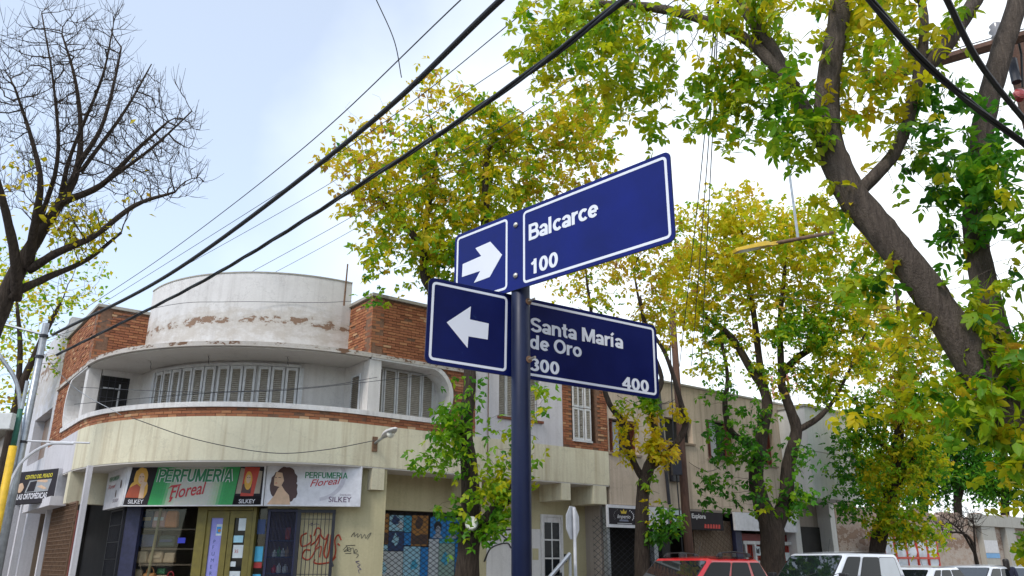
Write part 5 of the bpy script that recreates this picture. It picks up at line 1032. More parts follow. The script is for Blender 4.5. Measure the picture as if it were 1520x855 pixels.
cable('thick black cable crossing the leafy branches at the upper right', [(1285, -6, 4.6), (1395, 115, 5.0), (1530, 222, 5.6)], .022, twist=True, ext0=4)
cable('outer black cable in the upper right corner', [(1402, -8, 4.6), (1455, 95, 5.0), (1532, 192, 5.5)], .019, ext0=4)
thin = [('thin wire above the upper thick cable', [(120, 462, 22), (250, 375, 18), (450, 220, 13), (690, -6, 9)], .009), ('hanging wire that drops from the top edge to the upper thick cable', [(556, -6, 8.4), (585, 60, 8.9), (596, 115, 9.4)], .006, 0),
        ('thin wire just under the upper thick cable', [(150, 452, 24), (420, 282, 17), (600, 160, 13), (785, 12, 10)], .008), ('thin wire between the two thick cables', [(120, 480, 24), (460, 290, 18), (640, 170, 14), (880, 10, 10)], .008),
        ('thin wire below the lower thick cable', [(110, 545, 24), (380, 400, 19), (560, 300, 16), (780, 165, 12), (1010, -6, 9)], .008), ('second thin wire below the lower thick cable', [(180, 520, 24), (420, 398, 20), (620, 285, 16), (860, 130, 12), (1080, -6, 9)], .007),
        ('slack wire drooping across the cream fascia', [(195, 620, 16.1), (290, 652, 16.0), (400, 672, 15.9), (480, 668, 16.2), (556, 654, 16.6)], .008, 0), ('wire running level across the white drum', [(66, 503, 18.5), (240, 455, 18.3), (340, 448, 18.4), (470, 449, 18.9), (522, 447, 19.2)], .006, 0),
        ('wire crossing the balcony opening', [(120, 575, 17.5), (300, 582, 16.2), (470, 574, 16.4), (560, 560, 17.2)], .006, 0), ('lower wire crossing the balcony opening', [(110, 600, 17.5), (300, 584, 16.2), (440, 578, 16.3), (640, 556, 17.6)], .006, 0),
        ('white cord from the silver pole to the balcony', [(60, 520, 17), (110, 575, 17.2), (180, 616, 16.9)], .007, 0, 'steel')]
for t in thin: cable(t[0], t[1], t[2], t[4] if len(t) > 4 else 'wire', ext=(t[3] if len(t) > 3 else 6), sides=4)
for i, dx in enumerate((-9, 0, 7)): cable(('left', 'middle', 'right')[i] + ' strand of the bundle of wires hanging right of the upper street sign', [(1066+dx*.2, -6, 10.0), (1056+dx*.6, 150, 11.5), (1046+dx, 290, 13.5), (1036+dx*1.5, 420, 16)], .008, 'cable', ext=4, sides=4)
cable('wire running level through the foliage to the yellow lamp', [(1060, 438, 18), (1160, 440, 17), (1300, 470, 15), (1420, 545, 11)], .007, 'wire', ext=0, sides=4)
cable('span wire holding the yellow lamp', [(1080, 110, 14), (1180, 128, 12.9), (1300, 105, 11), (1530, 40, 9)], .007, 'wire', ext=0, sides=4)
# crossarm with insulators in the upper right corner
A, B = at(1300, 118, 9.2), at(1560, 42, 8.6); o = empty('pole_crossarm', (A+B)/2, 'wooden crossarm with insulators behind the branches, upper right corner', 'crossarm')
k = MB(); k.tube([A, B], [.062, .062], 6); k.build('arm', M['wood'], o)
for f in (.72, .93):
    c = A+(B-A)*f+Vector((0, 0, .05)); k = MB(); k.lathe(Matrix.Translation(c), [(.03, 0), (.07, .04), (.045, .07), (.08, .11), (.05, .15), (.065, .18), (.02, .22)], 14); k.build('insulator', col('insulator_glaze', (.28, .27, .28), .2), o, smooth=True)
c = at(1509, 122, 8.8); k = MB(); k.tube([c, c+Vector((.02, .02, .3))], [.05, .05], 10); k.build('surge_arrester', M['iron'], o); c = at(1514, 140, 8.8); k = MB(); k.lathe(Matrix.Translation(c) @ Matrix.Rotation(R(80), 4, 'X'), [(.02, -.06), (.07, -.05), (.07, .02), (.03, .04)], 14); k.build('shackle_insulator', col('insulator_red', (.35, .05, .05), .3), o)
k = MB(); k.tube([at(1507, 40, 8.7), at(1516, 80, 8.8), at(1518, 130, 8.8)], [.012]*3, 6); k.build('jumper_wire', M['cable'], o)
PPx = at(1600, 420, 8.6); k = MB(); k.tube([(PPx.x, PPx.y, .1), (PPx.x-.05, PPx.y, B.z+.5)], [.16, .12], 12); k.build('pole', M['wood'], o)
# ---------------------------------------------------------------- trees
from mathutils import noise as mnoise
def leaf_mesh(P, D, N, Ln, Wd, tone, simple=True, name='leaves'):
    """P base, D tip direction, N normal; folded leaf blades as one mesh with a per-face tone"""
    n = len(P); D = D/np.linalg.norm(D, axis=1, keepdims=True); S = np.cross(D, N); S /= np.linalg.norm(S, axis=1, keepdims=True)+1e-9; N = np.cross(S, D)
    Ln = Ln[:, None]; Wd = Wd[:, None]
    if simple:
        V = np.stack([P, P + D*Ln*.42 + S*Wd*.5 + N*Wd*.14, P + D*Ln - N*Ln*.10, P + D*Ln*.42 - S*Wd*.5 + N*Wd*.14], 1); k = 4
        base = (np.arange(n)*4)[:, None]; Fc = np.concatenate([base+np.array([0, 1, 2]), base+np.array([0, 2, 3])], 1).reshape(-1, 3)
    else:
        V = np.stack([P, P + D*Ln*.30 + S*Wd*.46 + N*Wd*.15, P + D*Ln*.68 + S*Wd*.36 + N*Wd*.08 - N*Ln*.05, P + D*Ln - N*Ln*.16, P + D*Ln*.68 - S*Wd*.36 + N*Wd*.08 - N*Ln*.05, P + D*Ln*.30 - S*Wd*.46 + N*Wd*.15, P + D*Ln*.5 - N*Ln*.03], 1)
        base = (np.arange(n)*7)[:, None]; Fc = np.concatenate([base+np.array(t) for t in ([0, 1, 6], [1, 2, 6], [2, 3, 6], [3, 4, 6], [4, 5, 6], [5, 0, 6])], 1).reshape(-1, 3)
    V = V.reshape(-1, 3).astype(np.float32); m = len(Fc)
    me = bpy.data.meshes.new(name); me.vertices.add(len(V)); me.vertices.foreach_set('co', V.ravel())
    me.loops.add(m*3); me.loops.foreach_set('vertex_index', Fc.astype(np.int32).ravel()); me.polygons.add(m); me.polygons.foreach_set('loop_start', np.arange(0, m*3, 3, dtype=np.int32)); me.polygons.foreach_set('loop_total', np.full(m, 3, dtype=np.int32))
    me.update(calc_edges=True)
    a = me.attributes.new('tone', 'FLOAT', 'FACE'); a.data.foreach_set('value', np.repeat(tone, m//n).astype(np.float32)); return me
def ell(px, py, D, rx, ry, rd, n, tone=.5, sp=.12, leaf=1.0):
    """an ellipsoid of crown: centre (pixel, depth), radii in pixels and metres, attractor count, leaf tone, leaf density"""
    return dict(c=np.array(at(px, py, D)), r=np.array([rx*D/F, rd, ry*D/F]), n=n, tone=tone, sp=sp, leaf=leaf)
def samp(e):
    u = rng.normal(size=(e['n'], 3)); u /= np.linalg.norm(u, axis=1, keepdims=True); u *= rng.random((e['n'], 1))**(1/2.4)
    q = u*e['r']; y, z = q[:, 1].copy(), q[:, 2].copy(); q[:, 1] = y*CT - z*ST*.3; q[:, 2] = z + y*ST*.0
    return e['c'] + q
def tree(name, label, limbs, ells, cat='tree', group='street trees', step=.16, kill=.26, infl=2.5, it=110, leaf_per=3, leaf_len=.10, leaf_w=.062, rleaf=.012, tip=.0045, simple=True, bark='bark', spread=.11, trop=(0, 0, .05), singles=0, twigs=0, jitter=.16, droop=.7, leaflet=1, expo=2.15, nside=8, clump=1.5):
    root = Vector(limbs[0][0][:3]); o = empty(name, root, label, cat, group)
    pos, par, rad, lim = [], [], [], []
    for li, lb in enumerate(limbs):
        pts = catmull([Vector(p[:3]) for p in lb], 5); rr = [p[3] for p in lb]; R_ = [rr[min(int(i/5), len(rr)-1)] + (rr[min(int(i/5)+1, len(rr)-1)] - rr[min(int(i/5), len(rr)-1)])*((i % 5)/5) for i in range(len(pts))]
        if li == 0: prev = -1
        else:
            dd = [(Vector(p)-pts[0]).length for p in pos]; prev = int(np.argmin(dd))
        for q, r_ in zip(pts, R_):
            pos.append(tuple(q)); par.append(prev); rad.append(r_); lim.append(li); prev = len(pos)-1
    nsk = len(pos)
    P = np.array(pos); A = np.concatenate([samp(e) for e in ells]); At = np.concatenate([np.full(e['n'], i) for i, e in enumerate(ells)])
    nd_ = np.full(len(A), 1e9); ni = np.zeros(len(A), int)
    def upd(i0):
        Q = P[i0:]; 
        for c0 in range(0, len(Q), 400):
            d = np.linalg.norm(A[:, None]-Q[None, c0:c0+400], axis=2); j = d.argmin(1); m_ = d[np.arange(len(A)), j]; b = m_ < nd_; nd_[b] = m_[b]; ni[b] = j[b]+i0+c0
    # do not let the lowest trunk sprout crown twigs
    upd(0); alive = nd_ > 0; tr = np.array(trop)
    kids = {}
    for _ in range(it):
        alive &= nd_ > kill; act = alive & (nd_ < infl)
        if not act.any():
            if alive.any() and infl < 12: infl *= 1.6; continue
            break
        idx = ni[act]; v = A[act]-P[idx]; v /= np.linalg.norm(v, axis=1, keepdims=True)
        full = np.array([kids.get(int(q), 0) >= 3 for q in idx])
        if full.any(): ia = np.where(act)[0]; alive[ia[full]] = False; idx = idx[~full]; v = v[~full]
        if not len(idx): continue
        u, inv = np.unique(idx, return_inverse=True)
        for q in u: kids[int(q)] = kids.get(int(q), 0)+1
        acc = np.zeros((len(u), 3)); np.add.at(acc, inv, v)
        acc /= np.linalg.norm(acc, axis=1, keepdims=True)+1e-9; acc += tr + rng.normal(0, jitter, acc.shape); acc /= np.linalg.norm(acc, axis=1, keepdims=True)
        i0 = len(P); P = np.concatenate([P, P[u]+acc*step]); par.extend(u.tolist()); upd(i0)
        if len(P) > 9000: break
    if twigs:                                           # fine bare shoots at the ends
        ch0 = np.zeros(len(P), int)
        for p in par: 
            if p >= 0: ch0[p] += 1
        tips = [i for i in range(nsk, len(P)) if ch0[i] <= 1]; newp = []
        for i in tips:
            for _ in range(twigs):
                if rng.random() < .65:
                    d0 = P[i]-P[par[i]]; d0 /= np.linalg.norm(d0)+1e-9; d0 = d0*.7 + rng.normal(0, .45, 3) + np.array([0, 0, .35]); d0 /= np.linalg.norm(d0); prev = i; c = P[i]
                    for s_ in range(3):
                        d0 = d0 + np.array([0, 0, .22]) + rng.normal(0, .08, 3); d0 /= np.linalg.norm(d0); c = c+d0*rng.uniform(.08, .18); newp.append(c); par.append(prev); prev = len(P)+len(newp)-1
        if newp: P = np.concatenate([P, np.array(newp)])
    n = len(P); acc = np.zeros(n); ch = [[] for _ in range(n)]
    for i in range(nsk, n): ch[par[i]].append(i)
    rg = np.zeros(n)
    for i in range(n-1, nsk-1, -1):
        rg[i] = max(tip, acc[i]**(1/expo)) if acc[i] > 0 else tip; acc[par[i]] += rg[i]**expo
    rfull = np.array(rad + [0.0]*(n-nsk)); rfull[nsk:] = rg[nsk:]
    for i in range(nsk, n): rfull[i] = min(rfull[i], rfull[par[i]]*.82)
    # limbs by hand -> trunk and limb parts
    i0 = 0
    for li, lb in enumerate(limbs):
        ids = [i for i in range(nsk) if lim[i] == li]; pts = [Vector(P[i]) for i in ids]; rr = [rfull[i] for i in ids]
        if li and par[ids[0]] >= 0: pts.insert(0, Vector(P[par[ids[0]]])); rr.insert(0, rr[0])
        k = MB(); k.tube(pts, rr, nside+2, jit=.07); k.build('trunk' if li == 0 else 'limb', M[bark], o, smooth=True)
    k = MB(); start = [(i, par[i]) for i in range(nsk, n) if par[i] < nsk]
    while start:
        i, p = start.pop(); pts = [Vector(P[p])]; rr = [min(rfull[p], rfull[i]*1.15)]
        while True:
            pts.append(Vector(P[i])); rr.append(rfull[i]); c = ch[i]
            if not c: break
            c = sorted(c, key=lambda j: -rfull[j]); start += [(j, i) for j in c[1:]]; i = c[0]
        k.tube(pts, rr, 6 if rr[0] > .03 else (4 if rr[0] > .012 else 3), cap=False)
    k.build('branches', M['twig' if bark == 'twig' else bark], o, kind='stuff')
    # leaves
    cand = np.array([i for i in range(nsk, n) if rfull[i] < rleaf])
    if leaf_per and len(cand):
        C = P[cand]; d = np.stack([np.linalg.norm((C-e['c'])/e['r'], axis=1) for e in ells], 1); g_ = d.argmin(1)
        dens = np.array([e['leaf'] for e in ells])[g_]
        cl = np.array([mnoise.noise(Vector(q)*clump) for q in C]); dens = dens*np.clip(.75 + 1.9*cl, .04, 1.7); cnt = rng.poisson(leaf_per*dens); b = np.repeat(np.arange(len(cand)), cnt); m_ = len(b)
        if m_:
            off = rng.normal(0, spread, (m_, 3)); base = C[b] + off*np.array([1, 1, .8]) - np.array([0, 0, spread*.5])
            D = rng.normal(0, 1, (m_, 3)); D[:, 2] = D[:, 2]*.5 - droop; Nn = rng.normal(0, 1, (m_, 3)); Nn[:, 2] = np.abs(Nn[:, 2]) + .3
            tn = np.array([e['tone'] for e in ells])[g_[b]] + rng.normal(0, 1, m_)*np.array([e['sp'] for e in ells])[g_[b]] + rng.normal(0, .05, len(cand))[b]
            if leaflet > 1:                             # compound leaf: a terminal leaflet and side leaflets
                Dn = D/np.linalg.norm(D, axis=1, keepdims=True); Sd = np.cross(Dn, Nn); Sd /= np.linalg.norm(Sd, axis=1, keepdims=True); L0 = leaf_len
                bs, ds, ns_, ts = [base], [D], [Nn], [tn]
                for q in range(leaflet-1):
                    sg = 1 if q % 2 == 0 else -1; back = (.25 + .45*(q//2))*L0
                    bs.append(base - Dn*back); ds.append(Dn*.55 + Sd*sg*.8 + rng.normal(0, .12, D.shape)); ns_.append(Nn + rng.normal(0, .25, Nn.shape)); ts.append(tn + rng.normal(0, .03, len(tn)))
                base, D, Nn, tn = np.concatenate(bs), np.concatenate(ds), np.concatenate(ns_), np.concatenate(ts)
            if singles:                                 # leaf stalks back to the twig
                sb = C[b]; sd3 = base[:m_]-sb; sl_ = np.linalg.norm(sd3, axis=1); sme = leaf_mesh(sb, sd3+1e-6, Nn[:m_], sl_+.01, np.full(m_, .005), np.full(m_, .45), True, 'stalks'); tag(link('leaf_stalks', sme, M['leaf'], o), kind='stuff')
            tn = np.clip(tn, 0, 1); Ln = leaf_len*rng.uniform(.65, 1.25, len(base)); Wd = leaf_w*rng.uniform(.7, 1.2, len(base))
            keep = np.ones(len(base), bool)
            if singles:
                dd = np.linalg.norm(base - np.array([0, 0, CZ]), axis=1); rel = base - np.array([0, 0, CZ]); dep = rel[:, 1]*CT + rel[:, 2]*ST; u = rel[:, 0]/dep*F+760; v = 427.5-(rel[:, 2]*CT-rel[:, 1]*ST)/dep*F
                okv = (u > 5) & (u < 1515) & (v > 5) & (v < 850); sc_ = np.where(okv, dd, 1e9); pick = np.argsort(sc_)[:singles]; keep[pick] = False
                one = leaf_mesh(np.zeros((1, 3)), np.array([[0, 1., 0]]), np.array([[0, 0, 1.]]), np.array([1.0]), np.array([.62]), np.array([.5]), False, 'leaf'); one.materials.append(M['leaf1'])
                for i in pick:
                    y = D[i]/np.linalg.norm(D[i]); x = np.cross(y, Nn[i]); x /= np.linalg.norm(x); z = np.cross(x, y); lf = link('leaf', one, None, o); s_ = Ln[i]
                    lf.matrix_basis = Matrix(((x[0]*s_, y[0]*s_, z[0]*s_, base[i][0]), (x[1]*s_, y[1]*s_, z[1]*s_, base[i][1]), (x[2]*s_, y[2]*s_, z[2]*s_, base[i][2]), (0, 0, 0, 1))); t = float(tn[i]); lf.color = (t, t, t, 1)
            me = leaf_mesh(base[keep], D[keep], Nn[keep], Ln[keep], Wd[keep], tn[keep], simple)
            tag(link('crown', me, M['leaf'], o), kind='stuff')
    return o
def pt(px, py, D, r_): q = at(px, py, D); return (q.x, q.y, q.z, r_)
def gnd(px, D, r_): q = at(px, 850, D); return (q.x, q.y, .1, r_)
# 1: plane behind the street sign
tree('street_tree', 'tall tree with ochre and green crown behind the street signs, trunk by the blue mural', [
    [gnd(692, 15.4, .27), pt(694, 841, 15.4, .235), pt(699, 770, 15.5, .21), pt(697, 700, 15.7, .17), pt(690, 640, 15.9, .15), pt(697, 575, 16.2, .13), pt(692, 500, 16.5, .12), pt(660, 450, 16.7, .11), pt(632, 415, 16.8, .10), pt(625, 366, 17.0, .085), pt(583, 316, 17.2, .06), pt(560, 290, 17.3, .04)],
    [pt(706, 795, 15.5, .15), pt(740, 750, 15.3, .12), pt(768, 715, 15.2, .10), pt(775, 600, 15.5, .08), pt(770, 480, 16, .07), pt(790, 380, 16.4, .055)],
    [pt(692, 500, 16.5, .11), pt(712, 420, 16.6, .10), pt(720, 320, 16.8, .085), pt(722, 240, 17.1, .06), pt(740, 180, 17.4, .035)],
    [pt(625, 366, 17.0, .06), pt(640, 290, 17.2, .05), pt(650, 210, 17.5, .03)]],
    [ell(640, 290, 17.2, 115, 120, 1.5, 620, .57, .13, 1.1), ell(545, 260, 17.3, 70, 85, 1.1, 210, .66, .13, .75), ell(550, 165, 17.6, 50, 35, .6, 40, .78, .12, .6), ell(650, 145, 17.6, 45, 50, .8, 90, .66, .12, .9), ell(740, 250, 17.4, 90, 110, 1.4, 430, .55, .13, 1.2), ell(850, 210, 17.6, 75, 95, 1.3, 330, .62, .13, 1.0), ell(890, 290, 17.5, 45, 60, .8, 110, .6, .13, .9), ell(585, 370, 16.9, 50, 45, .8, 80, .5, .12, 1.0), ell(700, 380, 16.7, 70, 45, .9, 130, .42, .12, 1.3),
     ell(660, 650, 15.2, 34, 60, .4, 80, .34, .07, 1.0), ell(628, 685, 15.1, 22, 12, .3, 14, .32, .06, 1.3), ell(640, 755, 15.0, 28, 16, .35, 22, .30, .06, 1.2), ell(696, 585, 15.7, 15, 30, .25, 26, .26, .07, 1.1), ell(738, 640, 15.2, 24, 45, .3, 30, .36, .09, 1.0), ell(722, 715, 15.0, 24, 30, .3, 26, .46, .08, 1.1), ell(735, 785, 15.0, 28, 22, .3, 22, .32, .08, 1.2), ell(690, 790, 15.0, 22, 14, .3, 12, .33, .08, 1.1), ell(812, 580, 15.4, 24, 18, .25, 14, .42, .08, .9), ell(795, 650, 15.3, 12, 60, .3, 22, .42, .12, .9), ell(560, 448, 16.9, 18, 10, .2, 6, .33, .06, 1.6)],
    leaf_per=5.2, leaflet=3, leaf_len=.14, leaf_w=.09, spread=.16, rleaf=.02, step=.17, kill=.24)
k = MB(); q = at(700, 776, 15.15); k.lathe(Matrix.Translation(q) @ Matrix.Rotation(R(75), 4, 'X'), [(.13, -.1), (.125, .0), (.11, .012)], 14); k.build('pruned_stub', col('fresh_cut', (.72, .70, .66)), bpy.data.objects['street_tree'])
# 2: sparse tree right of the post
tree('street_tree', 'dark forked tree with few yellow leaves in front of the crown sign board', [
    [gnd(949, 18.6, .19), pt(953, 800, 18.6, .165), pt(954, 730, 18.9, .15), pt(961, 700, 19.0, .14), pt(975, 655, 19.2, .10), pt(968, 620, 19.3, .085), pt(972, 590, 19.4, .075), pt(982, 560, 19.6, .06), pt(960, 500, 20, .05), pt(950, 440, 20.3, .035)],
    [pt(957, 715, 19.0, .09), pt(938, 680, 19.0, .075), pt(925, 630, 19.1, .07), pt(905, 600, 19.2, .065), pt(893, 560, 19.5, .055), pt(880, 480, 19.9, .045), pt(870, 410, 20.3, .03)],
    [pt(966, 695, 19.0, .085), pt(995, 668, 19.1, .08), pt(1017, 634, 19.2, .085), pt(1010, 595, 19.3, .06), pt(1000, 560, 19.5, .055), pt(985, 520, 19.8, .05), pt(955, 470, 20.1, .035), pt(940, 400, 20.6, .025)]],
    [ell(870, 395, 20.3, 75, 55, .9, 150, .62, .12, 1.1), ell(945, 390, 20.4, 65, 70, .9, 160, .66, .12, 1.1), ell(880, 470, 20, 55, 40, .7, 70, .52, .15, .9), ell(985, 450, 20.2, 35, 80, .5, 90, .66, .12, 1.3), ell(1000, 350, 20.6, 30, 50, .6, 60, .66, .12, 1.1), ell(960, 640, 18.9, 26, 32, .4, 36, .68, .08, 2.2), ell(925, 652, 18.8, 18, 30, .3, 22, .7, .08, 2.0), ell(985, 668, 18.8, 16, 14, .3, 14, .68, .08, 2.2), ell(975, 706, 18.8, 12, 14, .25, 8, .3, .06, 2.4), ell(955, 600, 19, 22, 22, .3, 16, .35, .1, 2.0), ell(1005, 608, 19.1, 18, 14, .3, 10, .72, .06, 1.5), ell(975, 745, 18.6, 16, 16, .3, 8, .6, .1, .8), ell(998, 770, 18.4, 20, 26, .3, 16, .22, .06, 2.2)],
    leaf_per=2.6, leaflet=3, leaf_len=.15, leaf_w=.085, spread=.12, rleaf=.012, step=.15, kill=.22)
# 3: big double-stemmed tree
tree('street_tree', 'large forked tree with dense yellow crown behind the red and white vehicles', [
    [gnd(1146, 21.4, .36), pt(1147, 850, 21.5, .33), pt(1146, 790, 21.7, .33), pt(1130, 745, 21.9, .22), pt(1122, 700, 22.1, .19), pt(1132, 640, 22.3, .17), pt(1138, 590, 22.6, .14), pt(1110, 540, 22.9, .12), pt(1085, 500, 23.2, .10), pt(1045, 468, 23.4, .06)],
    [pt(1150, 785, 21.7, .22), pt(1166, 740, 21.9, .19), pt(1170, 690, 22.1, .18), pt(1182, 640, 22.3, .16), pt(1170, 600, 22.5, .13), pt(1160, 560, 22.8, .11), pt(1185, 530, 23, .10), pt(1215, 510, 23.3, .08), pt(1240, 470, 23.6, .05)],
    [pt(1138, 590, 22.6, .12), pt(1128, 540, 23, .10), pt(1118, 460, 23.4, .08), pt(1105, 390, 23.8, .06), pt(1100, 330, 24, .035)],
    [pt(1160, 560, 22.8, .10), pt(1158, 480, 23.2, .08), pt(1165, 400, 23.7, .055), pt(1170, 340, 24, .03)],
    [pt(1182, 640, 22.3, .09), pt(1215, 620, 22.2, .08), pt(1240, 590, 22.3, .05), pt(1265, 540, 22.5, .035), pt(1290, 480, 23, .02)],
    [pt(1120, 665, 22.2, .11), pt(1085, 640, 22.2, .09), pt(1076, 600, 22.4, .075), pt(1080, 560, 22.6, .06), pt(1070, 500, 23, .04)]],
    [ell(1120, 385, 23.6, 110, 90, 2.0, 560, .61, .09, .95), ell(1035, 420, 23.5, 52, 95, 1.3, 220, .62, .10, 1.05), ell(1235, 410, 23.6, 65, 110, 1.4, 270, .57, .11, .95), ell(1290, 480, 23.4, 45, 90, 1.1, 150, .54, .12, .9), ell(1160, 560, 22.6, 60, 35, .8, 70, .5, .14, .8), ell(1300, 370, 23.6, 40, 50, 1.0, 90, .6, .12, 1.0), ell(1090, 305, 23.9, 60, 38, 1.0, 120, .62, .09, 1.1), ell(1170, 325, 23.9, 60, 35, 1.0, 100, .61, .1, .9), ell(1030, 320, 23.8, 30, 30, .8, 40, .65, .1, .8), ell(1140, 480, 23.3, 85, 45, 1.4, 150, .58, .14, .5), ell(1190, 480, 22.6, 60, 45, .9, 110, .36, .09, 1.4), ell(1250, 520, 22.5, 45, 55, .9, 130, .55, .12, 1.2), ell(1055, 520, 23, 35, 45, .8, 70, .5, .15, 1.0), ell(1215, 570, 22.4, 30, 30, .6, 40, .45, .12, 1.0), ell(1060, 480, 23.2, 40, 40, .8, 70, .45, .18, 1.2),
     ell(1060, 590, 22.2, 28, 18, .5, 34, .22, .07, 1.0), ell(1058, 648, 22, 24, 22, .5, 34, .2, .06, 1.1), ell(1100, 675, 21.8, 34, 40, .6, 56, .2, .06, 1.0), ell(1070, 730, 21.6, 40, 34, .6, 56, .15, .06, 1.1), ell(1130, 620, 22, 28, 40, .6, 40, .24, .08, .8), ell(1190, 680, 21.8, 22, 32, .5, 36, .22, .07, 1.0), ell(1185, 745, 21.6, 22, 22, .5, 30, .24, .08, 1.8), ell(1140, 740, 21.5, 22, 45, .4, 30, .4, .1, 1.4)],
    leaf_per=6.5, leaflet=3, leaf_len=.16, leaf_w=.105, spread=.2, rleaf=.024, step=.2, kill=.28)
# 4: tree with ivy-clad trunk
tree('street_tree', 'leaning tree wrapped in yellow-green foliage behind the white van', [
    [gnd(1300, 25.2, .27), pt(1303, 815, 25.3, .25), pt(1315, 760, 25.6, .22), pt(1328, 700, 25.8, .19), pt(1335, 630, 26.2, .15), pt(1337, 560, 26.6, .12), pt(1335, 490, 27, .08), pt(1330, 420, 27.4, .05)],
    [pt(1320, 745, 25.6, .08), pt(1350, 690, 25.6, .06), pt(1385, 640, 25.8, .04)], [pt(1330, 680, 25.8, .08), pt(1290, 640, 25.8, .06), pt(1268, 590, 26, .04)]],
    [ell(1335, 610, 26, 45, 70, 1.3, 260, .58, .13, 1.5), ell(1330, 700, 25.5, 55, 50, 1.2, 220, .52, .13, 1.5), ell(1370, 680, 25.6, 38, 60, 1.0, 130, .48, .12, 1.4), ell(1285, 620, 25.8, 35, 60, 1.0, 110, .38, .12, 1.3), ell(1265, 735, 25, 38, 36, .7, 90, .24, .07, 1.0), ell(1325, 520, 26.6, 65, 65, 1.2, 220, .56, .13, 1.2), ell(1390, 580, 26, 35, 60, .9, 100, .5, .12, 1.2), ell(1420, 500, 26.4, 40, 50, .9, 90, .5, .12, 1.0), ell(1330, 775, 25, 50, 35, .9, 130, .5, .13, 1.5), ell(1375, 765, 25, 26, 45, .6, 70, .5, .12, 1.4), ell(1250, 680, 25.4, 25, 30, .6, 50, .22, .08, 1.6)],
    leaf_per=6.5, leaflet=3, leaf_len=.155, leaf_w=.10, spread=.2, rleaf=.025, step=.2, kill=.28)
# 5: near tree leaning in from the right
near = tree('near_tree', 'big leaning tree close by on the right, furrowed trunk and large green and yellow leaves', [
    [gnd(1650, 5.9, .27), pt(1590, 740, 6.0, .205), pt(1535, 660, 6.1, .165), pt(1480, 590, 6.2, .150), pt(1428, 512, 6.3, .138), pt(1372, 425, 6.45, .13), pt(1318, 355, 6.6, .128), pt(1270, 298, 6.75, .128), pt(1240, 240, 6.9, .12), pt(1228, 180, 7.0, .105), pt(1230, 110, 7.1, .098), pt(1246, 20, 7.2, .09), pt(1258, -80, 7.3, .07)],
    [pt(1560, 680, 6.1, .14), pt(1500, 560, 6.6, .12), pt(1465, 440, 6.9, .105), pt(1447, 330, 7.1, .10), pt(1456, 210, 7.3, .095), pt(1480, 100, 7.5, .095), pt(1508, 10, 7.7, .09), pt(1530, -80, 7.9, .08)],
    [pt(1238, 240, 6.9, .08), pt(1195, 165, 7.1, .068), pt(1150, 80, 7.3, .06), pt(1110, 20, 7.5, .052), pt(1080, -40, 7.7, .045)],
    [pt(1180, 130, 7.1, .055), pt(1110, 60, 7.4, .052), pt(1040, 28, 7.7, .045), pt(960, 10, 8.0, .045), pt(880, 5, 8.3, .03)],
    [pt(1275, 285, 6.8, .06), pt(1322, 235, 6.9, .054), pt(1346, 185, 7.0, .05), pt(1362, 120, 7.1, .05), pt(1400, 70, 7.2, .075), pt(1448, 0, 7.4, .065), pt(1480, -60, 7.6, .05)],
    [pt(1362, 120, 7.1, .05), pt(1372, 40, 7.2, .04), pt(1362, -40, 7.3, .03)]],
    [ell(830, 60, 8.6, 95, 75, .8, 300, .50, .07, 1.15), ell(930, 95, 8.2, 105, 70, .8, 360, .49, .07, 1.15), ell(1040, 60, 7.9, 90, 80, .8, 300, .51, .09, 1.05), ell(1010, 165, 7.9, 70, 45, .5, 120, .46, .08, 1.2), ell(1090, 190, 7.5, 45, 45, .4, 70, .44, .1, 1.2), ell(1170, 170, 6.95, 50, 70, .45, 160, .39, .08, 1.8), ell(1150, 40, 7.5, 90, 55, .7, 200, .52, .10, 1.2), ell(1290, 90, 7.2, 80, 100, .8, 200, .57, .10, .8), ell(1335, 235, 7.0, 65, 70, .5, 150, .48, .14, .95), ell(1300, 30, 7.4, 70, 50, .7, 110, .55, .1, 1.1),
     ell(1225, 300, 6.7, 30, 45, .3, 30, .52, .1, 1.0), ell(1400, 200, 7.2, 55, 60, .6, 140, .25, .08, 1.6), ell(1440, 290, 7.0, 70, 95, .6, 260, .27, .09, 1.8), ell(1490, 350, 6.8, 50, 90, .6, 170, .32, .14, 1.2), ell(1500, 200, 7.3, 45, 60, .6, 60, .3, .1, .8), ell(1490, 450, 6.4, 50, 60, .5, 110, .44, .16, 1.2), ell(1455, 590, 5.9, 52, 45, .35, 130, .44, .12, 2.8), ell(1495, 655, 5.9, 38, 65, .3, 130, .50, .13, 2.8), ell(1514, 760, 6.1, 15, 75, .25, 60, .47, .14, 1.8), ell(1510, 540, 6.1, 25, 60, .3, 60, .45, .14, 1.8), ell(1335, 510, 6.4, 35, 35, .3, 22, .54, .12, 1.0), ell(1395, 640, 6.2, 40, 25, .3, 18, .48, .1, .9), ell(1250, 630, 6.8, 22, 25, .25, 8, .6, .12, 1.0), ell(1275, 430, 6.7, 25, 60, .3, 22, .46, .14, .9), ell(1390, 40, 7.3, 40, 50, .5, 60, .5, .1, 1.1)],
    group='street trees', leaf_per=2.6, leaf_len=.094, leaf_w=.054, spread=.085, rleaf=.013, step=.13, kill=.19, simple=False, leaflet=5, singles=300, bark='barkg', tip=.003, nside=12, droop=.8)
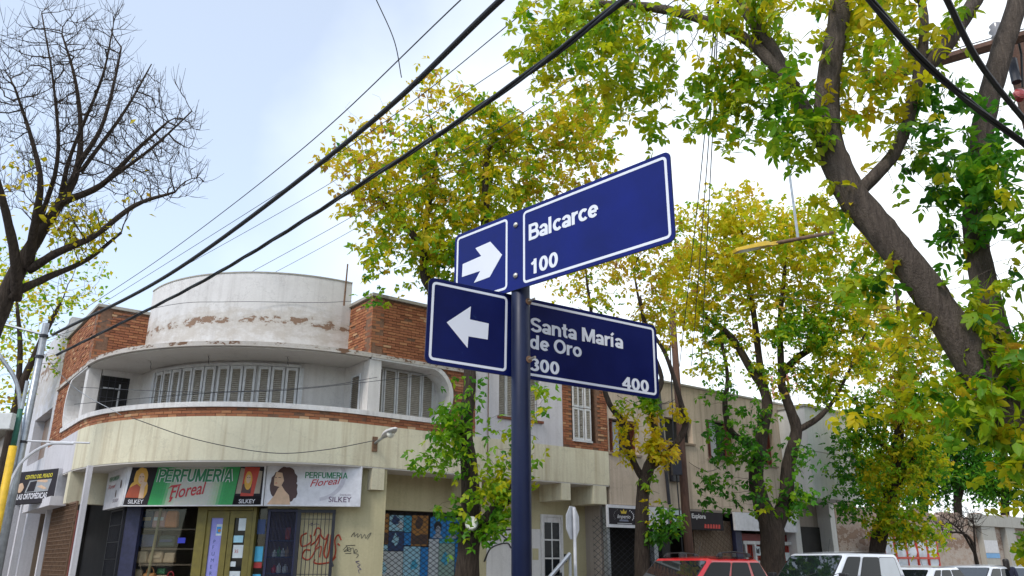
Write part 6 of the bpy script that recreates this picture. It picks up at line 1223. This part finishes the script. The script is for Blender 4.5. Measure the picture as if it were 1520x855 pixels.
# 6: bare tree at the left
tree('bare_tree', 'almost bare tree fanning dark twigs over the left of the sky', [
    [gnd(-95, 13.0, .25), pt(-60, 640, 13.3, .20), pt(-28, 530, 13.6, .175), pt(4, 450, 13.8, .155), pt(30, 395, 13.9, .13), pt(60, 345, 14, .10), pt(90, 300, 14.1, .085), pt(112, 260, 14.2, .065), pt(120, 200, 14.3, .045), pt(112, 120, 14.4, .028), pt(92, 50, 14.5, .014)],
    [pt(25, 440, 13.8, .10), pt(22, 380, 13.6, .08), pt(5, 300, 13.4, .06), pt(-15, 230, 13.3, .04)],
    [pt(42, 395, 13.9, .09), pt(52, 330, 13.7, .065), pt(60, 270, 13.6, .05), pt(48, 210, 13.6, .035), pt(22, 130, 13.6, .02)],
    [pt(45, 400, 13.9, .08), pt(85, 375, 13.8, .065), pt(140, 350, 13.8, .05), pt(200, 305, 13.9, .04), pt(260, 285, 14, .02)],
    [pt(92, 300, 14.1, .07), pt(150, 275, 14.2, .05), pt(200, 225, 14.3, .035), pt(250, 180, 14.4, .018)], [pt(116, 245, 14.2, .05), pt(150, 190, 14.3, .035), pt(170, 120, 14.4, .022), pt(180, 70, 14.5, .015)],
    [pt(88, 305, 14.1, .05), pt(105, 230, 14.0, .035), pt(150, 120, 14.0, .022), pt(168, 40, 14.0, .01)], [pt(55, 340, 14, .05), pt(85, 240, 13.7, .035), pt(80, 130, 13.6, .02), pt(62, 20, 13.6, .01)], [pt(120, 255, 14.2, .04), pt(185, 165, 14.5, .025), pt(225, 95, 14.7, .01)], [pt(150, 275, 14.2, .035), pt(225, 220, 14.1, .025), pt(285, 165, 14.0, .01)], [pt(26, 432, 13.8, .085), pt(70, 412, 14.0, .06), pt(130, 385, 14.4, .04), pt(180, 345, 14.6, .025)]],
    [ell(115, 170, 14.3, 105, 120, 1.5, 620, .75, .1, .0), ell(190, 210, 14.3, 95, 85, 1.3, 420, .75, .1, .02), ell(225, 265, 14.2, 85, 38, .9, 190, .7, .1, .0), ell(255, 200, 14.3, 45, 50, .8, 120, .7, .1, .0), ell(110, 45, 14.5, 60, 45, .8, 120, .7, .1, 0), ell(35, 130, 14, 60, 110, 1.2, 330, .75, .1, .0), ell(-20, 220, 13.6, 50, 110, 1.2, 150, .7, .1, .02), ell(80, 290, 14, 60, 45, 1.0, 130, .68, .07, .3), ell(45, 225, 14, 30, 35, .7, 60, .7, .07, .25), ell(115, 345, 14.0, 60, 30, .9, 110, .62, .08, .45), ell(190, 280, 14.2, 35, 25, .5, 40, .7, .07, .25), ell(150, 165, 14.3, 165, 165, 1.8, 90, .7, .1, 0)],
    bark='bark', leaf_per=1.5, leaf_len=.14, leaf_w=.08, tip=.0042, twigs=3, jitter=.08, rleaf=.01, step=.14, kill=.2, trop=(0, 0, .25), expo=2.3, group='street trees')
# trees behind
tree('background_tree', 'yellow-green tree behind the bare tree on the left street', [[gnd(-20, 21, .14), pt(20, 620, 21.5, .11), pt(55, 520, 22, .08), pt(90, 450, 22.4, .05)], [pt(25, 600, 21.6, .07), pt(30, 520, 22, .07), pt(25, 450, 22.3, .04)]],
    [ell(80, 410, 22.2, 80, 65, 1.6, 330, .52, .13, 1.1), ell(20, 470, 22, 55, 70, 1.5, 200, .58, .12, 1.1), ell(10, 590, 21.5, 40, 40, 1.0, 90, .62, .1, 1.2), ell(75, 500, 22, 55, 50, 1.2, 160, .5, .14, .9), ell(120, 400, 22.3, 50, 45, 1.0, 110, .5, .12, .8)], group='trees beyond', leaf_per=3.2, leaf_len=.15, leaf_w=.1, spread=.16, rleaf=.015, step=.22, kill=.3)
tree('background_tree', 'dense yellow-green tree at the far left edge, down the left street', [[gnd(-40, 27, .25), pt(-20, 600, 28, .2), pt(-10, 470, 29, .1)]],
    [ell(0, 440, 29, 75, 90, 2.0, 300, .5, .14, 1.2), ell(20, 560, 28, 45, 60, 1.5, 120, .6, .12, 1.2)], group='trees beyond', leaf_per=3, leaf_len=.2, leaf_w=.13, spread=.22, rleaf=.02, step=.3, kill=.4)
for i, (px, D, py, t_, lab) in enumerate(((1420, 48, 640, .13, 'dark feathery evergreen rising behind the ruined wall'), (1370, 50, 670, .2, 'dark green tree behind the ruined wall, left of the feathery evergreen'), (1490, 46, 690, .24, 'dark green tree behind the ruined wall, right of the feathery evergreen'), (1290, 60, 690, .3, 'distant green tree glimpsed behind the trunk wrapped in foliage'))):
    tree('background_tree', lab, [[gnd(px, D, .3), pt(px+2, 760, D, .24), pt(px, 700, D, .16), pt(px-3, py, D, .08)], [pt(px+2, 755, D, .12), pt(px+14, 700, D, .1), pt(px+20, py+20, D, .05)]],
        [ell(px, py, D, 42, 50, 2.2, 420, t_, .06, 1.0), ell(px-25, 710, D, 36, 38, 1.8, 260, t_, .06, 1.0), ell(px+28, 705, D, 36, 42, 1.8, 280, t_, .06, 1.0)], group='trees beyond', leaf_per=11, leaf_len=.34, leaf_w=.14, spread=.34, rleaf=.06, tip=.01, step=.28, kill=.36, clump=.8)
tree('bare_shrub', 'bare twiggy shrub arching in front of the ruined wall', [[gnd(1452, 29, .08), pt(1450, 835, 29, .07), pt(1440, 800, 29, .05), pt(1420, 790, 29, .035), pt(1400, 796, 29, .02)], [pt(1446, 820, 29, .05), pt(1428, 790, 29, .035), pt(1410, 775, 29, .02)], [pt(1448, 825, 29, .04), pt(1446, 790, 29, .03), pt(1444, 765, 29, .015)]],
    [ell(1418, 775, 29, 38, 22, .9, 260, .8, .05, 0), ell(1440, 770, 29, 18, 22, .7, 120, .8, .05, 0)], cat='shrub', group='trees beyond', leaf_per=0, twigs=2, tip=.007, step=.12, kill=.17, infl=2)

for i, (a_, lab) in enumerate(((19.5, 'nearest street tree on the viewer\'s own pavement beyond the right edge'), (25.5, 'second street tree along the viewer\'s own pavement beyond the right edge'), (-1.5, 'unseen tree added for reflections in glass, beside the viewer across the corner'))):  # added out of view, to be reflected in car and shop glass
    q = W(a_, -13.9) if i < 2 else W(-13.4, -14.5); Lq = lambda x, y, z, r_: (q.x+x, q.y+y, z, r_)
    e_ = lambda x, y, z, rx, ry, rz, n, t_: dict(c=np.array((q.x+x, q.y+y, z)), r=np.array((rx, ry, rz)), n=n, tone=t_, sp=.12, leaf=1.0)
    tree('street_tree', lab, [[Lq(0, 0, .1, .25), Lq(.05, 0, 2, .2), Lq(-.05, .1, 3.6, .15), Lq(.1, 0, 5.2, .08)], [Lq(0, .05, 3.0, .1), Lq(.8, .3, 4.4, .07), Lq(1.4, .5, 5.8, .04)], [Lq(0, .05, 3.2, .1), Lq(-.8, -.3, 4.6, .07), Lq(-1.3, -.6, 6, .04)]],
        [e_(0, 0, 6, 2.0, 2.0, 1.7, 300, .55), e_(1, .4, 5.2, 1.2, 1.2, 1.1, 120, .5), e_(-1, -.4, 5.4, 1.2, 1.2, 1.1, 120, .6)], leaf_per=8, leaf_len=.17, leaf_w=.11, spread=.2, rleaf=.025, step=.25, kill=.34)
# ---------------------------------------------------------------- vehicles (local frame: +x front, +y left, z up)
def car(name, label, loc, rz, paint, L=4.2, Wd=1.72, H=1.5, belt=.98, hood=.95, xb=(1.1, -1.75), xr=(.45, -1.35), wr=.60, rails=False, wins=None, tailz=None, wagon=False, split=((.0, .36), (.42, .74), (.80, 1.0)), cat='car', sill=.28, panel_win=None):
    o = empty(name, loc, label, cat, 'vehicles parked along the street', rz=rz); hl, hw = L/2, Wd/2; lf = dict(local=True)
    tz = tailz or belt
    # lower body: loft of cross-sections
    st = [(-hl, .78, .45, tz*.86), (-hl+.10, .93, .34, tz*.99), (-hl+.6, 1.0, sill, tz), (xb[1]+.15, 1.0, sill, belt), (0, 1.0, sill, belt), (xb[0]-.1, 1.0, sill, belt), (xb[0]+.25, .99, sill, hood), (hl-.35, .95, sill, hood*.93), (hl-.08, .86, .36, hood*.80), (hl, .74, .46, hood*.66)]
    k = MB(); rings = []
    for x, w_, z0, z1 in st:
        w2 = hw*w_; zm = z0+(z1-z0)*.55; rings.append([(x, -w2*.92, z0), (x, -w2, z0+.12), (x, -w2, zm), (x, -w2*.955, z1-.03), (x, -w2*.90, z1), (x, w2*.90, z1), (x, w2*.955, z1-.03), (x, w2, zm), (x, w2, z0+.12), (x, w2*.92, z0)])
    n = 10; k.add([q for r_ in rings for q in r_], [(i*n+j, i*n+(j+1) % n, (i+1)*n+(j+1) % n, (i+1)*n+j) for i in range(len(rings)-1) for j in range(n)] + [tuple(range(n-1, -1, -1)), tuple((len(rings)-1)*n+j for j in range(n))])
    k.build('body', paint, o, bevel=.03, seg=2, **lf)
    # greenhouse
    bw_, rw_ = hw*.93, wr*hw*1.25; rw_ = hw*.875; zb, zr = belt-.02, H
    B = {('f', s): Vector((xb[0], s*bw_, zb)) for s in (-1, 1)} | {('r', s): Vector((xb[1], s*bw_, zb)) for s in (-1, 1)}
    T = {('f', s): Vector((xr[0], s*rw_, zr-.05)) for s in (-1, 1)} | {('r', s): Vector((xr[1], s*rw_, zr-.06)) for s in (-1, 1)}
    mid = {s: Vector(((xr[0]+xr[1])/2, s*rw_*1.01, zr-.02)) for s in (-1, 1)}; top = [Vector((xr[0]-.25, 0, zr)), Vector(((xr[0]+xr[1])/2, 0, zr+.02)), Vector((xr[1]+.2, 0, zr-.005))]
    k = MB(); k.add([B['f', 1], B['f', -1], B['r', -1], B['r', 1], T['f', 1], T['f', -1], T['r', -1], T['r', 1]], [(0,1,5,4), (1,2,6,5), (2,3,7,6), (3,0,4,7), (4,5,6,7), (3,2,1,0)]); cab = k.build('cabin', paint, o, bevel=.11, seg=5, **lf)
    k = MB(); nn = 8; vs = []
    for i in range(nn+1):
        for j in range(7):
            f, g_ = i/nn, j/6*2-1; x = xr[0]-.04+(xr[1]-xr[0]+.08)*f; vs.append((x, g_*(rw_-.07), zr-.048 + .045*math.sin(math.pi*min(1, max(0, f*.92+.04)))*(1-.5*g_*g_)))
    k.add(vs, [(i*7+j, i*7+j+1, (i+1)*7+j+1, (i+1)*7+j) for i in range(nn) for j in range(6)]); k.build('roof', paint, o, smooth=True, **lf)
    def quad(name_, P, m, off=.006, parent=o):
        P = [Vector(p) for p in P]; nrm = (P[1]-P[0]).cross(P[2]-P[0]).normalized(); c = sum(P, Vector())/len(P)
        if nrm.dot(c - Vector((c.x*.6, 0, .8))) < 0: nrm = -nrm
        k = MB(); m_ = len(P); k.add([p+nrm*off for p in P] + [p-nrm*.004 for p in P], [tuple(range(m_)), tuple(range(2*m_-1, m_-1, -1))] + [(i, (i+1) % m_, m_+(i+1) % m_, m_+i) for i in range(m_)]); return k.build(name_, m, parent, **lf)
    lerp = lambda a, b, t: a+(b-a)*t
    def face(a, b, c, d, u0, u1, v0, v1):               # bilinear patch: a,b bottom, c,d top (over a,b)
        return [lerp(lerp(a, b, u), lerp(c, d, u), v) for u, v in ((u0, v0), (u1, v0), (u1, v1), (u0, v1))]
    def rounded(P, q=.12):
        out = []; n_ = len(P)
        for i in range(n_):
            a, b, c = P[i-1], P[i], P[(i+1) % n_]; out += [lerp(b, a, q), lerp(b, lerp(a, c, .5), q*.45), lerp(b, c, q)]
        return out
    def grow(P, k_=1.05):
        c_ = sum(P, Vector())/len(P); return [c_+(p-c_)*k_ for p in P]
    quad('window_seal', grow(rounded(face(B['f', 1], B['f', -1], T['f', 1], T['f', -1], .06, .94, .05, .90), .07), 1.035), M['blackp'], .003)
    for s in (1, -1):
        for wx, wl in ((.16, .5), (-.38, .5)):
            p_ = lerp(lerp(B['f', 1], B['f', -1], .5+wx*s*.0+ (.08 if wx > 0 else -.3)), lerp(T['f', 1], T['f', -1], .5), .04) if s == 1 else None
            if p_: k = MB(); k.tube([p_+Vector((.03, 0, .02)), p_+Vector((-.12, .42, .14))], [.009, .007], 5); k.build('wiper', M['blackp'], o, **lf)
    quad('windscreen', rounded(face(B['f', 1], B['f', -1], T['f', 1], T['f', -1], .06, .94, .05, .90), .07), M['screen'])
    quad('rear_window', rounded(face(B['r', -1], B['r', 1], T['r', -1], T['r', 1], .10, .90, .22, .88), .09), M['carglass'])
    for s in (1, -1):
        for q, (u0, u1) in enumerate(split):
            P = face(B['f', s], B['r', s], T['f', s], T['r', s], .055+u0*.88, .055+u1*.88, .10, .84)
            quad('window_seal', grow(rounded(P, .10), 1.06), M['blackp'], .003)
            blank = panel_win is not None and q in panel_win
            quad('side_panel' if blank else 'side_window', rounded(P, .10), M['silvercar'] if blank else M['carglass'])
        k = MB(); mx_, my_ = xb[0]-.18, s*(hw+.07); k.box(Fr((mx_, my_), (1, 0)), -.07, .06, -.10, .10, belt-.02, belt+.15); k.build('mirror', M['blackp'] if rails or wagon else paint, o, bevel=.03, **lf)
        for xw in (hl-.78, -hl+.75):
            k = MB(); Mw = Matrix.Translation((xw, s*(hw-.12), .31)) @ Matrix.Rotation(R(90), 4, 'X'); k.lathe(Mw, [(.20, -.11), (.31, -.10), (.315, 0), (.31, .10), (.20, .11)], 20); wh_ = k.build('wheel', M['rubber'], o, **lf)
            k = MB(); k.lathe(Matrix.Translation((xw, s*(hw-.015), .31)) @ Matrix.Rotation(R(90), 4, 'X'), [(.19, -.02), (.19, .02), (.05, .03)], 16); k.build('rim', M['hub'], wh_, **lf)
        k = MB(); k.box(Fr((hl-.10, s*hw*.62), (1, 0)), -.06, .075, -.18, .18, hood*.60, hood*.74); k.build('headlight', M['lampg'], o, bevel=.02, **lf)
        k = MB(); k.box(Fr((-hl+.02, s*hw*.76), (1, 0)), -.035, .10, -.09, .09, tz*.68, tz*.9); k.build('tail_light', M['tail'], o, bevel=.01, **lf)
        for hx in (.25, -.75): k = MB(); k.box(Fr((hx, s*(hw+.008)), (1, 0)), -.09, .09, -.012, .012, belt-.16, belt-.125); k.build('handle', M['blackp'] if rails else paint, o, **lf)
        if rails:
            yy = s*(rw_-.05); P = [(xr[0]-.22, yy, zr-.02), (xr[0]-.34, yy, zr+.055), ((xr[0]+xr[1])/2, yy, zr+.075), (xr[1]+.32, yy, zr+.05), (xr[1]+.2, yy, zr-.03)]; k = MB(); k.tube(P, [.014]*5, 6); k.build('roof_rail', M['blackp'], o, **lf)
            for q in (xr[0]-.34, xr[1]+.32, (xr[0]+xr[1])/2): k = MB(); k.box(Fr((q, yy), (1, 0)), -.06, .06, -.025, .025, zr-.03, zr+.05); k.build('rail_foot', M['blackp'], o, bevel=.012, **lf)
    k = MB(); k.box(Fr((hl-.03, 0), (1, 0)), -.05, .05, -hw*.55, hw*.55, hood*.45, hood*.62); k.build('grille', M['blackp'], o, bevel=.015, **lf)
    k = MB(); k.box(Fr((hl+.03, 0), (1, 0)), -.005, .008, -.2, .2, .45, .56); k.build('number_plate', col('plate_white', (.6, .6, .6)), o, **lf)
    k = MB(); k.tube([(xr[0]-.5, 0, zr-.02), (xr[0]-.62, 0, zr+.28)], [.006, .003], 5); k.build('aerial', M['blackp'], o, **lf)
    if rails: k = MB(); k.lathe(Matrix.Translation(((xr[0]+xr[1])/2+.1, -rw_+.18, zr-.01)), [(.09, 0), (.09, .06), (.05, .09), (.01, .095)], 12); k.build('roof_knob', M['blackp'], o, **lf)
    return o
HEAD = math.atan2(-r2.y, -r2.x)                      # parked facing the corner
car('parked_car', 'red hatchback off-roader with black roof rails parked by the sparse tree', W(10.35, -4.2), HEAD, M['redcar'], L=3.9, Wd=1.72, H=1.66, belt=1.10, hood=1.02, xb=(.98, -1.72), xr=(.30, -1.28), rails=True, wr=.64, split=((.0, .38), (.43, .74), (.80, 1.0)))
car('parked_van', 'white van with dark side glass parked behind the red car', W(15.55, -4.25), HEAD, M['whitecar'], L=4.2, Wd=1.76, H=1.80, belt=1.16, hood=1.10, xb=(1.35, -1.98), xr=(.62, -1.70), wr=.66, wagon=True, cat='van', split=((.0, .25), (.31, .62), (.64, .97)), panel_win=(2,))
car('parked_car', 'white hatchback half hidden behind the white van', W(20.3, -4.2), HEAD+math.pi, M['whitecar'], L=3.9, H=1.47, belt=.95, hood=.93, xb=(1.0, -1.7), xr=(.35, -1.0))
car('parked_car', 'silver-white saloon with bright windscreen in front of the ruined wall', W(24.3, -3.75), HEAD, M['whitecar'], L=4.2, H=1.49, belt=.95, hood=.93, xb=(1.15, -1.55), xr=(.42, -.95))
car('parked_car', 'pale silver car at the right edge behind the pedestrian', W(27.9, -3.95), HEAD, M['silvercar'], L=4.0, H=1.46, belt=.95, hood=.93, xb=(1.1, -1.6), xr=(.4, -1.0))
# ---------------------------------------------------------------- pedestrian at the right edge
def person(label, loc, rz):
    o = empty('person', loc, label, 'person', rz=rz)
    def skin(name, V, E, rad, m, root=0, parent=o, sub=2):
        me = bpy.data.meshes.new(name); me.from_pydata(V, E, []); ob = link(name, me, m, parent, True); sm = ob.modifiers.new('skin', 'SKIN'); sm.use_smooth_shade = True
        sv_ = me.skin_vertices[0].data
        for i, r_ in enumerate(rad): sv_[i].radius = r_ if isinstance(r_, tuple) else (r_, r_)
        sv_[root].use_root = True; ss = ob.modifiers.new('sub', 'SUBSURF'); ss.levels = ss.render_levels = sub; return ob
    V = [(0, 0, .92), (0, 0, 1.08), (0, .01, 1.28), (0, .0, 1.38), (0, .01, 1.46), (0, .0, 1.53), (0, -.01, 1.62),
         (.09, 0, .86), (.10, -.03, .50), (.10, .02, .10), (.10, -.13, .05), (-.09, 0, .86), (-.10, .06, .50), (-.10, .10, .10), (-.10, -.04, .05),
         (.17, 0, 1.36), (.22, .03, 1.10), (.20, -.12, .93), (.20, -.17, .88), (-.17, 0, 1.36), (-.22, .02, 1.10), (-.20, -.14, .95), (-.20, -.19, .90)]
    E = [(0, 1), (1, 2), (2, 3), (3, 4), (4, 5), (5, 6), (0, 7), (7, 8), (8, 9), (9, 10), (0, 11), (11, 12), (12, 13), (13, 14), (2, 15), (15, 16), (16, 17), (17, 18), (2, 19), (19, 20), (20, 21), (21, 22)]
    rad = [(.14, .10), (.13, .09), (.15, .10), (.09, .07), .052, .075, .085, .085, .062, .042, .035, .085, .062, .042, .035, .055, .042, .032, .03, .055, .042, .032, .03]
    body = skin('body', V, E, rad, M['skin'])
    jv = [(0, 0, .88), (0, 0, 1.08), (0, .01, 1.28), (0, 0, 1.40), (.18, 0, 1.36), (.23, .03, 1.10), (.205, -.11, .95), (-.18, 0, 1.36), (-.23, .02, 1.10), (-.205, -.13, .97)]
    skin('jacket', jv, [(0, 1), (1, 2), (2, 3), (2, 4), (4, 5), (5, 6), (2, 7), (7, 8), (8, 9)], [(.16, .125), (.15, .11), (.17, .12), (.10, .08), .07, .056, .046, .07, .056, .046], M['cloth'])
    skin('trousers', [(0, 0, .93), (.09, 0, .84), (.10, -.03, .50), (.10, .02, .13), (-.09, 0, .84), (-.10, .06, .50), (-.10, .10, .13)], [(0, 1), (1, 2), (2, 3), (0, 4), (4, 5), (5, 6)], [(.15, .115), .1, .075, .06, .1, .075, .06], M['jeans'])
    skin('hair', [(0, .02, 1.66), (0, .05, 1.58), (0, .08, 1.44), (0, .09, 1.28)], [(0, 1), (1, 2), (2, 3)], [(.095, .09), (.105, .09), (.10, .05), (.07, .03)], M['hair'])
    k = MB()
    for sx in (-1, 1): k.lathe(Matrix.Translation((sx*.03, -.086, 1.595)), [(.003, -.008), (.011, 0), (.003, .008)], 8)
    k.build('eyes', M['hair'], o, local=True); k = MB(); k.add([(0, -.115, 1.56), (-.014, -.085, 1.555), (.014, -.085, 1.555), (0, -.085, 1.60)], [(0, 1, 3), (0, 3, 2), (0, 2, 1)]); k.build('nose', M['skin'], o, local=True)
    k = MB(); k.box(Fr((0, -.082), (1, 0)), -.022, .022, -.006, .006, 1.528, 1.538); k.build('mouth', col('lips', (.32, .10, .09)), o, local=True)
    for sx in (-1, 1):                                  # fingers
        for f in range(4):
            bx_, by_ = sx*.20, -.185; k = MB(); k.tube([(bx_+(f-1.5)*.014, by_, .885+(.01 if sx < 0 else 0)), (bx_+(f-1.5)*.015, by_-.03, .85), (bx_+(f-1.5)*.014, by_-.03, .82+.008*abs(f-1.5))], [.009, .008, .006], 6); k.build('finger', M['skin'], o, local=True)
        k = MB(); k.tube([(sx*.185, -.18, .90), (sx*.165, -.205, .875), (sx*.165, -.215, .85)], [.01, .009, .007], 6); k.build('thumb', M['skin'], o, local=True)
    return o
pq = at(1496, 850, 25.0); person('pedestrian with long dark hair and navy jacket at the right edge of the street', (pq.x, pq.y, 0.0), R(150))
